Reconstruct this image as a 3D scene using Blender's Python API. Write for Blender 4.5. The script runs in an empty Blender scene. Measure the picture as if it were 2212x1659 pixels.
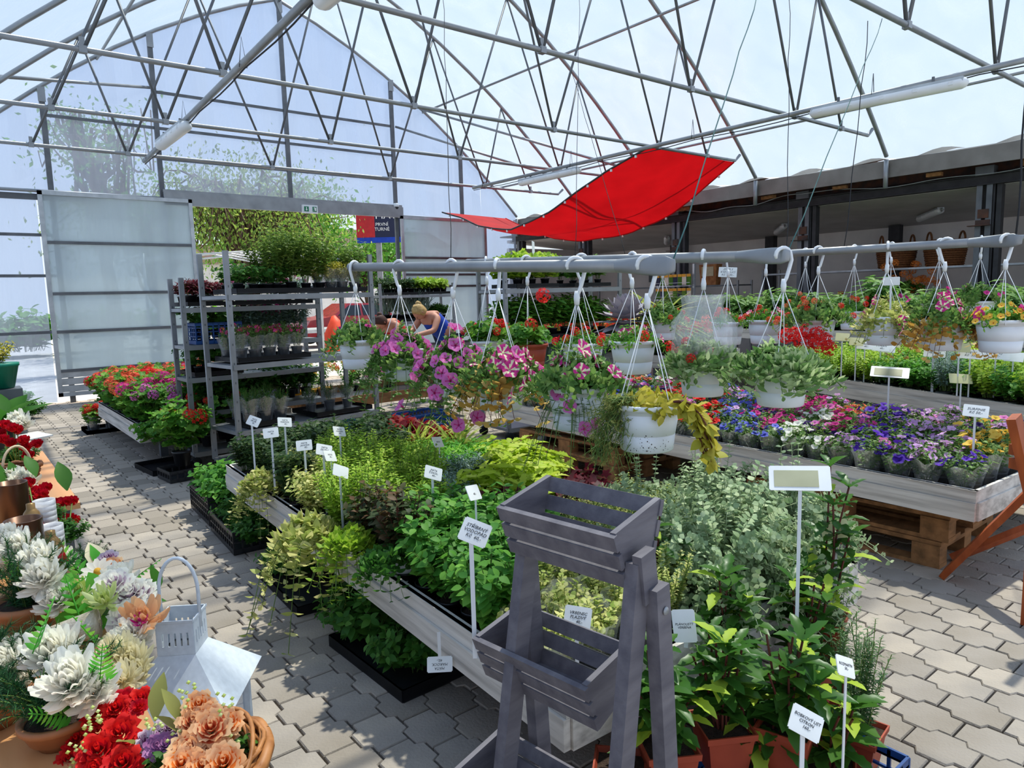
import bpy, math, random
import numpy as np
from mathutils import Vector, Matrix, Euler
sc = bpy.context.scene
COL = sc.collection
R = math.radians
# ---------------------------------------------------------------- camera
F_PX, PITCH, ROLL, YAW, EYE = 1518.0, R(7.14), R(-1.534), R(38.77), 1.5
_fw = Vector((math.sin(YAW)*math.cos(PITCH), math.cos(YAW)*math.cos(PITCH), -math.sin(PITCH)))
_r0 = Vector((math.cos(YAW), -math.sin(YAW), 0)); _u0 = _r0.cross(_fw)
_rt = _r0*math.cos(ROLL) + _u0*math.sin(ROLL); _up = -_r0*math.sin(ROLL) + _u0*math.cos(ROLL)
EYEP = Vector((0, 0, EYE))
cam = bpy.data.objects.new('camera', bpy.data.cameras.new('camera'))
COL.objects.link(cam); sc.camera = cam
cam.matrix_world = Matrix(((_rt.x, _up.x, -_fw.x, 0), (_rt.y, _up.y, -_fw.y, 0), (_rt.z, _up.z, -_fw.z, EYE), (0, 0, 0, 1)))
cam.data.sensor_width = 36; cam.data.lens = F_PX/2212*36; cam.data.clip_end = 500; cam.data.clip_start = .05
# ---------------------------------------------------------------- sky, sun, exposure
w = bpy.data.worlds.new('sky'); sc.world = w; w.use_nodes = True
nt = w.node_tree; nt.nodes.clear()
_tc = nt.nodes.new('ShaderNodeTexCoord'); _sx = nt.nodes.new('ShaderNodeSeparateXYZ'); _cr = nt.nodes.new('ShaderNodeValToRGB')
_bg = nt.nodes.new('ShaderNodeBackground'); _ow = nt.nodes.new('ShaderNodeOutputWorld')
nt.links.new(_tc.outputs['Generated'], _sx.inputs[0]); nt.links.new(_sx.outputs['Z'], _cr.inputs[0])
nt.links.new(_cr.outputs[0], _bg.inputs[0]); nt.links.new(_bg.outputs[0], _ow.inputs[0])
e = _cr.color_ramp.elements; e[0].position = 0.0; e[0].color = (.82, .90, 1, 1); e[1].position = .75; e[1].color = (.50, .68, 1, 1)
_bg.inputs[1].default_value = 0.80
sun = bpy.data.objects.new('sun', bpy.data.lights.new('sun', 'SUN')); COL.objects.link(sun)
sun.data.energy = 5.2; sun.data.angle = R(1.2); sun.data.color = (1, .91, .77)
SUN_DIR = Vector((.52, .20, 1.18)).normalized()
sun.rotation_euler = SUN_DIR.to_track_quat('Z', 'Y').to_euler()
sc.view_settings.view_transform = 'Standard'; sc.view_settings.look = 'None'
sc.view_settings.exposure = 0.5; sc.view_settings.gamma = 1; sc.view_settings.use_curve_mapping = False
cy = sc.cycles; cy.max_bounces = 7; cy.diffuse_bounces = 3; cy.glossy_bounces = 2; cy.transmission_bounces = 4; cy.transparent_max_bounces = 14
cy.caustics_reflective = False; cy.caustics_refractive = False; cy.use_denoising = True

# ---------------------------------------------------------------- helpers
def at(px, py, X=None, Y=None, z=None, d=None):
    """world point on the sight line of a photograph pixel, on a plane of the building or at a depth"""
    v = _fw + _rt*((px-1106)/F_PX) - _up*((py-829.5)/F_PX)
    t = X/v.x if X is not None else Y/v.y if Y is not None else (z-EYE)/v.z if z is not None else d
    return EYEP + v*t
def proj(p):
    q = Vector(p)-EYEP; k = q.dot(_fw)
    if k < .05: return (-9999, -9999, k)
    return (1106+F_PX*q.dot(_rt)/k, 829.5-F_PX*q.dot(_up)/k, k)
MATS = {}
def _lin(c): return tuple((x/12.92 if x <= .04045 else ((x+.055)/1.055)**2.4) for x in c)
def H(s):
    s = s.lstrip('#'); return _lin(tuple(int(s[i:i+2], 16)/255 for i in (0, 2, 4)))
def mat(name, c1, c2=None, rough=.6, metal=0, scale=8, bump=0, kind='noise', trans=0, stretch=None, c3=None, spec=.4, island=False, rnd=0, bscale=None):
    if name in MATS: return MATS[name]
    m = bpy.data.materials.new(name); m.use_nodes = True; n = m.node_tree; N = n.nodes; L = n.links
    b = N['Principled BSDF']; b.inputs['Roughness'].default_value = rough; b.inputs['Metallic'].default_value = metal
    b.inputs['Specular IOR Level'].default_value = spec
    c1 = H(c1) if isinstance(c1, str) else c1; c2 = H(c2) if isinstance(c2, str) else (c2 or c1)
    ramp = N.new('ShaderNodeValToRGB'); ramp.color_ramp.elements[0].color = (*c1, 1); ramp.color_ramp.elements[1].color = (*c2, 1)
    if c3:
        el = ramp.color_ramp.elements.new(.5); el.color = (*(H(c3) if isinstance(c3, str) else c3), 1)
    tc = N.new('ShaderNodeTexCoord'); mp = N.new('ShaderNodeMapping'); L.new(tc.outputs['Object'], mp.inputs[0])
    if stretch: mp.inputs['Scale'].default_value = stretch
    if island:
        g = N.new('ShaderNodeNewGeometry'); src = g.outputs['Random Per Island']
    else:
        t = N.new('ShaderNodeTexNoise'); t.inputs['Scale'].default_value = scale; t.inputs['Detail'].default_value = 5
        L.new(mp.outputs[0], t.inputs[0])
        mr = N.new('ShaderNodeMapRange'); mr.inputs[1].default_value = .3; mr.inputs[2].default_value = .7; L.new(t.outputs[0], mr.inputs[0]); src = mr.outputs[0]
    if rnd:
        oi = N.new('ShaderNodeObjectInfo'); ma = N.new('ShaderNodeMath'); ma.operation = 'MULTIPLY_ADD'; ma.inputs[1].default_value = rnd
        L.new(oi.outputs['Random'], ma.inputs[0]); m2 = N.new('ShaderNodeMath'); m2.operation = 'MULTIPLY'; m2.inputs[1].default_value = 1-rnd
        L.new(src, m2.inputs[0]); L.new(m2.outputs[0], ma.inputs[2]); src = ma.outputs[0]
    L.new(src, ramp.inputs[0]); L.new(ramp.outputs[0], b.inputs['Base Color'])
    if bump:
        t2 = N.new('ShaderNodeTexNoise'); t2.inputs['Scale'].default_value = bscale or scale*4; L.new(mp.outputs[0], t2.inputs[0])
        bp = N.new('ShaderNodeBump'); bp.inputs['Strength'].default_value = bump; bp.inputs['Distance'].default_value = .01
        L.new(t2.outputs[0], bp.inputs['Height']); L.new(bp.outputs[0], b.inputs['Normal'])
    if trans:
        tr = N.new('ShaderNodeBsdfTranslucent'); L.new(ramp.outputs[0], tr.inputs[0])
        mx = N.new('ShaderNodeMixShader'); mx.inputs[0].default_value = trans
        L.new(b.outputs[0], mx.inputs[1]); L.new(tr.outputs[0], mx.inputs[2]); L.new(mx.outputs[0], N['Material Output'].inputs[0])
    MATS[name] = m; return m
def leafm(name, c1, c2, c3=None, tr=.45, rough=.55): return mat(name, c1, c2, c3=c3, rough=rough, trans=tr, island=True, rnd=.15, spec=.3)
def film(name, clear, tint, body, rough=.3, streak=6, gloss=.06, glosscol=(1, 1, 1)):
    """plastic sheeting: mostly see-through, part scattering, a little sheen"""
    m = bpy.data.materials.new(name); m.use_nodes = True; n = m.node_tree; N = n.nodes; L = n.links; N.clear()
    o = N.new('ShaderNodeOutputMaterial'); tp = N.new('ShaderNodeBsdfTransparent'); tp.inputs[0].default_value = (*tint, 1)
    tl = N.new('ShaderNodeBsdfTranslucent'); tl.inputs[0].default_value = (*body, 1); df = N.new('ShaderNodeBsdfDiffuse'); df.inputs[0].default_value = (*body, 1)
    gl = N.new('ShaderNodeBsdfGlossy'); gl.inputs['Roughness'].default_value = rough; gl.inputs[0].default_value = (*glosscol, 1)
    s1 = N.new('ShaderNodeMixShader'); s1.inputs[0].default_value = .35; L.new(tl.outputs[0], s1.inputs[1]); L.new(df.outputs[0], s1.inputs[2])
    s2 = N.new('ShaderNodeMixShader'); L.new(tp.outputs[0], s2.inputs[1]); L.new(s1.outputs[0], s2.inputs[2])
    s3 = N.new('ShaderNodeMixShader'); s3.inputs[0].default_value = gloss; L.new(s2.outputs[0], s3.inputs[1]); L.new(gl.outputs[0], s3.inputs[2]); L.new(s3.outputs[0], o.inputs[0])
    tc = N.new('ShaderNodeTexCoord'); mp = N.new('ShaderNodeMapping'); mp.inputs['Scale'].default_value = (1, 1, .18); L.new(tc.outputs['Object'], mp.inputs[0])
    t = N.new('ShaderNodeTexNoise'); t.inputs['Scale'].default_value = streak; t.inputs['Detail'].default_value = 6; t.inputs['Distortion'].default_value = .6; L.new(mp.outputs[0], t.inputs[0])
    mr = N.new('ShaderNodeMapRange'); mr.inputs[1].default_value = .3; mr.inputs[2].default_value = .75
    mr.inputs[3].default_value = (1-clear)*.75; mr.inputs[4].default_value = min(1, (1-clear)*1.45); L.new(t.outputs[0], mr.inputs[0]); L.new(mr.outputs[0], s2.inputs[0])
    bp = N.new('ShaderNodeBump'); bp.inputs['Strength'].default_value = .5; bp.inputs['Distance'].default_value = .02; L.new(t.outputs[0], bp.inputs['Height']); L.new(bp.outputs[0], gl.inputs['Normal'])
    MATS[name] = m; return m

class G:
    """collects shapes into one mesh"""
    def __init__(s): s.v = []; s.f = []; s.m = []; s.n = 0; s.sm = []
    def add(s, V, F, m=0, smooth=False):
        V = np.asarray(V, float).reshape(-1, 3); k = s.n
        s.v.append(V); s.f.extend([tuple(i+k for i in f) for f in F]); s.n += len(V)
        s.m.extend([m]*len(F) if isinstance(m, int) else m); s.sm.extend([smooth]*len(F)); return s
    def box(s, c, d, m=0, rot=None, taper=None):
        x, y, z = d[0]/2, d[1]/2, d[2]/2
        V = np.array([(-x,-y,-z),(x,-y,-z),(x,y,-z),(-x,y,-z),(-x,-y,z),(x,-y,z),(x,y,z),(-x,y,z)], float)
        if taper: V[:4, :2] *= taper
        if rot is not None:
            V = V @ np.array(rot.to_matrix() if isinstance(rot, Euler) else rot).T
        return s.add(V+np.array(c, float), [(0,3,2,1),(4,5,6,7),(0,1,5,4),(1,2,6,5),(2,3,7,6),(3,0,4,7)], m)
    def beam(s, a, b, w, h, m=0, up=(0, 0, 1)):
        a = Vector(a); b = Vector(b); d = (b-a); L = d.length; d.normalize(); sd = d.cross(Vector(up)).normalized(); u = sd.cross(d)
        M = Matrix((sd, d, u)).transposed(); return s.box((a+b)/2, (w, L, h), m, M)
    def tube(s, pts, r, n=8, m=0, cap=True):
        pts = [Vector(p) for p in pts]; rs = r if isinstance(r, (list, tuple)) else [r]*len(pts)
        V = []; F = []; pu = None
        for i, p in enumerate(pts):
            t = (pts[min(i+1, len(pts)-1)]-pts[max(i-1, 0)]).normalized()
            if pu is None:
                pu = t.orthogonal().normalized()
            pu = (pu-t*pu.dot(t)).normalized(); q = t.cross(pu)
            for k in range(n):
                a = 2*math.pi*k/n; V.append(p+(pu*math.cos(a)+q*math.sin(a))*rs[i])
        for i in range(len(pts)-1):
            for k in range(n): F.append((i*n+k, i*n+(k+1) % n, (i+1)*n+(k+1) % n, (i+1)*n+k))
        if cap: F.append(tuple(range(n-1, -1, -1))); F.append(tuple(range((len(pts)-1)*n, len(pts)*n)))
        return s.add([tuple(v) for v in V], F, m, True)
    def lathe(s, prof, n=20, m=0, c=(0, 0, 0), sq=0, cap0=True, cap1=False):
        V = []; F = []
        for r, z in prof:
            for k in range(n):
                a = 2*math.pi*(k+.5*bool(sq))/n; V.append((c[0]+r*math.cos(a), c[1]+r*math.sin(a), c[2]+z))
        for i in range(len(prof)-1):
            for k in range(n): F.append((i*n+k, i*n+(k+1) % n, (i+1)*n+(k+1) % n, (i+1)*n+k))
        if cap0: F.append(tuple(range(n-1, -1, -1)))
        if cap1: F.append(tuple(range((len(prof)-1)*n, len(prof)*n)))
        return s.add(V, F, m, n > 6)
    def scat(s, T, P, D, U, S, W=1.0, m=0):
        """many copies of a template (V, F): placed at P, pointing along D, face towards U, scaled S (and width W)"""
        TV, TF = T; P = np.asarray(P, float); n = len(P)
        if n == 0: return s
        D = np.asarray(D, float); D = D/np.maximum(1e-9, np.linalg.norm(D, axis=1))[:, None]
        U = np.asarray(U, float); SD = np.cross(D, U); ln = np.linalg.norm(SD, axis=1); bad = ln < 1e-4; SD[bad] = np.cross(D[bad], [1, .3, .2]); SD /= np.linalg.norm(SD, axis=1)[:, None]
        UU = np.cross(SD, D); S = np.broadcast_to(np.asarray(S, float), (n,)); W = np.broadcast_to(np.asarray(W, float), (n,))
        V = P[:, None, :] + (TV[None, :, 0, None]*W[:, None, None]*SD[:, None, :] + TV[None, :, 1, None]*D[:, None, :] + TV[None, :, 2, None]*UU[:, None, :])*S[:, None, None]
        k = len(TV); F = []
        off = s.n
        for i in range(n):
            o = off+i*k; F.extend([tuple(j+o for j in f) for f in TF])
        s.v.append(V.reshape(-1, 3)); s.n += n*k; s.f.extend(F)
        if isinstance(m, (list, tuple)): s.m.extend(list(m)*n)
        else: s.m.extend([m]*len(F))
        s.sm.extend([True]*len(F)); return s
    def mesh(s, name, mats):
        me = bpy.data.meshes.new(name); V = np.concatenate(s.v) if s.v else np.zeros((0, 3))
        me.from_pydata(V.tolist(), [], s.f)
        for x in (mats if isinstance(mats, (list, tuple)) else [mats]): me.materials.append(MATS[x] if isinstance(x, str) else x)
        me.polygons.foreach_set('material_index', np.array(s.m, dtype=np.int32)); me.polygons.foreach_set('use_smooth', np.array(s.sm, dtype=bool)); me.update(); return me
    def obj(s, name, mats, parent=None, **kw):
        return link(name, s.mesh(name, mats), parent, **kw)
def link(name, data, parent=None, loc=None, rot=None, scale=None, label=None, mw=None):
    o = bpy.data.objects.new(name, data); COL.objects.link(o)
    if parent is not None: o.parent = parent
    if mw is not None: o.matrix_local = mw
    if loc is not None: o.location = loc
    if rot is not None: o.rotation_euler = rot
    if scale is not None: o.scale = (scale,)*3 if isinstance(scale, (int, float)) else scale
    if label: o['label'] = label
    return o
def tag(o, label, cat, group=None, kind=None):
    o['label'] = label
    if cat: o['category'] = cat
    if group: o['group'] = group
    if kind: o['kind'] = kind
    return o
def thing(name, label, cat, loc=(0, 0, 0), rz=0, group=None, scale=1, rot=None):
    o = bpy.data.objects.new(name, None); COL.objects.link(o); o.location = loc; o.rotation_euler = rot or (0, 0, rz); o.scale = (scale,)*3
    o.empty_display_size = .05; return tag(o, label, cat, group)
def struct(name, label, loc=(0, 0, 0)):
    o = bpy.data.objects.new(name, None); COL.objects.link(o); o.location = loc; o['kind'] = 'structure'; o['label'] = label; return o
def put(proto, name, label, cat, loc, rz=0, scale=1, group=None, rot=None, extra=None):
    """one thing from shared part meshes; proto = [(part name, mesh, [(sub name, mesh)])]"""
    t = thing(name, label, cat, loc, rz, group, scale, rot)
    for p in proto:
        o = link(p[0], p[1], t)
        for q in (p[2] if len(p) > 2 else []): link(q[0], q[1], o)
    for nm, me, mw in (extra or []): link(nm, me, t, mw=mw)
    return t
rg = np.random.RandomState(7)
rnd = random.Random(5)
def U(a, b): return rnd.uniform(a, b)
# ---------------------------------------------------------------- materials
mat('galv', '#9a9da0', '#84878a', rough=.42, metal=.5, scale=5, bump=.05)
mat('gutter', '#85807a', '#6e6862', rough=.5, metal=.2, scale=3)
mat('galv_dark', '#6f7276', '#5a5d61', rough=.5, metal=.45, scale=5)
mat('alu', '#c3c8cc', '#a4aaae', rough=.4, metal=.55, scale=6)
mat('rust', '#5f3c2c', '#35302f', rough=.8, scale=9, bump=.2)
mat('steel_black', '#262628', '#39383b', rough=.65, scale=7)
mat('white_plastic', '#eceeef', '#dcdfe2', rough=.35, scale=3, spec=.5)
mat('white_pot', '#e9ecef', '#d7dbe0', rough=.4, scale=5, spec=.5, rnd=.3)
mat('black_plastic', '#141519', '#1f2024', rough=.4, scale=9, spec=.5)
mat('blue_plastic', '#1f4f8f', '#163c74', rough=.45, scale=6)
mat('cyan_plastic', '#2ea7c4', '#2290ad', rough=.45, scale=6)
mat('green_plastic', '#16886e', '#0f6c58', rough=.45, scale=6)
mat('terracotta', '#a9472c', '#8b3620', rough=.6, scale=8)
mat('clay_bowl', '#a86f45', '#8d5934', rough=.55, scale=10)
mat('soil', '#2b1e16', '#46352a', rough=.95, scale=60, bump=.8)
mat('table_board', '#e0dbd2', '#a39d95', rough=.7, scale=5, stretch=(3, .35, 6), bump=.15, c3='#cdc7be')
mat('pallet', '#a7764a', '#71502f', rough=.8, scale=7, stretch=(1, 3, 3), bump=.25)
mat('grey_wood', '#716d72', '#55525a', rough=.6, scale=9, stretch=(.5, 3, 3), bump=.12)
mat('orange_wood', '#b3592a', '#8d3f1b', rough=.55, scale=7, stretch=(3, 3, .4), bump=.1)
mat('laminate', '#dca36d', '#c98b54', rough=.4, scale=4, stretch=(4, .4, 1))
mat('paver', '#b5a898', '#857b6e', rough=.85, scale=3.5, rnd=.55, bump=.35, bscale=90, c3='#978e84')
mat('paver_field', '#aea192', '#877d70', rough=.85, island=True, bump=.35, scale=3, bscale=90)
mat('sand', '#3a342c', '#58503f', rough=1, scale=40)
mat('asphalt', '#c9c6c0', '#b3b0aa', rough=.9, scale=2)
mat('red_cloth', '#d60f17', '#bf0a12', rough=.75, trans=.4, scale=2)
mat('rope', '#2b2b2e', '#202022', rough=.8)
mat('twine', '#3f6b6a', '#2d5453', rough=.8)
mat('wall_paint', '#eae4e0', '#d6d0cd', rough=.9, scale=2)
mat('ceil_paint', '#d2cdca', '#bcb7b4', rough=.9, scale=2)
mat('dark_void', '#1a1615', '#2d211c', rough=.9, scale=3)
mat('wicker', '#8c5a33', '#5a3319', rough=.7, scale=30, bump=.5)
mat('wicker_light', '#b57a45', '#8a5527', rough=.55, scale=30)
mat('stem_green', '#6f8a3e', '#4f6b2c', rough=.6)
mat('stem_pale', '#b4c096', '#95a47a', rough=.6)
mat('stem_red', '#6a3128', '#4b241c', rough=.6)
mat('stem_brown', '#5a4634', '#3b2d20', rough=.8)
mat('ink', '#15161a', rough=.6)
mat('tag_white', '#f0f1ee', '#e3e4e1', rough=.4)
mat('tag_yellow', '#dcd7a5', '#cbc690', rough=.4)
mat('tag_screen', '#b9b795', '#a8a685', rough=.3)
mat('lantern_white', '#d3dae0', '#c3cad0', rough=.35, scale=60, spec=.5)
mat('brown_metal', '#5b4030', '#46301f', rough=.3, metal=.5)
mat('gold', '#9a7a4d', '#7b5e36', rough=.35, metal=.6)
mat('red_glass', '#b3101b', '#860812', rough=.12, trans=.3)
mat('skin', '#c98f76', '#b97d65', rough=.6); mat('hair_blond', '#c9a86e', '#9b7a45', rough=.6, scale=30)
mat('blue_shirt', '#1d47b5', '#1a3d9c', rough=.8); mat('red_shirt', '#c8141e', '#a90f17', rough=.8); mat('denim', '#2b3850', '#222c40', rough=.85); mat('hair_dark', '#4a2a20', '#38201a', rough=.7)
mat('car_red', '#a02430', '#8c1c28', rough=.25, spec=.6); mat('glass_dark', '#202830', rough=.1); mat('rubber', '#141414', rough=.8)
mat('sign_green', '#1f7a55', rough=.5); mat('billboard', '#c4282c', '#a81f28', rough=.6); mat('navy', '#1c2340', rough=.6)
mat('beige', '#d9c6a5', '#c8b592', rough=.7, scale=20); mat('paper_orange', '#c98a52', '#8b4c2e', rough=.7, scale=9)
mat('yellow', '#e2a92c', '#c9921f', rough=.5); mat('orange_bag', '#e8481b', '#d13b12', rough=.6, scale=6)
mat('stone_fig', '#d9cdb8', '#b9a88c', rough=.7, scale=50, bump=.4)
mat('brickwall', '#8d6a55', '#a58069', rough=.9)
film('roof_film', .80, (.80, .88, .93), (.66, .73, .79), streak=2.2, gloss=.05)
film('wall_film', .62, (.62, .72, .88), (.50, .58, .72), streak=2.5, gloss=.07, rough=.22)
film('polycarb', .30, (.68, .76, .80), (.60, .68, .72), streak=1.2, gloss=.05)
film('sleeve', .86, (.97, .98, 1), (.9, .93, .95), streak=30, gloss=.12, rough=.12)
# foliage
leafm('lf_mint', '#2f5a24', '#5d8f35', '#437a2c'); leafm('lf_mint2', '#3f7d2c', '#7fb544', '#5b9a38')
leafm('lf_dark', '#2a4526', '#5d6f3a', '#3b5a2c'); leafm('lf_lime', '#a9c52e', '#d9e06a', '#bcd43c')
leafm('lf_bright', '#86b02e', '#c2d455', '#a0c23a'); leafm('lf_varieg', '#8fa84a', '#efe6a0', '#c3c871')
leafm('lf_silver', '#7f9a6a', '#c9d6aa', '#9db387', tr=.35); leafm('lf_wg', '#4f7a3a', '#cfdca8', '#7ea05c'); leafm('lf_sblue', '#6d8a80', '#a9bfae', '#86a093', tr=.3)
leafm('lf_purple', '#3a0f1a', '#8c3a44', '#5a1a28'); leafm('lf_choc', '#36452a', '#7b5238', '#4a5a30')
leafm('lf_dry', '#c58f3a', '#ead08a', '#d9ad58'); leafm('lf_yelgr', '#a8a632', '#dccb5f', '#c0b545')
leafm('lf_geran', '#3f7a2b', '#8fbb46', '#5f9a36'); leafm('lf_petunia', '#4a7535', '#9db763', '#6a9247')
leafm('lf_grass', '#4f9a2c', '#a8d250', '#6fbb3a'); leafm('lf_laurel', '#24501f', '#6f9636', '#3a6a28', rough=.35)
leafm('lf_tom', '#4c7a3a', '#96b860', '#6b9a4c'); leafm('lf_fir', '#12371c', '#2f6b35', '#1c4a26', tr=.1); leafm('lf_fern', '#3b9a2f', '#8ed04d', '#58b63a')
leafm('lf_red', '#a31a1f', '#d9473a', '#7b1620'); leafm('lf_tree', '#4f7330', '#b4c65e', '#7c9a40'); leafm('lf_strap', '#7fa032', '#dcd87a', '#b5c254')
leafm('lf_rosem', '#3f6338', '#86a268', '#5b8050'); leafm('lf_olive', '#77823e', '#b9b56a', '#969a52')
def petm(n, a, b, tr=.35): return mat(n, a, b, rough=.6, trans=tr, island=True, rnd=.1, spec=.2)
petm('pt_magenta', '#c21577', '#e2469c'); petm('pt_pink', '#d251a8', '#e98acb'); petm('pt_dark', '#4a0c3a', '#6a1150'); petm('pt_cream', '#f0e6b8', '#fbf3d2')
petm('pt_red', '#d3121a', '#f0322a'); petm('pt_dred', '#a80a20', '#d41a30'); petm('pt_salmon', '#ee5a35', '#ff8460'); petm('pt_white', '#fbf7e8', '#fffdf2', .45)
petm('pt_purple', '#3b1c8c', '#6a3bc0'); petm('pt_violet', '#25104a', '#3d1c6a'); petm('pt_lilac', '#c58fd0', '#e3b7e2'); petm('pt_blue', '#4a4fc0', '#7c84dd')
petm('pt_orange', '#ea7a2c', '#f9a14f'); petm('pt_peach', '#f3b27a', '#f9cf9f'); petm('pt_rosesal', '#d8603a', '#ee8a5c'); petm('pt_yellow', '#e5a92e', '#f6cf5a'); petm('pt_lavrose', '#cfb7c9', '#e8d8e0'); petm('pt_mauve', '#9c5f93', '#c58ab8')
petm('pt_green', '#c8d86a', '#e6edb0')
# ---------------------------------------------------------------- leaf and flower templates (unit length along +y)
def leaf_t(ws, fold=.18, droop=.25, n=None):
    """ws: half widths at stations along the length"""
    k = len(ws); V = []; F = []
    for i, wd in enumerate(ws):
        y = i/(k-1); z = -droop*y*y
        V += [(-wd, y, z+fold*wd), (0, y, z), (wd, y, z+fold*wd)]
    for i in range(k-1):
        a = i*3; F += [(a, a+1, a+4, a+3), (a+1, a+2, a+5, a+4)]
    return np.array(V, float), F
def diam(wd, droop=.15): return np.array([(0, 0, 0), (-wd, .5, .02), (0, 1, -droop), (wd, .5, .02), (0, .5, -.06)], float), [(0, 4, 1), (1, 4, 2), (2, 4, 3), (3, 4, 0)]
T_OVAL = leaf_t([.02, .26, .3, .2, .01]); T_MINI = diam(.34); T_NARROW = leaf_t([.02, .12, .11, .01], droop=.3); T_ROUND = leaf_t([.05, .4, .46, .3, .04], fold=.1)
T_NEEDLE = (np.array([(-.04, 0, 0), (.04, 0, 0), (0, 1, 0)], float), [(0, 1, 2)]); T_STRAP = leaf_t([.03, .04, .045, .035, .004], droop=.75, fold=.5)
T_LAUREL = leaf_t([.02, .12, .2, .23, .2, .12, .01], droop=.2, fold=.3)
def _ser():
    V, F = leaf_t([.02, .17, .12, .22, .15, .22, .14, .16, .08, .01], droop=.22, fold=.35); return V, F
T_SERR = _ser()
def _lobed(n=9, cup=.15, serr=.18):
    V = [(0, .45, -cup)]; F = []
    for i in range(n*2):
        a = -math.pi/2+2*math.pi*(i+.5)/(n*2); r = .5*(1 if i % 2 else 1-serr)
        V.append((r*math.cos(a), .45+r*math.sin(a), cup*.6*math.sin(i*1.7)))
    for i in range(n*2): F.append((0, 1+i, 1+(i+1) % (n*2)))
    return np.array(V, float), F
T_GER = _lobed(); T_IVY = _lobed(5, .05, .38)
def ring_fl(n, r0, r1, z0, z1, wf=.9, steps=2, curl=.0):
    """petals round the +y axis: V with y = axis"""
    V = []; F = []
    for i in range(n):
        a = 2*math.pi*i/n; hw = math.pi/n*wf; b = len(V)
        V.append((r0*math.cos(a), z0, r0*math.sin(a)))
        V += [((r0+(r1-r0)*.6)*math.cos(a-hw), z0+(z1-z0)*.6, (r0+(r1-r0)*.6)*math.sin(a-hw)), ((r0+(r1-r0)*.6)*math.cos(a+hw), z0+(z1-z0)*.6, (r0+(r1-r0)*.6)*math.sin(a+hw))]
        V.append((r1*math.cos(a), z1-curl, r1*math.sin(a)))
        F += [(b, b+1, b+3), (b, b+3, b+2)]
    return np.array(V, float), F
def petunia_t(lobes=5, seg=20, wav=.1):
    V = []; F = []; M = []
    rings = [(.07, -.55), (.16, -.12), (.6, .08), (1., .12)]
    for j, (r, y) in enumerate(rings):
        for k in range(seg):
            a = 2*math.pi*k/seg; rr = r*(1-wav*(1-abs(math.cos(a*lobes/2)))*(j/3)**2*1.6); yy = y+(.07*math.sin(a*lobes) if j == 3 else 0)
            V.append((rr*math.cos(a), yy, rr*math.sin(a)))
    for j in range(3):
        for k in range(seg):
            F.append((j*seg+k, j*seg+(k+1) % seg, (j+1)*seg+(k+1) % seg, (j+1)*seg+k))
            M.append((j, k))
    return np.array(V, float), F, M
PV, PF, PM = petunia_t()
def petunia_mesh(name, cols, style='plain', r=.032):
    g = G(); ms = []
    for j, k in PM:
        if j == 0: ms.append(1)
        elif style == 'star': ms.append(2 if (k % 4 in (0,)) or (j == 1 and k % 4 == 3) else 0)
        elif style == 'bicol': ms.append(2 if k % 4 in (0, 1) else 0)
        elif style == 'vein': ms.append(1 if (j == 1 and k % 4 == 0) else 0)
        else: ms.append(0)
    g.add(PV*r, PF, ms, True); return g.mesh(name, cols)
def cluster_t(nf=26, seed=1, fr=.3):
    """ball of small five-petalled florets, unit radius, +y up"""
    r = np.random.RandomState(seed); g = G()
    T = ring_fl(5, .0, 1, 0, .15, .85)
    i = np.arange(nf); ph = i*2.39996; zz = 1-1.5*(i+.5)/nf; rr = np.sqrt(1-zz*zz)
    N = np.stack([rr*np.cos(ph), zz, rr*np.sin(ph)], 1)
    g.scat(T, N*.85, N, r.randn(nf, 3), fr*(1+.2*r.randn(nf))); return np.concatenate(g.v), g.f
T_CLUST = cluster_t(); T_CLUST_S = cluster_t(9, 2, .5)
def mum_mesh(name, ms, r=.045, seed=0, n=(10, 13, 15, 16, 14), wd=.17):
    g = G(); rr = np.random.RandomState(seed); T = leaf_t([.1, .75*wd, wd, .85*wd, .35*wd], fold=-.5, droop=-.35); K = len(n)
    for k, cnt in enumerate(n):
        el = R(84-(96/K)*k); a = np.arange(cnt)*2*math.pi/cnt+rr.rand()*6; a = a+rr.randn(cnt)*.12
        D = np.stack([np.cos(a)*math.cos(el), np.sin(a)*math.cos(el), np.full(cnt, math.sin(el))], 1)+rr.randn(cnt, 3)*.1
        g.scat(T, D*r*.12+np.array([0, 0, -.06*r*k]), D, np.tile([0, 0, 1.], (cnt, 1))-D*.5, r*(.6+.4*k/K)*(1+.12*rr.randn(cnt)))
    return g.mesh(name, ms)
def rose_mesh(name, ms, r=.035, seed=0, edge=False, open_=1.):
    g = G(); rr = np.random.RandomState(seed)
    for k in range(5):
        cnt = 3+k; rad = r*(.16+.2*k)
        for i in range(cnt):
            a0 = 2*math.pi*i/cnt+k*.9+rr.rand()*.3; hw = math.pi/cnt*1.25; V = []; F = []; mi = []
            for u in range(5):
                for v in range(4):
                    t = v/3; a = a0+hw*(u/4*2-1)*(.55+.45*math.sin(math.pi*min(1, t*.9+.1)))
                    ra = rad*(.45+.55*t**.7)+r*.14*open_*k/4*t*t*2.2*(1+.3*math.sin(u*2.1+k+i)); z = -r*.5+r*(1.25-.17*k*open_)*t-(.1*r*k/2*open_ if v == 3 else 0)+.05*r*rr.randn()
                    V.append((ra*math.cos(a), ra*math.sin(a), z))
            for u in range(4):
                for v in range(3): F.append((u*4+v, (u+1)*4+v, (u+1)*4+v+1, u*4+v+1)); mi.append(1 if (edge and v == 2) else 0)
            g.add(V, F, mi, True)
    return g.mesh(name, ms)
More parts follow.
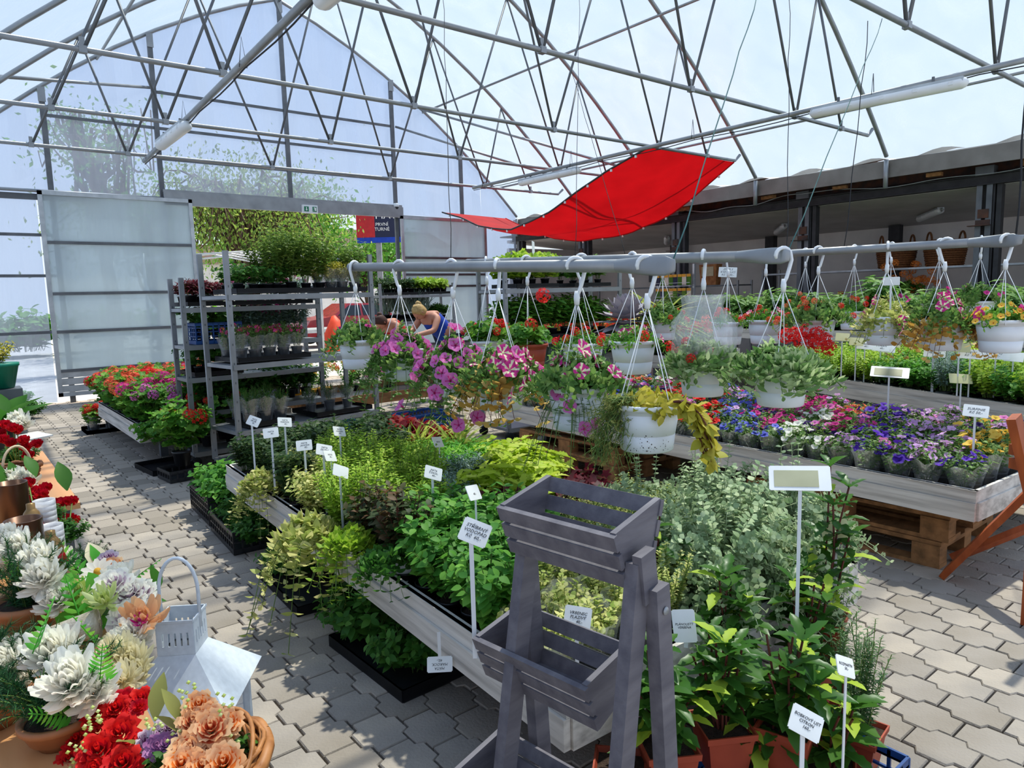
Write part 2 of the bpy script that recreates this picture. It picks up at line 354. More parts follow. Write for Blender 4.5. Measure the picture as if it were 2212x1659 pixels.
def daisy_mesh(name, ms, r=.04, n=12):
    g = G(); a = np.arange(n)*2*math.pi/n; D = np.stack([np.cos(a), np.sin(a), np.full(n, .25)], 1)
    g.scat(leaf_t([.06, .2, .24, .1], droop=.1), D*r*.2, D, np.tile([0, 0, 1.], (n, 1)), r*.85, m=0)
    g.lathe([(.001, .012), (r*.2, .011), (r*.26, .003)], 12, 1, cap0=False); return g.mesh(name, ms)
# ---------------------------------------------------------------- plant generators
def stems(r, n, h, rad, base=.03, droop=0, lean=0., hv=.25, k=7):
    """n stems as arrays (n, k, 3)"""
    a = r.rand(n)*2*math.pi; q = np.sqrt(r.rand(n))*rad; hh = h*(1-hv*r.rand(n))*(1-.25*(q/max(rad, 1e-6))**2)
    t = np.linspace(0, 1, k)[None, :]; b = base*np.sqrt(r.rand(n))
    rr = b[:, None]+(q-b)[:, None]*t**1.25; z = hh[:, None]*t-droop*(q/max(rad, 1e-6))[:, None]*t**2.4
    return np.stack([np.cos(a)[:, None]*rr, np.sin(a)[:, None]*rr, z], 2)+r.randn(n, k, 3)*np.array([.006, .006, .003])*np.linspace(0, 1, k)[None, :, None]
def leafy(g, r, S, T, size, t0=.25, per=5, m=0, wid=1., up=.45, sv=.3, pairs=2):
    n, k, _ = S.shape; ts = np.linspace(t0, 1, per)
    for j, t in enumerate(ts):
        x = t*(k-1); i = min(int(x), k-2); f = x-i; P = S[:, i]*(1-f)+S[:, i+1]*f; D = S[:, i+1]-S[:, i]; D /= np.linalg.norm(D, axis=1)[:, None]+1e-9
        o = np.cross(D, r.randn(n, 3)); o /= np.linalg.norm(o, axis=1)[:, None]+1e-9
        for q in range(pairs):
            an = 2*math.pi*q/pairs; oo = o*math.cos(an)+np.cross(D, o)*math.sin(an)
            L = oo+D*up+np.array([0, 0, .1]); sz = size*(1-sv*r.rand(n))*(.65+.5*math.sin(math.pi*min(.9, t*.75+.15)))
            g.scat(T, P, L, D+r.randn(n, 3)*.2+np.array([0, 0, .5]), sz, wid, m)
def stem_tubes(g, S, r0=.0016, m=0, every=1, nn=3):
    for s in S[::every]: g.tube(s[::2] if len(s) > 4 else s, r0, nn, m, False)
def pot_mesh(name, ms, r=.055, h=.1, square=False, rim=True, soil=True, n=16):
    g = G(); n = 4 if square else n; k = 1.414 if square else 1; r2 = r*k
    prof = [(r2*.74, 0), (r2*.95, h*.86), (r2*1.03, h*.86), (r2*1.05, h), (r2*.98, h), (r2*.9, h*.88)]
    g.lathe(prof, n, 0, sq=square); 
    if soil: g.lathe([(.001, h*.9), (r2*.92, h*.88)], n, 1, sq=square, cap0=False)
    return g.mesh(name, ms)
def foliage_mesh(name, ms, seed=0, n=22, h=.22, rad=.11, T=T_OVAL, size=.04, per=6, t0=.2, pairs=2, z0=.09, droop=0, wid=1., stem=True, up=.45, base=.03):
    r = np.random.RandomState(seed); g = G(); S = stems(r, n, h, rad, base=base, droop=droop); S[:, :, 2] += z0
    if stem: stem_tubes(g, S, m=1)
    leafy(g, r, S, T, size, t0, per, 0, wid, up, pairs=pairs); return g.mesh(name, ms), S
def flowers_mesh(name, ms, S, T, frac=.6, size=.03, seed=0, up=.9, at_=-1, jit=.01, m=0):
    r = np.random.RandomState(seed); sel = r.rand(len(S)) < frac; P = S[sel][:, at_]+r.randn(sel.sum(), 3)*jit
    D = P*np.array([1, 1, 0]); D = D/(np.linalg.norm(D, axis=1)[:, None]+.03)*(.55)+np.array([0, 0, up])+r.randn(len(P), 3)*.2
    g = G(); g.scat(T, P, D, r.randn(len(P), 3), size*(1+.2*r.randn(len(P))), m=m); return g.mesh(name, ms)
T_PET = (PV, PF)
M_PET = [1 if j == 0 else 0 for j, k in PM]
# ---------------------------------------------------------------- things with lettering
def lettering(parent, body, size_, loc, rot=(0, 0, 0), m='ink', ex=.0002, off=.0, align='CENTER', shear=.25, space=1.):
    c = bpy.data.curves.new('lettering', 'FONT'); c.body = body; size = size_*.82; c.size = size; c.align_x = align; c.align_y = 'CENTER'; c.extrude = ex; c.offset = off; c.shear = shear
    c.resolution_u = 2; c.space_line = space; c.materials.append(MATS[m])
    o = bpy.data.objects.new('t', c); me = bpy.data.meshes.new_from_object(o); bpy.data.objects.remove(o); bpy.data.curves.remove(c); me.name = 'lettering'; return link('lettering', me, parent, loc=loc, rot=rot)
def price_tag(p, label, lines, w=.085, h=.06, face=None, tilt=62, roll=0, stake=.22, col='tag_white', name='price_tag', back=False, group=None, size=None, screen=False):
    """plate facing the aisle, lettering on its face, flat stake going down"""
    p = Vector(p); fa = face if face is not None else math.degrees(math.atan2(-p.y, -p.x))   # heading of the face normal
    t = thing(name, label, 'price tag', p, 0, group)
    M = Matrix.Rotation(R(fa+90), 4, 'Z') @ Matrix.Rotation(R(tilt), 4, 'X') @ Matrix.Rotation(R(roll), 4, 'Z')
    g = G(); k = .003
    g.box((0, 0, 0), (w, h-2*k, .0025)); g.box((0, 0, 0), (w-2*k, h, .0024)); pl = g.obj('plate', col, t, mw=M) if False else link('plate', g.mesh('plate', col), t, mw=M)
    bm = Vector(M @ Vector((0, -h/2+.004, -.002))) ; g = G()
    g.beam(bm, bm+Vector((0, 0, -stake)), .011, .0025, up=(math.cos(R(fa)), math.sin(R(fa)), 0)); g.obj('stake', 'white_plastic', t)
    if screen:
        g = G(); g.box((-.01 if w > .12 else 0, -.002, .002), (w*.72, h*.66, .0012)); link('screen', g.mesh('screen', 'tag_screen'), pl)
    if lines:
        z = -.0016 if back else .0016; rot = (0, math.pi, 0) if back else (0, 0, 0)
        lettering(pl, lines, size or h*.3, (0, 0, z), rot)
    return t
# ================================================================ FLOOR of interlocking pavers
floor = struct('floor', 'grey concrete interlocking paver floor of the greenhouse')
g = G(); g.box((6.5, 6.3, -.06), (16, 14.2, .04)); g.obj('bedding', 'sand', floor)
PL, PX = .2, .15
def paver_geo(g, x, y, z=0., s=1., dz=0.):
    e_, m_ = .0565, .0855
    out = [(-e_, -.097), (e_, -.097), (e_, -.058), (m_, -.044), (m_, .044), (e_, .058), (e_, .097), (-e_, .097), (-e_, .058), (-m_, .044), (-m_, -.044), (-e_, -.058)]
    V = [(x+a, y+b, -.03) for a, b in out]+[(x+a, y+b, z-.005) for a, b in out]+[(x+a*.955, y+b*.965, z) for a, b in out]; n = 12
    F = [(i, (i+1) % n, n+(i+1) % n, n+i) for i in range(n)]+[(n+i, n+(i+1) % n, 2*n+(i+1) % n, 2*n+i) for i in range(n)]+[tuple(range(2*n, 3*n))]
    g.add(V, F)
g = G(); paver_geo(g, 0, 0); pav_me = g.mesh('paver', 'paver')
cells = []
for i in range(-2, 78):
    for j in range(-1, 68):
        x = -.3+i*PX; y = .2+j*PL+(PL/2 if i % 2 else 0)
        if x > 11.4 or y > 13.25: continue
        px, py, k = proj((x, y, 0)); vis = k > 0 and -80 < px < 2300 and py < 1760
        hid = (1.25 < x < 2.6 and 1.4 < y < 4.9) or (3.9 < x < 5.5 and y > 1.3 and y < 5.2)
        cells.append((0 if (vis and not hid) else 1, k if k > 0 else 99, x, y))
cells.sort()
field = G()
for n_, (h_, k, x, y) in enumerate(cells):
    dz = U(-.002, .002)
    if n_ < 300:
        o = link('paver', pav_me, floor, loc=(x, y, dz), rot=(U(-.006, .006), U(-.006, .006), math.pi*(rnd.random() < .5)))
    elif h_ == 0 or True: paver_geo(field, x, y, dz)
o = field.obj('paver_field', 'paver_field', floor); o['kind'] = 'stuff'
gr = struct('ground_outside', 'pale concrete yard outside the greenhouse opening')
g = G(); g.box((8, 60, -.08), (160, 93.2, .04)); g.box((-30, -5, -.09), (58, 40, .04)); g.box((50, -5, -.09), (70, 40, .04)); g.obj('ground_slab', 'asphalt', gr)
# ================================================================ GREENHOUSE FRAME
AX = 5.3
def arch_z(x): a = abs(x-AX); return 6.95-.33*a-.059*a*a
YS = [13.1, 11.0, 8.9, 6.8, 4.7, 2.6, .5]
CH = 3.57
for k, Y in enumerate(YS):
    tr = struct('roof_truss' if k else 'gable_arch', 'galvanised steel arch spanning the greenhouse%s' % ('' if k else ' at its open end'), (0, Y, 0))
    xs = [AX+5.5*math.sin(t*math.pi/2) for t in np.linspace(-1, 1, 25)]
    g = G(); g.tube([(x, 0, arch_z(x)) for x in xs], .03, 8); g.obj('arch', 'galv', tr)
    for sx in (-.2, 10.8):
        g = G(); g.tube([(sx, 0, 3.3), (sx, 0, 2.9 if sx > 0 else 0)], .034, 8); g.obj('foot', 'galv', tr)
    if k:
        g = G(); g.tube([(.28, 0, CH+.15), (.4, 0, CH), (10.2, 0, CH), (10.33, 0, CH+.1)], .024, 8); g.obj('chord', 'galv', tr)
        bot = [1.1, 2.2, 4.2, 6.25, 8.3, 9.45]; top = [1.75, 3.25, 5.25, 7.25, 8.75]
        seq = [(bot[0], top[0]), (top[0], bot[1]), (bot[1], top[1]), (top[1], bot[2]), (bot[2], top[2]), (top[2], bot[3]), (bot[3], top[3]), (top[3], bot[4]), (bot[4], top[4]), (top[4], bot[5])]
        for a, b in seq:
            za = CH+.03 if a in bot else arch_z(a)-.03; zb = CH+.03 if b in bot else arch_z(b)-.03
            da = .03 if b > a else -.03
            g = G(); g.tube([(a+(.02 if a in bot else 0), 0, za), (b+(-.02 if b in bot else 0), 0, zb)], .016, 6); g.obj('web_strut', 'galv_dark', tr)
        for b in bot:
            g = G(); g.box((b, 0, CH), (.06, .055, .055)); g.box((b, 0, CH+.05), (.04, .012, .1)); g.obj('node_clamp', 'galv', tr)
# purlins running the length
for nm, x, rr in (('purlin', 10.12, .02), ('purlin', 8.3, .02), ('purlin', .5, .02), ('purlin', 2.3, .02), ('ridge_purlin', AX, .02)):
    s_ = struct(nm, 'galvanised pipe running along the roof'); g = G(); g.tube([(x, .3, arch_z(x)-.05), (x, 13.1, arch_z(x)-.05)], rr, 6); g.obj('pipe', 'galv', s_)
br = struct('gable_brace', 'diagonal pipes bracing the gable to the first arch')
for a, b in (((7.6, 13.05, 5.0), (9.9, 11.0, 3.95)), ((3.02, 13.05, 5.05), (.75, 11.0, 4.35)), ((8.2, 13.05, arch_z(8.2)-.06), (10.4, 8.9, 3.7))):
    g = G(); g.tube([a, b], .024, 8); g.obj('brace_pipe', 'galv', br)
# roof sheeting
def sheet(name, label, fx, nu, nv, m, th=None):
    V = []; F = []
    for i in range(nu+1):
        for j in range(nv+1): V.append(fx(i/nu, j/nv))
    for i in range(nu):
        for j in range(nv): F.append((i*(nv+1)+j, (i+1)*(nv+1)+j, (i+1)*(nv+1)+j+1, i*(nv+1)+j+1))
    g = G(); g.add(V, F, 0, True); s = struct(name, label); g.obj('film', m, s); return s
def _roof(u, v):
    x = AX+5.56*math.sin((2*u-1)*math.pi/2); y = .3+12.9*v; ph = (y-.5)/2.1
    return (x, y, arch_z(x)+.045-.05*math.sin(math.pi*(ph % 1))*(.3+abs(2*u-1))+.008*math.sin(x*7+y*5))
sheet('roof', 'clear wrinkled plastic sheeting stretched over the greenhouse arches', _roof, 40, 72, 'roof_film')
# gable wall
wb = struct('wall_back', 'clear plastic gable wall on galvanised posts')
g = G(); Y = 13.16; V = []; F = []
xs = list(np.linspace(-.2, 10.8, 45)); 
def _gf(x, z): return (x, Y+.012*math.sin(x*9+z*2)+.01*math.sin(z*7), z)
for i in range(44):
    a, b = xs[i], xs[i+1]; zb = 3.25 if 1.3 < (a+b)/2 < 9.75 else 0.02
    if (a+b)/2 > 9.75: zb = .02
    zs = [0, .25, .5, .75, 1]
    for q in range(4):
        k = len(V)
        for x, z in ((a, zs[q]), (b, zs[q]), (b, zs[q+1]), (a, zs[q+1])): V.append(_gf(x, zb+(arch_z(x)+.02-zb)*z))
        F.append((k, k+1, k+2, k+3))
g.add(V, F, 0, True); g.obj('film', 'wall_film', wb)
for x, z0 in ((1.5, 0), (3.08, 0), (5.3, 3.25), (7.53, 0), (9.2, 3.3)):
    g = G(); zt = arch_z(x)-.05; g.box((x, 13.06, (zt+z0)/2), (.075, .05, zt-z0)); g.obj('post', 'galv_dark', wb)
    g = G(); g.box((x, 13.025, zt-.08), (.1, .01, .22)); g.obj('post_bracket', 'galv', wb)
for a, b, z in ((3.08, 5.3, 5.0), (5.3, 7.53, 5.0), (3.08, 5.3, 4.42), (5.3, 7.53, 4.42), (1.5, 3.08, 4.42), (3.1, 5.3, 3.93), (5.3, 7.53, 3.93), (7.53, 9.2, 3.93), (-.2, 1.5, 2.62), (-.2, 1.5, 2.0), (-.2, 1.5, 1.13)):
    g = G(); g.box(((a+b)/2, 13.07, z), (b-a, .03, .045)); g.obj('rail', 'galv_dark', wb)
g = G(); g.tube([(-.3, 12.98, 3.27), (3.1, 12.98, 3.27)], .025, 8); g.obj('top_pipe', 'galv', wb)
g = G(); g.tube([(7.6, 12.98, 3.2), (10.6, 12.98, 3.2)], .022, 8); g.obj('top_pipe', 'galv', wb)
g = G(); g.box((.4, 13.07, 3.19), (3.4, .04, .09)); g.obj('rail', 'galv_dark', wb)
t1 = struct('trim_1', 'galvanised sliding door track over the opening'); g = G(); g.box((5.35, 12.95, 3.27), (4.55, .05, .21)); g.box((5.35, 12.99, 3.4), (4.55, .05, .04)); g.obj('track', 'galv', t1)
def sliding_door(name, label, x0, x1, z0, z1, Y, rails, kick=None, cols=()):
    d = struct(name, label); zm = (z0+z1)/2; xm = (x0+x1)/2; W = x1-x0
    for x in (x0+.03, x1-.03): g = G(); g.box((x, Y, zm), (.06, .045, z1-z0)); g.obj('stile', 'alu', d)
    for z in [z0+.03, z1-.03]: g = G(); g.box((xm, Y, z), (W, .045, .06)); g.obj('rail', 'alu', d)
    zz = sorted([z0+.06]+rails+[z1-.06])
    for z in rails: g = G(); g.box((xm, Y, z), (W-.1, .04, .045)); g.obj('rail', 'galv_dark', d)
    for a, b in zip(zz[:-1], zz[1:]):
        if kick and b <= kick+.01:
            n = 3
            for i in range(n): g = G(); g.box((xm, Y, a+(b-a)*(i+.5)/n), (W-.1, .02, (b-a)/n-.012)); g.obj('kick_panel', 'alu', d)
        else: g = G(); g.box((xm, Y, (a+b)/2), (W-.1, .012, b-a)); g.obj('pane', 'polycarb', d)
    return d
sliding_door('door_1', 'left sliding door of hazy polycarbonate with grey kick panels', 1.3, 3.5, .12, 3.27, 12.93, [.52, 1.13, 1.72, 2.5], kick=.53)
sliding_door('door_2', 'right sliding door of hazy polycarbonate behind the trolley', 7.55, 9.75, .12, 3.2, 12.93, [.52, 1.75, 2.0, 2.35], kick=.53)
wl = sheet('wall_left', 'clear plastic side wall left of the aisle', lambda u, v: (-.24+.01*math.sin(v*40), .3+12.8*v, .02+3.3*u), 4, 24, 'wall_film')
# ================================================================ GUTTER AND SHED ON THE RIGHT
gt = struct('trim_2', 'wide metal gutter board along the right eaves'); g = G(); g.box((10.86, 6.6, 3.17), (.03, 13.4, .23)); g.box((10.92, 6.6, 3.29), (.12, 13.4, .02)); g.obj('gutter_board', 'gutter', gt)
g = G(); g.box((11.2, 6.6, 3.2), (.6, 14.2, .04)); g.box((11.46, 6.6, 3.1), (.04, 14.2, .3)); g.obj('roof_boarding', 'rust', gt)
for i in range(9):
    g = G(); g.box((11.02, 1.3+i*1.42+U(-.3, .3), 3.03), (.08, U(.12, .3), U(.04, .09)), rot=Euler((0, 0, U(-.2, .2)))); g.obj('wood_offcut', 'pallet', gt)
sh = struct('wall_right', 'open-fronted shed on dark steel columns along the right side')
g = G(); g.box((11.3, 6.6, 2.965), (.14, 14.6, .012)); g.box((11.3, 6.6, 2.84), (.14, 14.6, .012)); g.box((11.3, 6.6, 2.9), (.01, 14.6, .13)); g.obj('beam', 'steel_black', sh)
for Y in (3.58, 6.19, 8.81, 11.42, 13.7, .98):
    g = G(); g.box((11.28, Y+.07, 1.42), (.02, .07, 2.84)); g.box((11.28, Y-.05, 1.42), (.02, .07, 2.84)); g.obj('column', 'galv_dark', sh)
    g = G(); g.box((11.36, Y-.1, 1.42), (.13, .02, 2.84)); g.box((11.36, Y, 1.42), (.02, .2, 2.84)); g.box((11.36, Y-.16, 1.42), (.12, .06, 2.84)); g.obj('column_flange', 'steel_black', sh)
    g = G(); g.box((11.26, Y+.01, 2.33), (.03, .17, .07)); g.box((11.22, Y+.04, 2.29), (.1, .26, .012)); g.box((11.262, Y+.01, 2.45), (.02, .13, .12)); g.obj('rusty_bracket', 'rust', sh)
    g = G(); g.box((11.28, Y, 3.02), (.16, .22, .12)); g.obj('column_cap', 'galv_dark', sh)
c_ = struct('ceiling', 'grey painted shed ceiling sloping down to the back'); g = G()
g.add([(11.37, -1, 2.83), (11.37, 14.2, 2.83), (14.6, 14.2, 2.63), (14.6, -1, 2.63), (11.37, -1, 2.9), (11.37, 14.2, 2.9), (14.6, 14.2, 2.7), (14.6, -1, 2.7)], [(0, 1, 2, 3), (7, 6, 5, 4), (0, 4, 5, 1), (1, 5, 6, 2), (2, 6, 7, 3), (3, 7, 4, 0)]); g.obj('ceiling_panel', 'ceil_paint', c_)
g = G(); g.box((14.66, 6.6, 1.35), (.1, 15.4, 2.7)); g.obj('back_panel', 'wall_paint', sh)
g = G(); g.box((13, 14.15, 1.35), (3.3, .1, 2.7)); g.obj('end_panel', 'wall_paint', sh)
g = G(); g.box((13, -1, 1.35), (3.3, .1, 2.7)); g.obj('end_panel', 'wall_paint', sh)
g = G(); g.box((13, 6.6, 2.99), (3.4, 15.6, .03)); g.obj('shed_roof', 'dark_void', sh)
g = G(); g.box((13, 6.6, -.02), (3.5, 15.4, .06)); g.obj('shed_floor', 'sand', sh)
for Y in (3.4, 6.0, 8.6, 11.2): g = G(); g.box((14.3, Y, 1.33), (.16, .2, 2.62)); g.obj('inner_column', 'steel_black', sh)
for i in range(10):   # humps of the shed's corrugated roof seen through the sheeting
    pass
# corrugated shed roof edge seen beyond the film
sr = struct('roof_corrugated', 'grey corrugated roof edge beyond the sheeting'); g = G(); V = []; F = []
for i in range(121):
    y = -1+i*.12
    for x, z in ((10.98, 3.34), (11.5, 3.38)): V.append((x, y, z+.045*math.sin(i*math.pi/4)))
for i in range(120): F.append((i*2, i*2+1, i*2+3, i*2+2))
g.add(V, F, 0, True); g.obj('sheet_metal', 'ceil_paint', sr)
# ---------------------------------------------------------------- things fixed to the frame
def tube_light(label, p0, p1, w=.1, group=None):
    p0 = Vector(p0); p1 = Vector(p1); t = thing('tube_light', label, 'light', (p0+p1)/2, 0, group); d = p1-p0; L = d.length; M = d.to_track_quat('Y', 'Z').to_matrix().to_4x4()
    g = G(); n = 14
    for s_, mm, z0 in ((1, 0, 0),): pass
    prof = []
    V = []; F = []; st = [(-L/2, .3), (-L/2+.02, .8), (-L/2+.05, 1), (L/2-.05, 1), (L/2-.02, .8), (L/2, .3)]
    for y, k in st:
        for i in range(n):
            a = 2*math.pi*i/n; V.append((w/2*k*math.cos(a), y, w*.42*k*math.sin(a)))
    for i in range(len(st)-1):
        for j in range(n): F.append((i*n+j, i*n+(j+1) % n, (i+1)*n+(j+1) % n, (i+1)*n+j))
    F.append(tuple(range(n))); F.append(tuple(range((len(st)-1)*n, len(st)*n)))
    g.add(V, F, 0, True); link('diffuser', g.mesh('diffuser', 'white_plastic'), t, mw=M)
    g = G(); g.box((0, 0, w*.2), (w*.85, L-.06, w*.4)); link('housing', g.mesh('housing', 'alu'), t, mw=M)
    for i in range(5):
        for sx in (-1, 1): g = G(); g.box((sx*w*.5, -L/2+.12+i*(L-.24)/4, w*.02), (.008, .035, .03)); link('clip', g.mesh('clip', 'white_plastic'), t, mw=M)
    for q in (-.3, .3): g = G(); g.box((0, q*L, w*.6), (.02, .02, w*.5)); link('hanger', g.mesh('hanger', 'galv_dark'), t, mw=M)
    return t
def pipe_run(label, a, b, r=.024):
    t = thing('light_pipe', label, 'pipe', a); d = Vector(b)-Vector(a); g = G(); g.tube([(0, 0, 0), d], r, 8); g.obj('pipe', 'galv', t)
    g = G(); pts = [d*(i/24)+Vector((.01, 0, -.03-.025*abs(math.sin(i*.8)))) for i in range(25)]; g.tube(pts, .006, 4); g.obj('cable', 'rope', t)
    L = d.length
    for k in range(int(L/2.1)+1):
        q = d*min(1, (k*2.1+.3)/L); g = G(); g.tube([q+Vector((-.03, 0, -.03)), q+Vector((0, 0, .2)), q+Vector((.03, 0, -.03))], .004, 4); g.obj('hanger', 'galv_dark', t)
a = at(661.4, 2.5, z=3.36); b = at(311, 348, z=3.36); dd = (b-a).normalized(); a = b-dd*9.0
pipe_run('galvanised pipe with cable hung under the trusses on the left', a, b, .028)
tube_light('white tube light at the far end of the left pipe', at(345, 316, z=3.28), at(403, 270, z=3.28), .13)
tube_light('white tube light near the roof ridge on the left pipe', at(690, 8, z=3.28), at(690, 8, z=3.28)+(at(403, 270, z=3.28)-at(345, 316, z=3.28)).normalized()*1.15, .13)
a = at(2212, 130, z=3.33); b = at(1022, 406, z=3.33); a = b+(a-b)*1.15
pipe_run('galvanised pipe with cable hung under the trusses on the right', a, b, .026)
tube_light('long white tube light above the hanging pots on the right', at(1750, 246, z=3.24), at(2092, 176, z=3.24), .12)
tube_light('white tube light left of the red shade cloth', at(1122, 396, z=3.24), at(1253, 367, z=3.24), .12)
for i, Y in enumerate((4.9, 7.6, 10.4)): tube_light('unlit tube light on the shed ceiling, %s' % ('nearest', 'middle one', 'farthest')[i], (12.6, Y-.3, 2.68), (13.4, Y+.35, 2.63), .12)
# red shade cloth
t = thing('shade_cloth', 'red shade cloth slung under the trusses', 'shade cloth', (9.2, 6.8, 3.53)); V = []; F = []
NU, NV = 44, 12
def cloth_pt(u, v):
    Y = 6.82+(12.75-6.82)*u; x0 = 8.1+.35*u; x1 = 10.2-.0*u; x = x0+(x1-x0)*v
    sag = 4*u*(1-u)*(.92-.1*v); Yw = Y; zl = np.interp(Yw, [6.82, 7.74, 8.58, 9.1, 9.6, 10.2, 10.8, 11.4, 12.04, 12.75], [3.56, 3.36, 3.05, 2.86, 2.73, 2.68, 2.75, 2.9, 3.12, 3.3]); zr = np.interp(Yw, [6.82, 7.59, 8.0, 8.4, 9.0, 9.65, 10.3, 11.11, 12.08, 12.75], [3.55, 3.06, 2.86, 2.73, 2.63, 2.6, 2.61, 2.7, 3.0, 3.25]); z = float(zl+(zr-zl)*v)+.012*math.sin(u*30+v*5)*math.sin(math.pi*u)+.05*math.sin(v*8+u*4)*math.sin(math.pi*u)
    return Vector((x+.04*math.sin(u*9)*(1-2*v), Y, z))-Vector((9.2, 6.8, 3.53))
for i in range(NU+1):
    for j in range(NV+1): V.append(cloth_pt(i/NU, j/NV))
for i in range(NU):
    for j in range(NV): F.append((i*(NV+1)+j, i*(NV+1)+j+1, (i+1)*(NV+1)+j+1, (i+1)*(NV+1)+j))
g = G(); g.add(V, F, 0, True); g.obj('cloth', 'red_cloth', t)
for v, nm in ((0, 'hem'), (1, 'hem')):
    g = G(); g.tube([cloth_pt(i/NU, v) for i in range(NU+1)], .016, 5); g.obj(nm, 'steel_black' if v == 0 else 'red_cloth', t)
    for i in range(2, NU, 4): g = G(); g.box(cloth_pt(i/NU, v)+Vector((0, 0, -.02)), (.02, .03, .05)); g.obj('clip', 'white_plastic', t)
# exit sign
t = thing('exit_sign', 'small green and white emergency exit sign on the door track', 'sign', at(669, 452, Y=12.9)); t.rotation_euler = (0, 0, 0)
g = G(); g.box((0, 0, 0), (.3, .05, .15)); g.obj('housing', 'white_plastic', t)
for x, ch in ((-.075, '\u2193'), (.085, '')):
    g = G(); g.box((x, -.028, 0), (.09 if ch else .08, .006, .09)); g.obj('green_panel', 'sign_green', t)
g = G(); g.box((-.075, -.033, .008), (.014, .004, .05)); g.add([(-.098, -.034, -.008), (-.052, -.034, -.008), (-.075, -.034, -.034)], [(0, 1, 2)]); g.obj('arrow', 'tag_white', t)
g = G(); g.box((.1, -.033, 0), (.03, .004, .06)); g.beam((.06, -.033, -.03), (.085, -.033, .005), .004, .012, up=(0, 1, 0)); g.beam((.065, -.033, .02), (.09, -.033, .0), .004, .01, up=(0, 1, 0)); g.box((.078, -.033, .028), (.014, .004, .014)); g.obj('running_figure', 'tag_white', t)
t = thing('dome_camera', 'small white dome camera on the post right of the opening', 'camera', at(856, 447, Y=12.95)); g = G(); g.lathe([(.05, .07), (.06, .03), (.055, 0)], 12, 0); g.obj('housing', 'white_plastic', t); g = G(); g.lathe([(.05, 0), (.04, -.035), (.012, -.055), (.001, -.056)], 12, 0); g.obj('lens_dome', 'black_plastic', t)
# wires carrying the hanging rails
def wire(label, pts, r=.004, m='rope', name='wire'):
    g = G(); p0 = Vector(pts[0]); g.tube([Vector(p)-p0 for p in pts], r, 4); o = g.obj(name, m, None, loc=p0); return tag(o, label, 'wire')
# ================================================================ DISPLAY TABLES
def turn(p, pv, a):
    """rotate a point about a table's near left corner"""
    dx, dy = p[0]-pv[0], p[1]-pv[1]; return (pv[0]+dx*math.cos(a)-dy*math.sin(a), pv[1]+dx*math.sin(a)+dy*math.cos(a), p[2])
K1 = ((1.21, 1.31), -.052); K2 = ((3.82, 1.18), -.06); K3 = ((5.62, .74), -.395)
def display_table(label, x0, x1, y0, y1, zt, h=.15, legs=(), m='table_board', skew=0.):
    c0_ = turn(((x0+x1)/2, (y0+y1)/2, 0), (x0, y0), skew); t = thing('display_table', label, 'table', c0_, skew); cx, cy_ = (x0+x1)/2, (y0+y1)/2; W = x1-x0; L = y1-y0
    for sx in (-1, 1):
        g = G(); g.box((sx*(W/2-.008), 0, zt-h*.2), (.016, L, h*.4)); g.box((sx*(W/2-.002), 0, zt-h*.7), (.024, L, h*.585)); g.box((sx*(W/2-.012), 0, zt-.003), (.03, L, .006)); g.obj('side_board', m, t)
    for sy in (-1, 1):
        g = G(); g.box((0, sy*(L/2-.008), zt-h*.2), (W-.03, .016, h*.4)); g.box((0, sy*(L/2-.002), zt-h*.7), (W-.03, .024, h*.585)); g.obj('end_board', m, t)
    g = G(); g.box((0, 0, zt-h*.8), (W-.04, L-.04, .02)); g.obj('bed', 'black_plastic', t)
    for x, y in legs:
        g = G(); g.box((x-cx, y-cy_, (zt-h)/2), (.07, .07, zt-h-.002)); g.obj('leg', 'galv_dark', t)
    return t
Z1, Z2, Z3 = .42, .50, .62
display_table('long grey-white table of potted herbs behind the plant stand', 1.21, 2.72, 1.31, 4.85, Z1, .16, [(1.75, 1.8), (2.4, 1.8), (1.75, 3.1), (2.4, 3.1), (1.75, 4.5), (2.4, 4.5)], skew=K1[1])
display_table('long grey-white table of bedding petunias on wooden pallets', 3.82, 5.45, 1.18, 5.2, Z2, .155, [(4.1, 4.9), (5.2, 4.9)], skew=K2[1])
display_table('far grey-white table of yellow-green herbs with many price tags', 5.62, 7.3, .74, 4.7, Z3, .17, [(5.9, 1.1), (7., 1.1), (5.9, 4.3), (7., 4.3)], skew=K3[1])
display_table('grey-white table heaped with geraniums by the left aisle', 1.34, 2.8, 7.25, 9.5, .38, .16, [(1.6, 7.6), (2.4, 7.6), (1.6, 9.2), (2.4, 9.2)])
def pallet(label, x, y, z, L=1.2, W=.8, group=None, rz=0):
    t = thing('wooden_pallet', label, 'pallet', (x, y, z), rz, group)
    for i in range(5):
        g = G(); g.box((-W/2+.07+i*(W-.14)/4, 0, .133), (.12 if i % 2 == 0 else .09, L, .022)); o = g.obj('deck_board', 'pallet', t)
    for i in (-1, 0, 1): g = G(); g.box((0, i*(L/2-.072), .111), (W, .14, .022)); g.obj('stringer', 'pallet', t)
    for i in (-1, 0, 1):
        for j in (-1, 0, 1): g = G(); g.box((i*(W/2-.05), j*(L/2-.072), .061), (.1, .14, .078)); g.obj('block', 'pallet', t)
        g = G(); g.box((i*(W/2-.05), 0, .011), (.1, L, .022)); g.obj('skid', 'pallet', t)
    return t
pallet('wooden pallet on the floor at the near end of the petunia table', 4.38, 1.98, 0)
pallet('wooden pallet stacked on another under the near end of the petunia table', 4.4, 1.95, .146)
pallet('wooden pallet on the floor under the far end of the petunia table', 4.4, 4.3, 0)
pallet('upper wooden pallet of the stack under the far end of the petunia table', 4.42, 4.32, .146)
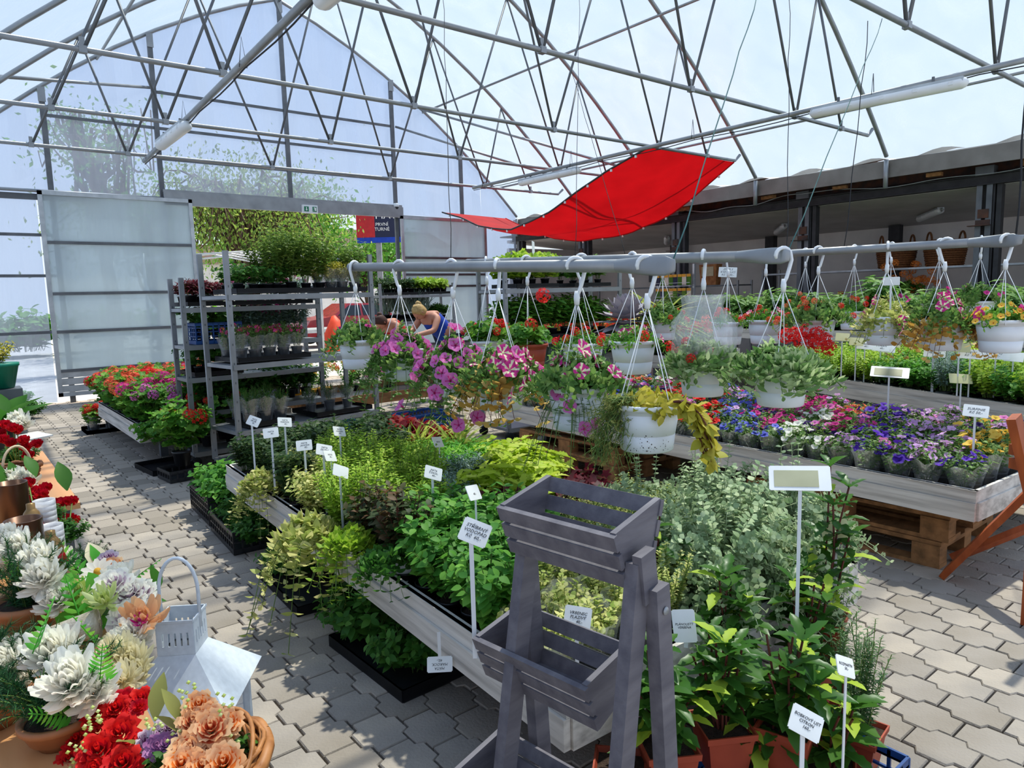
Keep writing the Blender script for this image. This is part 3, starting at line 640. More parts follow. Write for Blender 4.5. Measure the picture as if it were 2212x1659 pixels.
for i, (x, y) in enumerate(((4.15, 1.6), (4.15, 2.3), (5.1, 1.6), (4.2, 4.2), (5.1, 4.2), (5.1, 2.3))):
    g = G(); g.box((0, 0, .023), (.12, .12, .044)); o = g.obj('wood_block', 'pallet', None, loc=(x, y, .292)); tag(o, 'wooden packing block on the pallet stack under the petunia table, %s' % ('near left', 'behind the near left one', 'near right', 'far left', 'far right', 'behind the near right one')[i], 'block', 'packing blocks')
# ================================================================ DANISH TROLLEYS
def trolley(label, loc, rz, W=1.32, D=.54, Ht=1.9, shelves=(.4, .8, 1.2)):
    t = thing('plant_trolley', label, 'trolley', loc, rz)
    for x in (0, W):
        for y in (0, D):
            g = G(); g.box((x, y, Ht/2+.06), (.042, .004, Ht-.12)); g.box((x-.019, y+.012, Ht/2+.06), (.004, .026, Ht-.12)); g.box((x+.019, y+.012, Ht/2+.06), (.004, .026, Ht-.12))
            for k in range(int((Ht-.2)/.16)): g.box((x, y-.0025, .2+k*.16), (.009, .002, .018), 1)
            g.obj('post', ['galv', 'galv_dark'], t)
            g = G(); g.tube([(x+.03, y, .05), (x-.03+.03, y, .05), (x+.0, y, .05)], .05, 4) if False else g.lathe([(.02, 0), (.05, 0.0), (.05, .03), (.02, .03)], 12, 0, (0, 0, -.015), cap1=True)
            wo = g.obj('wheel', 'rubber', t, loc=(x, y, .05), rot=(math.pi/2, 0, 0))
    for z in (.13,)+tuple(shelves):
        g = G(); g.box((W/2, D/2, z), (W-.05, D-.02, .012)); g.box((W/2, -.005, z-.012), (W+.02, .014, .045)); g.box((W/2, D+.005, z-.012), (W+.02, .014, .045)); g.box((.0, D/2, z-.01), (.03, D, .03)); g.box((W, D/2, z-.01), (.03, D, .03))
        g.obj('base_deck' if z == .13 else 'shelf', 'galv', t)
    return t
TB = (1.85, 5.98, 0); TBR = R(7); TA = (1.7, 6.81+.0, 0); TAR = R(2)
trolley('galvanised plant trolley with tall leafy plants on top, nearest the herb table', TB, TBR, 1.4, .52, 1.93, (.42, .98, 1.56))
trolley('galvanised plant trolley with a blue crate, behind the tall-plant trolley', TA, TAR, 1.3, .34, 1.74, (.5, .82, 1.12, 1.46))
def on(tr, rz, x, y, z): return (tr[0]+x*math.cos(rz)-y*math.sin(rz), tr[1]+x*math.sin(rz)+y*math.cos(rz), tr[2]+z)
trolley('far plant trolley of lettuce and chive trays beyond the woman in blue', (5.5, 10.15, 0), R(-8), 1.3, .5, 1.75, (1.12, 1.55))
trolley('plant trolley of leafy seedling trays with cucumber plants on top', (4.45, 5.6, 0), R(-4), 1.58, .5, 1.8, (.62, 1.02, 1.56))
# ================================================================ HANGING RAILS AND BASKETS
def rail(label, a, b, r=.027, flat=(1,)):
    a = Vector(a); b = Vector(b); t = thing('hanging_rail', label, 'rail', a); d = b-a; L = d.length; u = d.normalized()
    g = G(); e0 = .28 if 0 in flat else 0; e1 = .28 if 1 in flat else 0
    g.tube([u*e0, d-u*e1], r, 14)
    sd = u.cross(Vector((0, 0, 1))).normalized()
    for on_, p, q in ((0 in flat, Vector(), u*e0), (1 in flat, d, d-u*e1)):
        if not on_: continue
        V = []; F = []; n = 14; K = 6
        for i in range(K+1):
            k = i/K; c = q+(p-q)*k; wz = r*(1+.45*min(1, k*1.6)); ws = r*(1-.8*min(1, k*1.6))
            for j in range(n): an = 2*math.pi*j/n; V.append(tuple(c+sd*math.cos(an)*ws+Vector((0, 0, 1))*math.sin(an)*wz*(1 if k < .95 else .6)))
        for i in range(K):
            for j in range(n): F.append((i*n+j, i*n+(j+1) % n, (i+1)*n+(j+1) % n, (i+1)*n+j))
        F.append(tuple(range(K*n, K*n+n))); g.add(V, F, 0, True)
    g.obj('pipe', 'galv', t); return a, b
RA0, RA1 = at(757, 577, X=2.1), at(1458, 574, X=2.14)
rail('near galvanised hanging rail with four big white hooks, over the herb table', RA0, RA1)
RB0, RB1 = at(1010, 567, X=3.2), at(1706, 552, X=3.03)
rail('second galvanised hanging rail, ending at the pot of white-green trailing leaves', RB0, RB1)
RC0, RC1 = at(1352, 568, X=5.3), at(2208, 518, X=4.78)
rail('third galvanised hanging rail, over the petunia table at the right', RC0, RC1, flat=(0, 1))
RD0, RD1 = at(1560, 556, X=6.3), at(2330, 505, X=6.1)
rail('farthest galvanised hanging rail of small white pots', RD0, RD1, r=.02)
def rail_at(a, b, px):
    """point of a rail at photograph column px"""
    lo, hi = 0., 1.
    for _ in range(40):
        m = (lo+hi)/2
        if proj(a+(b-a)*m)[0] < px: lo = m
        else: hi = m
    return a+(b-a)*lo
def wring(p, q, label, r=.0035, m='rope'):
    p = Vector(p); q = Vector(q); n = 10; wire(label, [p+(q-p)*(i/n)+Vector((.006*math.sin(i*2.3), .006*math.cos(i*1.9), 0)) for i in range(n+1)], r, m)
e0 = rail_at(RA0, RA1, 1452); wring(e0, at(1640, -20, Y=2.4), 'dark twisted wire holding the near end of the first rail', .003, 'twine')
e0 = rail_at(RB0, RB1, 1700); wring(e0, at(1706, -20, Y=2.2), 'thin wire holding the near end of the second rail', .0018); wring(e0, at(1908, 40, Y=2.6), 'slanting green wire at the near end of the second rail', .0028, 'twine')
e0 = rail_at(RA0, RA1, 975); wring(e0, at(957, -20, Y=4.7), 'thin wire on the middle of the first rail', .0022)
e0 = rail_at(RC0, RC1, 1356); wring(e0, at(1234, 150, Y=6.8), 'thin slanting wire at the far end of the third rail', .003)
e0 = rail_at(RC0, RC1, 1824); wring(e0, at(1877, 45, Y=2.6), 'thin wire on the middle of the third rail', .003)
e0 = rail_at(RC0, RC1, 2196); wring(e0, (e0.x+.35, e0.y+.1, 3.55), 'short chain at the near end of the third rail', .006)
e0 = rail_at(RB0, RB1, 1243); wring(e0, at(1252, -20, Y=4.7), 'thin wire on the middle of the second rail', .002)
# pot
g = G(); PR = .135
g.lathe([(.001, .0), (.098, 0), (.104, .006), (.1115, .066), (.1085, .0675), (.1115, .069), (.1255, .15), (.1225, .1515), (.1265, .153), (.128, .168), (.1385, .17), (.14, .188), (.133, .19), (.128, .185), (.126, .165)], 36, 0, cap0=False)
g.lathe([(.001, .168), (.1265, .165)], 20, 1, cap0=False); ME_POT = g.mesh('pot', ['white_pot', 'soil'])
g = G(); g.lathe([(.03, -.001), (.04, 0), (.118, .186)], 16, 0) ; 
def hanger_mesh(hh, key=[0]):
    """hook over the rail and four straps down to the pot rim; origin at pot base, rail axis hh above rim"""
    g = G(); zt = .19+hh; pts = []
    for i in range(13):
        a = R(-70+i*250/12); pts.append((.0, -.036*math.cos(a)-.0, zt+.036*math.sin(a)))
    pts = [(0, -.006, zt-.13), (0, -.018, zt-.1), (0, -.03, zt-.06), (0, -.04, zt-.02)]+[(0, -.036*math.cos(a), zt+.036*math.sin(a)) for a in np.linspace(0, math.pi*1.12, 9)]
    g.tube(pts, [.006, .009, .009, .0095]+[.0095]*8+[.006], 8)
    g.lathe([(.011, -.03), (.014, .0), (.009, .03)], 8, 0, (0, -.004, zt-.135), cap1=True)
    hook = g.mesh('hook', 'white_plastic'); st = []
    for k in range(4):
        a = math.pi/4+k*math.pi/2+.2; g = G(); p = (.137*math.cos(a), .137*math.sin(a), .178)
        g.tube([(0, -.004, zt-.15), (p[0], p[1], p[2]+.01), (p[0]*1.01, p[1]*1.01, p[2]-.015)], [.002, .002, .004], 5); st.append(g.mesh('strap', 'white_plastic'))
    return hook, st
FL = {}
def flm(k, *a, **kw):
    if k not in FL: FL[k] = petunia_mesh('flower', *a, **kw)
    return FL[k]
flm('star', ['pt_magenta', 'pt_cream', 'pt_cream'], 'star'); flm('pink', ['pt_pink', 'pt_magenta'], 'vein'); flm('magenta', ['pt_magenta', 'pt_dark'], 'plain'); flm('red', ['pt_red', 'pt_dred'], 'plain')
flm('white', ['pt_white', 'pt_yellow'], 'plain'); flm('purple', ['pt_purple', 'pt_violet'], 'plain'); flm('violet', ['pt_violet', 'pt_violet'], 'plain'); flm('lilac', ['pt_lilac', 'pt_mauve'], 'vein'); flm('dark', ['pt_dred', 'pt_dark'], 'plain')
flm('yellow', ['pt_yellow', 'pt_dred'], 'plain'); flm('bicol', ['pt_magenta', 'pt_dark', 'pt_white'], 'bicol')
g = G(); g.add(T_CLUST[0]*.034, T_CLUST[1]); 
for c_n in ('pt_red', 'pt_dred', 'pt_salmon', 'pt_magenta', 'pt_lilac'):
    g = G(); g.add(T_CLUST[0]*.036, T_CLUST[1]); FL['ger_'+c_n] = g.mesh('flower_head', c_n)
def orient(p, d, s=1., spin=0):
    q = Vector(d).to_track_quat('Y', 'Z').to_matrix().to_4x4(); return Matrix.Translation(Vector(p)) @ q @ Matrix.Rotation(spin, 4, 'Y') @ Matrix.Scale(s, 4)
def hanging(label, foli, S_list, p_rail, rim_z, flowers=(), scale=1., tiltd=0, group=None, rz=None, extra_parts=(), name='hanging_basket'):
    """foli: list of (part, mesh); flowers: list of (mesh key, count, which stems, size)"""
    t = thing(name, label, 'hanging basket', (p_rail.x, p_rail.y, rim_z-.19*scale), U(0, 1.5) if rz is None else rz, group, scale)
    hk, st = hanger_mesh((p_rail.z-rim_z)/scale)
    link('pot', ME_POT, t); link('hook', hk, t)
    for s_ in st: link('strap', s_, t)
    for p in foli: link(p[0], p[1], t)
    r = np.random.RandomState(int(abs(p_rail.y*1000)) % 9999)
    for key, cnt, si, size, spread in flowers:
        S = S_list[si]; idx = r.choice(len(S), min(cnt, len(S)), replace=False)
        for i in idx:
            tt = r.randint(S.shape[1]-2 if spread < .5 else 2, S.shape[1]); P = S[i, tt]; out = Vector((P[0], P[1], 0)); out = out/(out.length+.02)
            D = out*.8+Vector((r.randn()*.25, r.randn()*.25, .35)); P = Vector(P)+D.normalized()*.03
            link('flower' if not key.startswith('ger') else 'flower_head', FL[key], t, mw=orient(P, D, size*(.85+.3*r.rand()), r.rand()*6))
    return t
# ================================================================ HANGING BASKETS
def hb(label, a, b, hook_px, rim_y, foli, S, fl=(), scale=1., dx=0, **kw):
    p = rail_at(a, b, hook_px); k = proj(p)[2]
    lo, hi = p.z-1.2, p.z
    for _ in range(30):
        m = (lo+hi)/2
        if proj((p.x, p.y, m))[1] > rim_y: lo = m
        else: hi = m
    return hanging(label, foli, S, p, lo, fl, scale, **kw)
LM = lambda lf, st='stem_green': [lf, st]
def pet_fol(seed, lf='lf_petunia', n=60, h=.17, rad=.27, droop=.3, size=.042, per=8, T=T_OVAL, **kw): return foliage_mesh('foliage', LM(lf), seed, n, h, rad, T, size, per, .15, z0=.17, droop=droop, base=.09, **kw)
mpA, SpA = pet_fol(1, droop=.42, n=130, rad=.33, h=.2); mpB, SpB = pet_fol(2, droop=.25, n=90, rad=.27, h=.22); mpC, SpC = pet_fol(3, 'lf_petunia', 110, .24, .28, .2)
mdry, Sdry = foliage_mesh('dry_leaves', LM('lf_dry', 'stem_red'), 5, 40, .1, .29, T_OVAL, .06, 6, .3, z0=.17, droop=.28, base=.08, wid=1.1)
myel, Syel = foliage_mesh('foliage', LM('lf_yelgr', 'stem_red'), 6, 22, .08, .16, T_OVAL, .055, 5, .3, z0=.16, droop=.04, base=.09, wid=1.1)
mtrail, Strail = foliage_mesh('trailing_stems', LM('lf_rosem', 'stem_green'), 7, 46, .1, .26, T_NARROW, .03, 9, .2, z0=.17, droop=.42, base=.09, wid=.8, pairs=2)
mger, Sger = foliage_mesh('foliage', LM('lf_geran'), 8, 34, .22, .2, T_GER, .075, 4, .4, z0=.15, droop=.03, base=.08, pairs=1, up=.1)
mwhite, Swhite = foliage_mesh('foliage', LM('lf_wg'), 9, 110, .17, .27, T_NARROW, .06, 9, .2, z0=.165, droop=.2, base=.1, wid=1.7)
mcal, Scal = foliage_mesh('foliage', LM('lf_geran'), 10, 60, .14, .2, T_NARROW, .035, 7, .25, z0=.16, droop=.1, base=.09, wid=1.5)
mvar, Svar = foliage_mesh('foliage', LM('lf_varieg'), 11, 50, .2, .24, T_OVAL, .045, 7, .25, z0=.16, droop=.28, base=.09)
P_ = lambda n, m: [(n, m)]
# near rail, from the near end
pa_ = hb('white hanging pot with sparse yellow leaves and withered trailing stems at its right', RA0, RA1, 1396, 868, [('foliage', myel)], [Syel, Strail], rz=.4)
hb('white hanging pot of yellow leaves and thin trailing stems, second on the first rail', RA0, RA1, 1243, 832, [('trailing_stems', mtrail), ('foliage', mpC)], [SpC, Strail], [('star', 12, 0, 1.35, 1), ('pink', 9, 1, 1.15, 1)], rz=.9)
hb('white hanging pot of striped petunias and dry golden leaves, third on the first rail', RA0, RA1, 1074, 800, [('foliage', mpB), ('dry_leaves', mdry)], [SpB], [('star', 20, 0, 1.45, 1), ('pink', 6, 0, 1.1, 1)], rz=2.2)
hb('hanging basket of long trailing pink petunias, fourth on the first rail', RA0, RA1, 975, 778, [('foliage', mpA)], [SpA], [('pink', 44, 0, 1.3, 1), ('star', 3, 0, 1.1, 1)], rz=.3)
hb('hanging basket of pink petunias with leaves over its rim, fifth on the first rail', RA0, RA1, 862, 752, [('foliage', mpA)], [SpA], [('pink', 40, 0, 1.25, 1)], rz=3.6)
hb('white hanging pot of green leaves at the far end of the first rail', RA0, RA1, 766, 733, [('foliage', mpB)], [SpB], [('magenta', 4, 0, 1, 1)], rz=5)
g = G(); r_ = np.random.RandomState(8); ca_ = math.atan2(-pa_.location.y, -pa_.location.x)-pa_.rotation_euler.z
for k in range(110):
    z_ = .012+.1*r_.rand()**2; a_ = ca_+r_.randn()*.6; rr = .1045+.007*z_/.066; q = .0008+.0022*r_.rand()**2; c_ = np.array([rr*math.cos(a_), rr*math.sin(a_), z_]); t_ = np.array([-math.sin(a_), math.cos(a_), 0]); u_ = np.array([0, 0, 1.])
    g.add([c_-t_*q, c_-u_*q, c_+t_*q, c_+u_*q*1.3], [(0, 1, 2, 3)])
g.obj('dirt_specks', 'soil', pa_)['kind'] = 'stuff'
# extra trailing growth of the near pot: withered stems and grass-like stems
g = G(); r_ = np.random.RandomState(4); base = at(1455, 868, X=2.03)
for k in range(7):
    n = 9; P = [Vector((0, 0, 0))]; 
    for i in range(1, n): P.append(P[-1]+Vector((.022+.004*r_.randn()-.002*i, -.012+.006*r_.randn(), .012-.0075*i-.003*k/3)))
    g.tube(P, [.0045]*5+[.003]*4, 5, 1); A = np.array([tuple(p) for p in P[2:]])
    for q in range(2): g.scat(T_OVAL, A, r_.randn(len(A), 3)*.6+np.array([.2, -.2, -.5]), r_.randn(len(A), 3)+np.array([0, -.5, .6]), .05+.015*r_.rand(len(A)), 1.15, 0)
tag(g.obj('withered_stem', ['lf_yelgr', 'stem_red'], None, loc=base), 'drooping yellow-leaved red stems hanging over the dirt-specked pot', 'plant')
g = G(); base = at(1345, 872, X=2.02)
for k in range(110):
    a = 2.6+1.2*r_.rand(); ln = .12+.14*r_.rand(); d = Vector((-math.cos(a*.4)*.55*ln+.03*r_.randn(), .5*ln*r_.rand(), 0)); P = [Vector((.04*r_.randn(), .03*r_.randn(), .03*r_.rand()))+d*t+Vector((0, 0, .07*t-.26*t*t*(ln/.2))) for t in np.linspace(0, 1, 6)]
    g.tube(P, .0013, 3, 1, False); A = np.array([tuple(p) for p in P[1:]])
    for q in range(3): g.scat(T_NARROW, A, r_.randn(len(A), 3)*.8+np.array([0, 0, -.7]), r_.randn(len(A), 3), .02, .7, 0)
tag(g.obj('trailing_rosemary', ['lf_olive', 'stem_green'], None, loc=base), 'fine grassy stems spilling left from the dirt-specked pot', 'plant')
# second rail
g = G(); g.lathe([(.13, .0), (.15, .06), (.17, .15), (.15, .24), (.1, .32), (.11, .38)], 14, 0, cap0=False); V_ = g.v[0]; an_ = np.arctan2(V_[:, 1], V_[:, 0]); V_[:, :2] *= (1+.12*np.sin(an_*5+V_[:, 2]*23))[:, None]; WRAP = g.mesh('clear_wrap', 'sleeve')
hb('white hanging pot of green-white leaves at the near end of the second rail', RB0, RB1, 1692, 788, [('foliage', mwhite)], [Swhite], [], rz=1)
lob_ = hb('white hanging pot with lobelia and clear wrap, behind the striped petunias', RB0, RB1, 1520, 775, [('foliage', mwhite)], [Swhite], [('lilac', 3, 0, 1, 1), ('ger_pt_red', 5, 0, .7, 1)], rz=2)
hb('white hanging pot of striped petunias and red clusters behind the first rail end', RB0, RB1, 1366, 735, [('foliage', mcal)], [Scal], [('star', 5, 0, 1, 1), ('ger_pt_red', 5, 0, .9, 1)], rz=3)
hb('hanging pot of small leaves and red flowers left of the striped petunias', RB0, RB1, 1256, 740, [('foliage', mcal)], [Scal], [('ger_pt_red', 6, 0, .9, 1), ('dark', 3, 0, 1, 1)], rz=4)
tg_ = hb('terracotta hanging pot of bushy geranium with one tall red head', RB0, RB1, 1137, 742, [('foliage', mger)], [Sger], [('ger_pt_red', 2, 0, 1.3, 0)], rz=1.4)
for c_ in tg_.children:
    if c_.name.startswith('pot'): me_ = ME_POT.copy(); me_.materials[0] = MATS['terracotta']; c_.data = me_
link('flower_head', FL['ger_pt_red'], tg_, loc=(-.05, -.1, .52), scale=1.6)
hb('hanging pot of red geraniums at the far part of the second rail', RB0, RB1, 1050, 735, [('foliage', mger)], [Sger], [('ger_pt_red', 14, 0, .85, 0)], rz=2.4)
link('clear_wrap', WRAP, lob_, loc=(0, 0, .14))
# third rail
hb('white hanging pot crowded with small yellow flowers', RC0, RC1, 2174, 690, [('foliage', mcal)], [Scal], [('yellow', 46, 0, .62, 0), ('magenta', 5, 0, 1, 0)], rz=1)
hb('white hanging pot of striped magenta petunias and dry golden leaves at the right', RC0, RC1, 2045, 690, [('foliage', mpB), ('dry_leaves', mdry)], [SpB], [('star', 10, 0, 1.35, 1), ('bicol', 2, 0, 1.2, 0)], rz=3.3)
hb('white hanging pot of cream-edged leaves with a blank white sign', RC0, RC1, 1918, 683, [('foliage', mvar)], [Svar], [('star', 3, 0, 1.1, 1)], rz=2)
rg_ = hb('hanging pot with big red geranium heads, behind the green-white trailing pot', RC0, RC1, 1768, 690, [('foliage', mpC)], [SpC], [('ger_pt_red', 7, 0, .7, 0), ('ger_pt_salmon', 4, 0, .7, 0)], rz=1)
dd_ = proj(rg_.location)[2]
bpy.context.view_layer.update()
for px_, py_ in ((1718, 722), (1742, 716), (1765, 722), (1782, 735), (1792, 752), (1770, 745), (1698, 725), (1755, 738), (1730, 735)): link('flower_head', FL['ger_pt_red'], rg_, loc=rg_.matrix_world.inverted() @ at(px_, py_, d=dd_-.2+U(-.05, .05)), scale=1.7, rot=(U(-1, 1), U(-1, 1), 0))
hb('hanging pot of red and orange flowers with fine leaves, under the third rail', RC0, RC1, 1655, 690, [('foliage', mcal)], [Scal], [('star', 7, 0, 1, 1), ('ger_pt_salmon', 8, 0, .7, 0), ('ger_pt_red', 5, 0, .7, 0)], rz=2)
hb('hanging pot of scarlet clusters behind the wrapped pot', RC0, RC1, 1574, 695, [('foliage', mcal)], [Scal], [('ger_pt_red', 12, 0, .8, 1), ('bicol', 4, 0, 1, 1)], rz=2.6)
hb('hanging pot of tiny red flowers near the far end of the third rail', RC0, RC1, 1432, 690, [('foliage', mpC)], [SpC], [('ger_pt_red', 9, 0, .7, 0)], rz=2.9)
for i, (px, ry, key, lb) in enumerate(((1740, 668, 'ger_pt_salmon', 'small white pot of coral flowers on the farthest rail, leftmost'), (1846, 672, 'ger_pt_red', 'small white pot of red flowers on the farthest rail, second from the left'), (1927, 660, 'magenta', 'small white pot on the farthest rail behind the cream-leaved pot'), (2032, 655, 'magenta', 'small white pot on the farthest rail behind the striped petunias'), (2120, 650, 'magenta', 'small white pot of magenta flowers at the near end of the farthest rail'))):
    hb(lb, RD0, RD1, px, ry, [('foliage', (mpC, mcal, mvar, mpB, mpC)[i])], [SpC], [(key, 8, 0, .8, 0)], scale=.85, rz=i*1.3)
# ================================================================ POTTED PLANTS OF THE TABLES
SM_POT = pot_mesh('pot', ['black_plastic', 'soil'], .05, .085); SQ_POT = pot_mesh('pot', ['terracotta', 'soil'], .07, .13, True)
g = G(); g.lathe([(.05, .0), (.057, .08), (.075, .16), (.088, .205)], 12, 0, cap0=False)
for i in range(0): pass
V_ = g.v[0]; ang = np.arctan2(V_[:, 1], V_[:, 0]); V_[:, :2] *= (1+.09*np.sin(ang*4+V_[:, 2]*30))[:, None]; V_[-12:, 2] += .015*np.sin(np.arange(12)*2.3); ME_SLEEVE = g.mesh('clear_sleeve', 'sleeve')
def fol(lf, seed, **kw):
    st = kw.pop('st', 'stem_green'); return foliage_mesh('foliage', LM(lf, st), seed, **kw)
def variants(n, f): return [f(i) for i in range(n)]
KINDS = {}
def kind(key, label, cat, group, protos, pot=SM_POT, sleeve=False): KINDS[key] = (label, cat, group, protos, pot, sleeve)
def mk(key, label, group, lf, n=3, pot=SM_POT, sleeve=False, fl=None, cat='plant', **kw):
    pr = []
    for i in range(n):
        kk = dict(kw); kk['n'] = kk.pop('n_st', 22); m_, S = fol(lf, (sum(map(ord, key))*3+i*17) % 9973, **kk); parts = [('foliage', m_)]
        if pot is not None: parts.insert(0, ('pot', pot))
        if sleeve: parts.append(('clear_sleeve', ME_SLEEVE))
        if fl:
            for c_, T, fr, sz, mm in fl: parts.append(('flowers', flowers_mesh('flowers', [c_] if isinstance(c_, str) else list(c_), S, T, fr, sz, i+3, m=mm)))
        pr.append(parts)
    KINDS[key] = (label, group, pr, cat)
mk('mintdark', 'dark olive-leaved mint plant at the far end of the herb table', 'dark mint at the far end of the herb table', 'lf_dark', n=3, h=.28, rad=.11, size=.05, per=9)
mk('croton', 'red and orange leaved potted plant at the back of the herb table', 'red-leaved plants at the back of the herb table', 'lf_red', n=2, h=.2, rad=.12, T=T_LAUREL, size=.12, per=4)
mk('strap', 'striped yellow-green strap-leaved plant at the back of the herb table', 'striped grassy plants at the back of the herb table', 'lf_strap', n=2, h=.1, rad=.07, T=T_STRAP, size=.24, per=4, t0=.1, up=1.2, stem=False)
mk('grassy', 'bright green fine-leaved herb left of the lime-leaved plants', 'bright green fine herbs in the middle of the herb table', 'lf_grass', n=1, h=.1) if False else mk('grassy', 'bright green fine-leaved herb left of the lime-leaved plants', 'bright green fine herbs in the middle of the herb table', 'lf_grass', n=3, h=.22, rad=.12, T=T_NARROW, size=.07, per=9)
mk('lime', 'lime-yellow large-leaved plant near the right side of the herb table', 'lime-leaved plants of the herb table', 'lf_lime', n=3, h=.26, rad=.13, T=T_SERR, size=.13, per=4, up=.15)
mk('silverblue', 'feathery blue-grey herb in the middle of the herb table', 'blue-grey feathery herbs of the herb table', 'lf_sblue', n=2, h=.24, rad=.11, T=T_NARROW, size=.04, per=14)
mk('purple', 'dark red-purple leaved plant right of the middle of the herb table', 'purple-leaved plants of the herb table', 'lf_purple', n=3, h=.16, rad=.13, T=T_IVY, size=.09, per=3, st='stem_red', up=.1)
mk('creamy', 'airy plant of tiny cream leaves behind the grey plant stand', 'tiny cream-leaved plants behind the plant stand', 'lf_varieg', n=3, h=.26, rad=.12, T=T_MINI, size=.018, per=16, pairs=3)
mk('varieg', 'cream-edged mint plant along the left edge of the herb table', 'cream-edged mint on the left edge of the herb table', 'lf_varieg', n=3, h=.22, rad=.13, T=T_OVAL, size=.035, per=11)
mk('limefine', 'tall yellow-green thyme-like herb in the middle of the herb table', 'yellow-green herbs in the middle of the herb table', 'lf_bright', n=4, h=.32, rad=.11, T=T_OVAL, size=.028, per=16)
mk('choc', 'bronze-stemmed mint plant in front of the yellow-green herbs', 'bronze mint of the herb table', 'lf_choc', n=3, h=.32, rad=.11, T=T_OVAL, size=.05, per=8, st='stem_red')
mk('brightmint', 'bright green crinkly-leaved mint behind the grey plant stand', 'bright green mint left of the plant stand', 'lf_mint2', n=3, h=.27, rad=.12, T=T_OVAL, size=.055, per=8, wid=1.2)
mk('bigmint', 'lush dark green large-leaved mint at the table edge', 'lush green mint at the left edge of the herb table', 'lf_mint', n=4, h=.27, rad=.13, T=T_OVAL, size=.068, per=8, wid=1.15)
mk('silsleeve', 'silver trailing plant in a clear sleeve near the table corner', 'silver plants in clear sleeves on the herb table', 'lf_silver', n=3, sleeve=True, h=.17, rad=.085, T=T_ROUND, size=.02, per=10)
mk('varsleeve', 'small cream-edged plant in a clear sleeve behind the plant stand', 'small cream-edged plants in sleeves behind the plant stand', 'lf_varieg', n=3, sleeve=True, h=.16, rad=.1, T=T_ROUND, size=.026, per=9)
mk('heli', 'silver-green round-leaved trailing plant in a tall mass at the right of the herb table', 'silver helichrysum mass right of the plant stand', 'lf_silver', n=4, sleeve=True, h=.46, rad=.36, T=T_ROUND, size=.028, per=13, droop=.34, pairs=2, st='stem_pale', n_st=70)
HK = [('croton', 840, 870, 960, 918), ('strap', 880, 880, 1100, 925), ('mintdark', 470, 870, 645, 995), ('mintdark', 640, 860, 880, 935), ('grassy', 890, 918, 1062, 965), ('lime', 1050, 905, 1215, 1015), ('silverblue', 935, 960, 1055, 1030),
 ('purple', 1020, 975, 1340, 1040), ('creamy', 1180, 1000, 1430, 1130), ('varieg', 520, 950, 700, 1180), ('limefine', 690, 905, 960, 1065), ('choc', 690, 1040, 880, 1170), ('brightmint', 880, 1040, 1110, 1200), ('bigmint', 740, 1120, 1000, 1290), ('silsleeve', 900, 1180, 1120, 1400), ('varsleeve', 1100, 1110, 1420, 1420)]
def kind_at(px, py, table, default):
    for k, x0, y0, x1, y1 in table:
        if x0 <= px <= x1 and y0 <= py <= y1: return k
    return default
def plant(key, loc, s=1., name='potted_herb', rz=None, label=None, group=True):
    lb, gp, pr, cat = KINDS[key]; return put(pr[rnd.randrange(len(pr))], name, label or lb, cat, loc, U(0, 6.28) if rz is None else rz, s*U(.9, 1.12), gp if group else None)
ORD = ['first', 'second', 'third', 'fourth', 'fifth', 'sixth', 'seventh', 'eighth', 'ninth', 'tenth', 'eleventh', 'twelfth', 'thirteenth', 'fourteenth', 'fifteenth', 'sixteenth', 'seventeenth', 'eighteenth', 'nineteenth', 'twentieth', 'twenty-first', 'twenty-second', 'twenty-third', 'twenty-fourth', 'twenty-fifth', 'twenty-sixth']
SHORT = {'mintdark': 'dark olive mint', 'croton': 'red-leaved plant', 'strap': 'striped grassy plant', 'grassy': 'bright green fine herb', 'lime': 'lime large-leaved plant', 'silverblue': 'blue-grey feathery herb', 'purple': 'dark purple-leaved plant', 'creamy': 'airy cream-leaved plant', 'varieg': 'cream-edged mint', 'limefine': 'yellow-green thyme-like herb', 'choc': 'bronze-stemmed mint', 'brightmint': 'bright crinkly mint', 'bigmint': 'lush green mint', 'silsleeve': 'sleeved silver plant', 'varsleeve': 'sleeved cream-edged plant', 'heli': 'silver trailing plant'}
y = 1.46
row = 0
while y < 4.78:
    cnt_ = 0
    for i in range(8):
        x = 1.30+i*.158+(.03 if row % 2 else 0); q_ = turn((x, y, Z1-.1), *K1); px, py, k = proj((q_[0], q_[1], Z1+.24)); key = kind_at(px, py, HK, None)
        if key is None: key = 'heli' if x > 1.85 and y < 2.4 else ('creamy' if px > 1180 else 'brightmint' if py > 1040 else 'limefine')
        if key == 'heli' and (row+i) % 3: continue
        nm = {'lime': 'lime_leaf_plant', 'purple': 'purple_leaf_plant', 'croton': 'red_leaf_plant', 'strap': 'striped_grass_plant', 'heli': 'silver_trailing_plant', 'silsleeve': 'silver_trailing_plant'}.get(key, 'potted_herb')
        plant(key, (q_[0]+U(-.012, .012), q_[1]+U(-.012, .012), Z1-.1), 1, nm, label='%s, %s row from near table end, %s from the left' % (SHORT[key], ORD[row], ORD[cnt_])); cnt_ += 1
    y += .16; row += 1
for x, y_, s in ((2.05, 1.42, 1.05), (2.3, 1.5, 1.1), (2.42, 1.75, 1.05), (2.1, 1.8, 1.1), (1.95, 1.55, .9), (2.4, 2.05, 1), (1.88, 1.4, .7), (2.6, 1.45, .95), (2.6, 1.8, 1), (2.5, 1.35, .7), (2.66, 1.5, 1.05), (2.2, 1.36, .8)): hi_ = globals().get('hi_', -1)+1; plant('heli', (x, y_, Z1-.1), s, 'silver_trailing_plant', label='big silver trailing plant right of the plant stand, %s' % ('behind the printed card', 'in the middle of the mass', 'toward the petunia table', 'just above the printed card', 'left of the middle', 'farthest back', 'nearest the plant stand leg', 'nearest the table corner', 'behind the table corner', 'at the near table edge', 'trailing past the table corner', 'at the near table edge, left')[hi_])
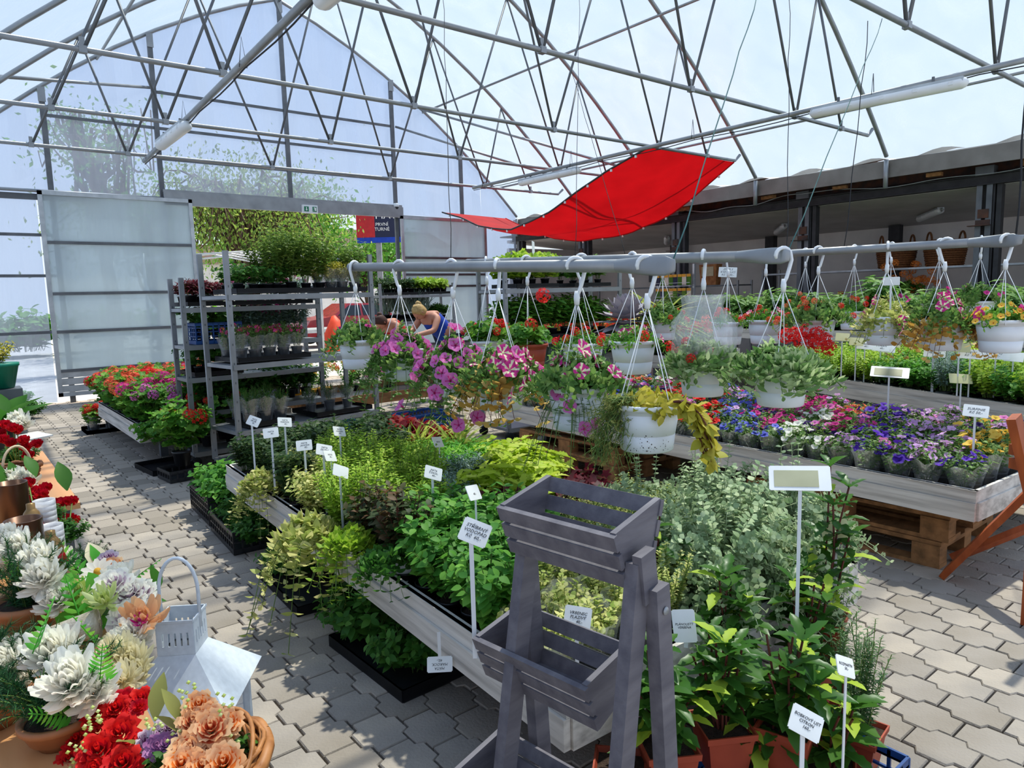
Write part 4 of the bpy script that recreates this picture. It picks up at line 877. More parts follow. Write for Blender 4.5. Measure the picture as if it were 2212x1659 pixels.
# trailing mint hanging over the left edge
mtr, Str_ = foliage_mesh('foliage', LM('lf_varieg'), 31, 46, .12, .26, T_OVAL, .042, 12, .15, z0=.0, droop=.42, base=.06)
mtr2, _x = foliage_mesh('foliage', LM('lf_bright'), 33, 40, .1, .2, T_OVAL, .04, 10, .15, z0=.0, droop=.3, base=.06)
mtr3, _x = foliage_mesh('foliage', LM('lf_mint'), 35, 36, .12, .2, T_OVAL, .05, 8, .15, z0=.0, droop=.22, base=.06)
mlow, _x = foliage_mesh('foliage', LM('lf_mint'), 36, 40, .24, .2, T_OVAL, .05, 9, .15, z0=.02, droop=.05, base=.1)
mlow2, _x = foliage_mesh('foliage', LM('lf_mint2'), 37, 40, .24, .2, T_OVAL, .07, 7, .15, z0=.02, droop=.02, base=.1)
for lb, me, x, y_, z, s in (('cream-edged mint sprawling over the table edge to the floor', mtr, 1.2, 3.0, .45, 1.3), ('cream-edged mint trailing off the table above the black crates', mtr, 1.32, 3.95, .5, .85), ('yellow-green parsley-like plant spilling over the table edge', mtr2, 1.24, 2.68, .5, .95), ('dark green mint leaning over the table edge', mtr3, 1.24, 2.35, .5, .75)):
    tag(link('trailing_mint', me, None, loc=(x, y_, z), rot=(0, 0, U(0, 6)), scale=s, label=lb), lb, 'plant')
# crates and low plants under the table edge
def crate(label, loc, rz, W, D, Hh, m, name='crate', group=None, lattice=True, wall=.008):
    t = thing(name, label, 'crate', loc, rz, group)
    g = G(); g.box((0, 0, .006), (W, D, .01)); g.obj('bottom', m, t)
    for sx, sy, L in ((1, 0, D), (-1, 0, D), (0, 1, W), (0, -1, W)):
        g = G(); n = max(4, int(L/.05)); along = (lambda u, z: (sx*W/2, u, z)) if sx else (lambda u, z: (u, sy*D/2, z)); dm = (lambda a, h: (wall, a, h)) if sx else (lambda a, h: (a, wall, h))
        g.box(along(0, Hh-.014), dm(L, .028)); g.box(along(0, .02), dm(L, .03))
        if lattice:
            for i in range(n+1): g.box(along(-L/2+i*L/n, Hh/2), dm(.01, Hh-.01))
            for k in range(1, int(Hh/.04)): g.box(along(0, .035+k*.04), dm(L, .008))
        else: g.box(along(0, Hh/2), dm(L, Hh))
        g.obj('side', m, t)
    return t
crate('black lattice crate of sage plants left of the herb table', (1.47, 5.17, 0), -.05, .36, .55, .2, 'black_plastic')
crate('shallow black crate of mint in front of the sage crate', (1.42, 4.5, 0), -.06, .36, .58, .14, 'black_plastic')
crate('shallow black tray under the trailing mint', (1.36, 3.45, 0), -.05, .32, .6, .05, 'black_plastic', lattice=False, name='plant_tray')
crate('black tray of dark mint on the floor under the herb table', (1.4, 2.5, 0), .03, .42, .6, .05, 'black_plastic', lattice=False, name='plant_tray')
def low(label, me, x, y_, z, s, name='mint_plant'): tag(link(name, me, None, loc=(x, y_, z), rot=(0, 0, U(0, 6)), scale=s), label, 'plant')
low('broad-leaved sage plant in the far part of the black crate', mlow2, 1.48, 5.28, .09, 1.1); low('broad-leaved sage plant in the near part of the black crate', mlow2, 1.46, 5.02, .08, 1.05)
low('mint plant in the shallow black crate', mlow, 1.4, 4.6, .04, .95); low('mint plant at the near end of the shallow crate', mlow, 1.36, 4.28, .03, .8); low('mint plant in the shallow tray on the floor', mlow, 1.34, 3.62, .02, .9)
low('dark mint plant on the floor under the table, farther of two', mlow, 1.33, 2.72, .02, 1.15); low('dark mint plant on the floor under the table, nearer of two', mlow, 1.33, 2.38, .02, .95)
# ---- petunia table
def pet(key, col, seed=0, sleeve=False, lf='lf_petunia', col2=None, **kw):
    mk(key, key, 'x', lf, n=2, sleeve=sleeve, h=.19, rad=.1, T=T_OVAL, size=.034, per=7, fl=[((col, col2 or col), T_PET, .5, .025, M_PET)], **kw)
PC = {'yellow': ('pt_yellow', 'yellow'), 'lilac': ('pt_lilac', 'lilac'), 'purple': ('pt_purple', 'purple'), 'violet': ('pt_violet', 'dark violet'), 'white': ('pt_white', 'white'), 'magenta': ('pt_magenta', 'magenta'), 'salmon': ('pt_salmon', 'coral'), 'red': ('pt_red', 'red'), 'blue': ('pt_blue', 'blue'), 'pink': ('pt_pink', 'pink')}
for k, (c_, nm) in PC.items():
    for sl in (0, 1):
        key = 'pet_'+k+('_s' if sl else ''); pet(key, c_, sleeve=bool(sl)); lb, gp, pr, cat = KINDS[key]
        KINDS[key] = ('%s petunia %s' % (nm, 'in a clear sleeve in the front rows of the petunia table' if sl else 'among the rows behind on the petunia table'), '%s petunias %s' % (nm, 'in clear sleeves' if sl else 'on the petunia table'), pr, cat)
PK = [('white', 1690, 880, 1800, 990), ('magenta', 1640, 800, 1830, 900), ('salmon', 1820, 780, 1900, 880), ('violet', 1800, 920, 1850, 990), ('purple', 1840, 850, 1950, 960), ('magenta', 1800, 800, 1870, 930), ('lilac', 1940, 840, 2075, 980), ('yellow', 2060, 840, 2212, 960), ('blue', 1560, 820, 1640, 960), ('red', 1440, 820, 1600, 960)]
y = 1.30; row = 0
while y < 5.05:
    for i in range(10):
        x = 3.93+i*.155; q_ = turn((x, y, Z2-.1), *K2); px, py, k = proj((q_[0], q_[1], Z2+.17)); c_ = kind_at(px, py, PK, None)
        if c_ is None: c_ = ('magenta', 'pink', 'red', 'salmon', 'blue', 'white', 'lilac')[rnd.randrange(7)] if y > 2 else ('lilac', 'purple', 'pink', 'yellow')[rnd.randrange(4)]
        elif rnd.random() < .18: c_ = ('magenta', 'pink', 'lilac', 'violet')[rnd.randrange(4)]
        if px > 2500: continue
        plant('pet_'+c_+('_s' if i < 2 or row == 0 else ''), (q_[0]+U(-.012, .012), q_[1]+U(-.015, .015), Z2-.1), .92, 'petunia', label='%s petunia%s, %s row from near end, %s from the aisle' % (PC[c_][1], ' in sleeve' if (i < 2 or row == 0) else '', ORD[row], ORD[i]))
    y += .155; row += 1
# ---- far herb table
mk('yherb', 'low yellow-green herb on the far herb table', 'yellow-green herbs on the far table', 'lf_bright', n=3, h=.24, rad=.13, T=T_OVAL, size=.04, per=9)
mk('yherb2', 'golden-leaved herb on the far herb table', 'golden herbs on the far table', 'lf_lime', n=2, h=.28, rad=.12, T=T_OVAL, size=.04, per=9)
mk('gherb', 'green leafy herb on the far herb table', 'green herbs on the far table', 'lf_mint2', n=2, h=.2, rad=.13, T=T_OVAL, size=.05, per=7)
mk('sherb', 'silver-grey lavender-like herb on the far herb table', 'silver herbs on the far table', 'lf_sblue', n=2, h=.28, rad=.12, T=T_NARROW, size=.04, per=13)
TK = [('sherb', 2005, 780, 2062, 850), ('yherb2', 2055, 745, 2140, 800), ('gherb', 1940, 800, 2010, 850), ('gherb', 2050, 800, 2110, 850)]
y = .9; row = 0
while y < 4.6:
    for i in range(8):
        x = 5.76+i*.2; q_ = turn((x, y, Z3-.1), *K3); px, py, k = proj((q_[0], q_[1], Z3+.1))
        if px > 2600: continue
        key = kind_at(px, py, TK, 'yherb' if rnd.random() < .8 else 'gherb'); plant(key, (q_[0]+U(-.02, .02), q_[1]+U(-.02, .02), Z3-.1), 1.1, label='%s on far table, %s row from right end, %s from the front' % ({'yherb': 'yellow-green herb', 'yherb2': 'golden herb', 'gherb': 'green herb', 'sherb': 'silver herb'}[key], ORD[row], ORD[i]))
    y += .19; row += 1
# ---- geranium table by the left aisle
for key, c_, nm in (('g_red', 'pt_red', 'red'), ('g_sal', 'pt_salmon', 'coral'), ('g_mag', 'pt_magenta', 'magenta'), ('g_pink', 'pt_pink', 'pink')):
    mk(key, '%s geranium on the table by the left aisle' % nm, '%s geraniums by the left aisle' % nm, 'lf_geran', n=2, h=.3, rad=.15, T=T_GER, size=.075, per=4, pairs=2, up=.15, fl=[(c_, T_CLUST, .22, .042, 0)])
y = 7.36; row = 0
while y < 9.4:
    for i in range(7):
        x = 1.44+i*.19; px, py, k = proj((x, y, .6)); 
        key = 'g_mag' if y < 7.8 and rnd.random() < .6 else ('g_pink' if y < 7.6 else ('g_sal' if rnd.random() < .5 else ('g_red' if rnd.random() < .8 else 'g_mag')))
        plant(key, (x+U(-.02, .02), y+U(-.02, .02), .27), 1.3, 'geranium', label='%s geranium by left aisle, %s row from near end, %s from left' % ({'g_red': 'red', 'g_sal': 'coral', 'g_mag': 'magenta', 'g_pink': 'pink'}[key], ORD[row], ORD[i]))
    y += .2; row += 1
def gtray(label, x, y, W, D, key, nx, ny, z=0, s=1., name='geranium', rz=0, lb=None, gp=None):
    crate(label, (x, y, z), rz, W, D, .05, 'black_plastic', name='plant_tray', lattice=False)
    for i in range(nx):
        for j in range(ny):
            o = plant(key, (x-W/2+(i+.5)*W/nx, y-D/2+(j+.5)*D/ny, z+.012), s, name); 
            if lb: o['label'] = '%s, %s from left, %s row' % (lb, ORD[i], ('near', 'far')[j])
            if gp: o['group'] = gp
mk('g_redl', 'x', 'x', 'lf_geran', n=2, h=.24, rad=.12, T=T_GER, size=.065, per=4, pairs=2, up=.15, fl=[('pt_red', T_CLUST, .4, .04, 0)], sleeve=True)
gtray('black tray of red geraniums on the floor by the geranium table', 1.5, 9.75, .6, .42, 'g_redl', 3, 2, lb='red geranium in the tray on the aisle floor', gp='red geraniums on the aisle floor')
crate('empty black pot tray on the floor below the geranium table', (1.5, 7.0, 0), .1, .42, .5, .05, 'black_plastic', name='plant_tray', lattice=False)
low('leafy geranium hanging below the geranium table corner', mger, 1.5, 7.1, .02, 1.3, 'geranium')
# ================================================================ TROLLEY CONTENTS
mk('g_low', 'x', 'x', 'lf_geran', n=2, h=.3, rad=.16, T=T_GER, size=.075, per=4, pairs=2, up=.15, fl=[('pt_red', T_CLUST, .16, .045, 0)])
mk('tall', 'x', 'x', 'lf_tree', n=3, h=.6, rad=.2, T=T_OVAL, size=.06, per=11)
mk('ysmall', 'x', 'x', 'lf_yelgr', n=2, h=.2, rad=.1, T=T_OVAL, size=.03, per=8, sleeve=True)
mk('straw', 'x', 'x', 'lf_mint', n=2, h=.2, rad=.14, T=T_ROUND, size=.06, per=3)
mk('darkveg', 'x', 'x', 'lf_mint', n=2, h=.22, rad=.13, T=T_SERR, size=.08, per=6)
mk('slflow', 'x', 'x', 'lf_petunia', n=2, h=.2, rad=.09, T=T_OVAL, size=.03, per=8, sleeve=True, fl=[('pt_magenta', T_CLUST_S, .25, .018, 0), ('pt_yellow', T_CLUST_S, .25, .016, 0)])
mk('slgreen', 'x', 'x', 'lf_mint', n=2, h=.2, rad=.1, T=T_NARROW, size=.03, per=12, sleeve=True)
mk('gaz', 'x', 'x', 'lf_purple', n=2, h=.12, rad=.09, T=T_NARROW, size=.08, per=4, st='stem_green')
mk('carn', 'x', 'x', 'lf_sblue', n=2, h=.24, rad=.13, T=T_NARROW, size=.07, per=9, fl=[('pt_magenta', T_CLUST_S, .3, .022, 0)])
def shelf_row(tr, rz, x0, x1, z, key, n, lb, gp, ys=(.14, .38), s=1., name='potted_plant', tray=None):
    if tray: crate(tray, on(tr, rz, (x0+x1)/2, .25, z+.008), rz, x1-x0, .46, .04, 'black_plastic', name='plant_tray', lattice=False)
    for i in range(n):
        for yy in ys:
            o = plant(key, on(tr, rz, x0+(i+.5)*(x1-x0)/n, yy, z+.02), s, name); o['label'] = lb+(', %s from left%s' % (ORD[i], '' if len(ys) == 1 else (', front', ', back')[ys.index(yy)])) if n > 1 else lb+('' if len(ys) == 1 else (', front one', ', back one')[ys.index(yy)]); o['group'] = gp
# trolley B (near)
shelf_row(TB, TBR, .08, .62, 1.575, 'straw', 4, 'small leafy plant left on the near trolley top', 'small plants on the top shelf of the near trolley', tray='black tray at the left end of the near trolley top shelf', s=.8)
shelf_row(TB, TBR, .42, 1.0, 1.575, 'tall', 4, 'tall leafy shrub on the near trolley top', 'tall leafy shrubs on the near trolley', s=.9, tray='black tray under the tall shrubs')
shelf_row(TB, TBR, .98, 1.36, 1.575, 'ysmall', 3, 'golden small-leaved plant beside the tall shrubs', 'golden sleeved plants on the near trolley', s=.95, tray='black tray under the golden sleeved plants')
shelf_row(TB, TBR, 1.25, 1.42, 1.575, 'tall', 1, 'slender shrub at the right end of the near trolley', 'slender shrubs on the near trolley', s=.75)
shelf_row(TB, TBR, .05, .72, .995, 'slflow', 5, 'sleeved pink-flowered plant on the near trolley', 'sleeved flowers on the middle shelf of the near trolley', tray='black tray on the middle shelf of the near trolley')
shelf_row(TB, TBR, .1, .52, .435, 'slgreen', 3, 'sleeved green plant on the near trolley low shelf', 'sleeved green plants on the low shelf', s=1.05, tray='black tray on the low shelf of the near trolley')
shelf_row(TB, TBR, .75, 1.35, .435, 'slgreen', 3, 'small green plant right on the near trolley low shelf', 'small green plants right on the low shelf', ys=(.3,), s=.9, tray='black cell tray at the right of the low trolley shelf')
crate('turquoise plastic crate under the low shelf of the near trolley', on(TB, TBR, 1.15, .25, .15), TBR, .36, .3, .16, 'cyan_plastic')
crate('dark blue crate under the near trolley, right of the turquoise crate', (3.75, 6.0, 0), .1, .5, .36, .26, 'blue_plastic')
crate('dark blue crate on the floor beyond the near trolley', (4.0, 6.6, 0), .1, .55, .36, .26, 'blue_plastic')
# trolley A (far)
shelf_row(TA, TAR, .05, .42, 1.475, 'gaz', 3, 'small bronze-leaved plant on the far trolley top', 'small bronze plants on the far trolley', tray='black tray left on the top of the far trolley')
shelf_row(TA, TAR, .45, 1.25, 1.475, 'carn', 4, 'pink-budded plant on the far trolley top', 'pink-budded plants on the far trolley top', s=.8, tray='black tray right on the top of the far trolley')
crate('blue lattice crate of strawberry plants on the far trolley', on(TA, TAR, .3, .17, 1.13), TAR, .42, .32, .2, 'blue_plastic')
shelf_row(TA, TAR, .12, .48, 1.15, 'straw', 2, 'strawberry plant in the blue crate', 'strawberry plants in the blue crate', s=1.1)
shelf_row(TA, TAR, .58, 1.2, 1.13, 'carn', 4, 'grey-green plant beside the blue crate', 'grey-green flowering plants beside the blue crate', s=1.1)
shelf_row(TA, TAR, .06, .5, .83, 'straw', 3, 'strawberry plant on the shelf below the blue crate', 'strawberry plants below the blue crate', s=.95, tray='black tray on the shelf below the blue crate')
shelf_row(TA, TAR, .1, .55, .51, 'darkveg', 3, 'dark leafy plant left on the far trolley low shelf', 'dark leafy plants on the far trolley', s=1, tray='black tray on the low shelf of the far trolley')
shelf_row(TA, TAR, .6, 1.25, .51, 'darkveg', 4, 'dense dark plant right on the far trolley low shelf', 'dense dark plants on the far trolley', s=1.05)
shelf_row(TA, TAR, .05, .5, .14, 'g_low', 2, 'red geranium on the bottom deck of the far trolley', 'red geraniums on the bottom deck', s=1.3, name='geranium')
plant('g_low', (1.52, 6.55, .1), 1.4, 'geranium', label='large red geranium on the floor left of the far trolley', group=False)
crate('black crate under the geranium left of the far trolley', (1.5, 6.5, 0), .1, .3, .3, .1, 'black_plastic')
mk('yflo', 'leafy yellow-flowered bush behind the trolleys', 'yellow-flowered bushes behind the trolleys', 'lf_geran', n=2, h=.45, rad=.25, T=T_OVAL, size=.05, per=9, fl=[('pt_yellow', T_CLUST_S, .3, .03, 0), ('pt_red', T_CLUST_S, .2, .03, 0)])
display_table('low wooden bench behind the trolleys', 3.0, 5.2, 7.3, 8.4, .42, .12, [(3.3, 7.6), (4.9, 7.6)], 'pallet')
for i in range(9): plant('yflo', (3.1+i*.25, 7.5+.35*(i % 2), .4), .8, 'flowering_bush', label='leafy yellow-flowered bush behind the trolleys, %s from the left' % ORD[i])
for i in range(4):
    g = G(); g.lathe([(.05, 0), (.07, .1), (.075, .1), (.075, .12)], 14, 0, cap1=True); o = g.obj('yellow_pot', 'yellow', None, loc=(2.75+i*.17, 7.42, .42)); tag(o, 'yellow flower pot on the bench behind the trolleys, %s from the left' % ORD[i], 'pot', 'yellow pots behind the trolleys')
# far trolley of lettuce
TC = (5.5, 10.15, 0); TCR = R(-8)
mk('let', 'x', 'x', 'lf_dark', n=2, h=.12, rad=.12, T=T_SERR, size=.09, per=3); mk('let2', 'x', 'x', 'lf_bright', n=2, h=.12, rad=.12, T=T_OVAL, size=.08, per=3); mk('chive', 'x', 'x', 'lf_sblue', n=2, h=.26, rad=.1, T=T_NEEDLE, size=.2, per=3, up=3)
shelf_row(TC, TCR, .08, .65, 1.56, 'let', 4, 'dark lettuce on the far trolley top', 'dark lettuces', s=1.1, tray='black tray of dark lettuce on the far trolley')
shelf_row(TC, TCR, .7, 1.25, 1.56, 'let2', 4, 'pale green lettuce on the far trolley top', 'pale lettuces', s=1.1, tray='black tray of pale lettuce on the far trolley')
shelf_row(TC, TCR, .05, .9, 1.13, 'chive', 6, 'chive tuft on the far trolley', 'chive tufts', s=1.1, tray='black tray of chives on the far trolley')
shelf_row(TC, TCR, .92, 1.27, 1.13, 'darkveg', 2, 'dark seedling right of the chives', 'dark seedlings beside the chives', s=.8)
# cucumber trolley
TDD = (4.45, 5.6, 0); TDR = R(-4)
mk('cuc', 'x', 'x', 'lf_bright', n=2, h=.26, rad=.16, T=T_GER, size=.13, per=3, up=.3); mk('seed', 'x', 'x', 'lf_geran', n=2, h=.34, rad=.14, T=T_SERR, size=.11, per=5, up=.3)
shelf_row(TDD, TDR, .15, .7, 1.575, 'cuc', 3, 'cucumber seedling on top of the seedling trolley', 'cucumber seedlings on the trolley top', s=.95, tray='black tray of cucumber seedlings')
shelf_row(TDD, TDR, .92, 1.45, 1.575, 'seed', 3, 'pepper seedling on top of the seedling trolley', 'pepper seedlings on the trolley top', s=.75, tray='black tray of pepper seedlings')
shelf_row(TDD, TDR, .08, 1.5, 1.035, 'seed', 8, 'leafy seedling on the seedling trolley middle shelf', 'leafy seedlings on the middle shelf', s=.95, tray='black tray along the middle shelf of the seedling trolley')
shelf_row(TDD, TDR, .08, 1.5, .63, 'chive', 7, 'small grassy pot on the seedling trolley low shelf', 'grassy pots on the low shelf', s=.8, tray='black tray along the low shelf of the seedling trolley')
g = G(); g.lathe([(.1, 0), (.145, .2), (.155, .2), (.155, .23), (.14, .23)], 24, 0); ME_TP = g.mesh('pot', 'terracotta')
# tomato plants on a long bench at the far right
display_table('tall bench of tomato plants at the far right', 8.9, 10.3, 1.6, 7.6, .95, .14, [(9.1, 2), (10.1, 2), (9.1, 7), (10.1, 7)])
mk('tom', 'tomato seedling on the tall bench at the far right', 'tomato seedlings at the far right', 'lf_tom', n=3, h=.48, rad=.2, T=T_SERR, size=.15, per=6, up=.1)
for i in range(20):
    for j in range(4): plant('tom', (9.05+j*.33, 1.75+i*.295, .85), 1., 'tomato_plant', label='tomato seedling on the tall bench, %s row from the right, %s from the front' % (ORD[i], ORD[j]))
for x, y, h in ((8.85, 3.9, 1.55), (8.8, 2.65, 1.5), (8.9, 5.2, 1.5)): plant('tom', (x, y, h-.62), 1.25, 'tomato_plant', label='tall tomato plant rising above the others, %s' % {3.9: 'by the blank sign', 2.65: 'behind the striped petunias', 5.2: 'farther back'}[y], group=False)
# mixed flowers between the rails and the far table (orange, red, striped)
display_table('bench of mixed flowering plants behind the wrapped hanging pot', 6.15, 7.5, 4.9, 7.5, .8, .14, [(6.2, 5.1), (7.1, 5.1), (6.2, 7.2), (7.1, 7.2)])
for key, c_, nm in (('mx_r', 'pt_red', 'red'), ('mx_o', 'pt_orange', 'orange'), ('mx_c', 'pt_salmon', 'coral')):
    mk(key, 'bushy plant with %s flowers on the bench behind the hanging pots' % nm, '%s-flowered bushes on the bench' % nm, 'lf_geran', n=2, h=.36, rad=.17, T=T_OVAL, size=.05, per=7, fl=[(c_, T_CLUST_S, .5, .035, 0)])
for i in range(12):
    for j in range(5):
        q_ = ('mx_r', 'mx_o', 'mx_c', 'mx_r')[rnd.randrange(4)]; plant(q_, (6.28+j*.27, 5.03+i*.21, .7), 1., 'flowering_bush', label='%s-flowered bush on the bench, %s row from the right, %s from the front' % ({'mx_r': 'red', 'mx_o': 'orange', 'mx_c': 'coral'}[q_], ORD[i], ORD[j]))
mk('spider', 'x', 'x', 'lf_strap', n=1, h=.14, rad=.1, T=T_STRAP, size=.36, per=3, t0=.1, up=1.1, stem=False); plant('spider', (6.3, 5.15, .95), 1, 'striped_grass_plant', label='big arching striped-leaf plant beside the 200 price tag', group=False)
# silver artichoke-like bloom
g = G(); r_ = np.random.RandomState(3)
for k in range(7): 
    n = 10; a = np.arange(n)*2*math.pi/n+k*.4; el = R(80-18*k); D = np.stack([np.cos(a)*math.cos(el), np.sin(a)*math.cos(el), np.full(n, math.sin(el))], 1); g.scat(leaf_t([.1, .25, .2, .01], droop=-.15), D*.05, D, np.tile([0, 0, 1.], (n, 1)), .13+.01*k)
mat('pt_silver', '#a9a2a8', '#8f8791', rough=.7, island=True); tag(g.obj('silver_plant', 'pt_silver', None, loc=at(1352, 690, d=6.6), scale=1.35), 'silvery purple artichoke-like plant behind the straps of the hanging pots', 'plant')
# ================================================================ GREY WOODEN PLANT STAND
ST = thing('plant_stand', 'three-tier grey wooden plant stand with slatted boxes', 'plant stand', (0, 0, 0)); SU = Vector((.125, -.992, 0)); SV = Vector((.992, .125, 0))
A0 = at(1077, 1090, z=1.03); B0 = at(1325, 1155, z=1.03); SU = (B0-A0); SL = SU.length; SU.normalize(); SV = Vector((-SU.y, SU.x, 0))
def sbox(front_l, L, zt, dtop=.175, dep=.125, slats=3, tiltz=.035, fu=0.):
    """slatted planter: front top edge starts at front_l and runs along SU"""
    f0 = Vector(front_l); f1 = f0+SU*L; b0 = f0+SV*dtop+Vector((0, 0, tiltz)); b1 = b0+SU*L; inw = Vector((0, 0, -dep))+SV*.045; inb = Vector((0, 0, -dep))-SV*.04; th = .012
    hs = dep/slats
    for k in range(slats):
        for (p0, p1, iv, nm) in ((f0, f1, inw, 'front_slat'), (b0, b1, inb, 'back_slat')):
            a = p0+iv*((k+.5)/slats); b = p1+iv*((k+.5)/slats); g = G(); sgn = 1 if nm == 'front_slat' else -1
            n_ = iv.cross(SU).normalized()
            g.beam(a-SU*.004, b+SU*.004, th, dep/slats*.84, up=-iv); g.obj(nm, 'grey_wood', ST)
    for e, sg in ((f0, 1), (f1, -1)):
        q = e+SV*dtop+Vector((0, 0, tiltz)); i = SU*(sg*.006); V = []
        for o_ in (i-SU*.007, i+SU*.007): V += [e+SV*.006+o_, q-SV*.006+o_, q+inb-SV*.004+o_, e+inw+SV*.004+o_]
        g = G(); g.add([tuple(v) for v in V], [(0, 1, 2, 3), (7, 6, 5, 4), (0, 4, 5, 1), (1, 5, 6, 2), (2, 6, 7, 3), (3, 7, 4, 0)]); g.obj('end_panel', 'grey_wood', ST)
    fb = f0+inw; bb = b0+inb
    for k in (0, 1):
        c = fb.lerp(bb, .22+.56*k); g = G(); g.beam(c+SU*.01+Vector((0, 0, .008)), c+SU*(L-.01)+Vector((0, 0, .008)), (bb-fb).length*.42, .01); g.obj('bottom_slat', 'grey_wood', ST)
sbox(A0, SL, 1.03)
A1 = at(1024, 1374, z=.68); B1 = at(1263, 1484, z=.68); L1 = (B1-A1).length; sbox(A1, L1, .68, .17, .12, 3, .03)
A2 = at(978, 1662, z=.37); sbox(A2, L1+.01, .37, .17, .12, 3, .03)
def leg(a, b, w=.03, d=.048): g = G(); g.beam(a, b, d, w, up=SU); g.obj('leg', 'grey_wood', ST)
for o_, nm in ((A0+SU*.012, 0), (A0+SU*(SL+.018), 1)):
    ou = SU*(.0 if nm else -.0); top = o_+SV*.06+Vector((0, 0, -.07)); fr = Vector((top.x, top.y, 0))-SV*.15; rr_ = Vector((top.x, top.y, 0))+SV*.10
    if nm == 0: top = top+Vector((0, 0, -.05))+SV*.02
    leg(top, fr); leg(top+SV*.025+SU*(.027 if nm else -.027)+Vector((0, 0, -.05)), rr_+SU*(.027 if nm else -.027))
    if nm: g = G(); g.beam(o_+SV*.06+SU*.012+Vector((0, 0, -.045)), o_+SV*.075+SU*.012+Vector((0, 0, -.15)), .05, .022, up=SU); g.obj('cleat', 'grey_wood', ST)
    q = top+SV*.03+SU*(.045 if nm else -.045)+Vector((0, 0, -.1)); g = G(); g.lathe([(.001, .003), (.007, .003), (.009, 0)], 12, 0, cap0=False); o2 = g.obj('bolt', 'galv', ST, loc=q); o2.rotation_mode = 'QUATERNION'; o2.rotation_quaternion = (SU if nm else -SV).to_track_quat('Z', 'Y')

# orange-brown wooden rack at the right edge
OR = thing('wooden_rack', 'orange-brown wooden folding rack at the right edge beside the petunia table', 'rack', (0, 0, 0))
def ob(a, b, w=.05, h=.03, nm='beam', up=(0, 0, 1)): g = G(); g.beam(a, b, w, h, up=up); g.obj(nm, 'orange_wood', OR)
p0 = at(2190, 900, X=3.42); p1 = at(2255, 1180, X=3.55); ob(p0, p1, .075, .035, 'post', (0, 1, 0))
q0 = at(2040, 1240, z=.02); q1 = at(2235, 1050, X=3.72); ob(q0, q1, .085, .03, 'leg', (0, 1, 0))
q0 = at(2090, 1225, z=.02)+Vector((.08, .1, 0)); q1 = at(2270, 1120, z=.3); ob(q0, q1, .07, .03, 'leg', (0, 1, 0))
for px, py in ((2195, 970), (2195, 1000), (2240, 1140), (2245, 1180)): a = at(px, py, X=3.5); ob(a-Vector((.03, 0, 0)), a+Vector((.5, -.28, 0)), .05, .045, 'cross_slat')
a = at(2240, 1100, X=3.6); ob(Vector((a.x, a.y, 0)), Vector((a.x, a.y, .7)), .06, .05, 'post', (0, 1, 0))
# ================================================================ LEFT STALL: tables, lantern, bouquets
ZT = .72
def plain_table(label, x0, x1, y0, y1, z):
    t = thing('stall_table', label, 'table', ((x0+x1)/2, (y0+y1)/2, 0)); W = x1-x0; L = y1-y0
    g = G(); g.box((0, 0, z-.012), (W, L, .024)); g.obj('table_top', 'laminate', t)
    for a in (-1, 1):
        for b in (-1, 1): g = G(); g.box((a*(W/2-.05), b*(L/2-.05), (z-.025)/2), (.04, .04, z-.025)); g.obj('leg', 'galv_dark', t)
plain_table('light wood laminate table of grave decorations at the left', -.2, .235, .9, 3.2, ZT)
plain_table('second light wood table beyond the brown vases at the left', -.2, .36, 3.25, 4.6, ZT)
# mass-market flower meshes
MUM = [mum_mesh('bloom', 'pt_white', .05, i, n=(10, 14, 18, 21, 22, 20), wd=.2) for i in range(3)]; MUMC = [mum_mesh('bloom', 'pt_cream', .045, 7, n=(9, 13, 16, 18, 16))]; MUMG = mum_mesh('bloom', ['pt_green'], .035, 9, n=(10, 14, 14), wd=.14)
RS = {k: rose_mesh('rose', ms, .036, i, edge=len(ms) > 1 if isinstance(ms, list) else False) for i, (k, ms) in enumerate({'red': ['pt_dred', 'pt_red'], 'brightred': ['pt_red', 'pt_dred'], 'orange': ['pt_orange', 'pt_peach'], 'salmon': ['pt_rosesal', 'pt_peach'], 'peach': ['pt_orange', 'pt_peach'], 'mauve': ['pt_mauve', 'pt_lavrose'], 'lav': ['pt_lavrose', 'pt_white'], 'violet': ['pt_lilac', 'pt_mauve']}.items())}
ROSEBUD = rose_mesh('rose', ['pt_red', 'pt_dred'], .026, 11, True, .35); DAISY = daisy_mesh('bloom', ['pt_white', 'pt_yellow']); PROTEA = mum_mesh('bloom', ['pt_peach'], .06, 4, n=(8, 10, 14), wd=.22); MAGC = mum_mesh('bloom_centre', ['pt_magenta'], .03, 5, n=(10, 10), wd=.12)
def fir_mesh(seed, h=.16, rad=.1, n=30, nd=190, ln=.024):
    r = np.random.RandomState(seed); g = G(); S = stems(r, n, h, rad, .02, droop=.02); stem_tubes(g, S, .001, 1)
    for s in S:
        t = r.rand(nd)*5.9; i = t.astype(int); f = (t-i)[:, None]; P = s[i]*(1-f)+s[np.minimum(i+1, 6)]*f; D = s[np.minimum(i+1, 6)]-s[i]; D /= np.linalg.norm(D, axis=1)[:, None]+1e-9
        g.scat(T_NEEDLE, P, r.randn(nd, 3)*.7+D*.7, r.randn(nd, 3), ln*(1-.3*r.rand(nd)), .8, 0)
    return g.mesh('fir_twigs', ['lf_fir', 'stem_green'])
FIR = [fir_mesh(1), fir_mesh(2, .12, .12)]
g = G(); g.lathe([(.045, 0), (.05, .012), (.062, .02), (.075, .05), (.082, .055), (.082, .07), (.072, .07), (.066, .055)], 24, 0); g.lathe([(.001, .06), (.07, .058)], 20, 1, cap0=False); BOWL = g.mesh('bowl', ['clay_bowl', 'soil'])
g = G(); n = 8; P = np.array([(0, 0, z) for z in np.linspace(.01, .11, 9)])
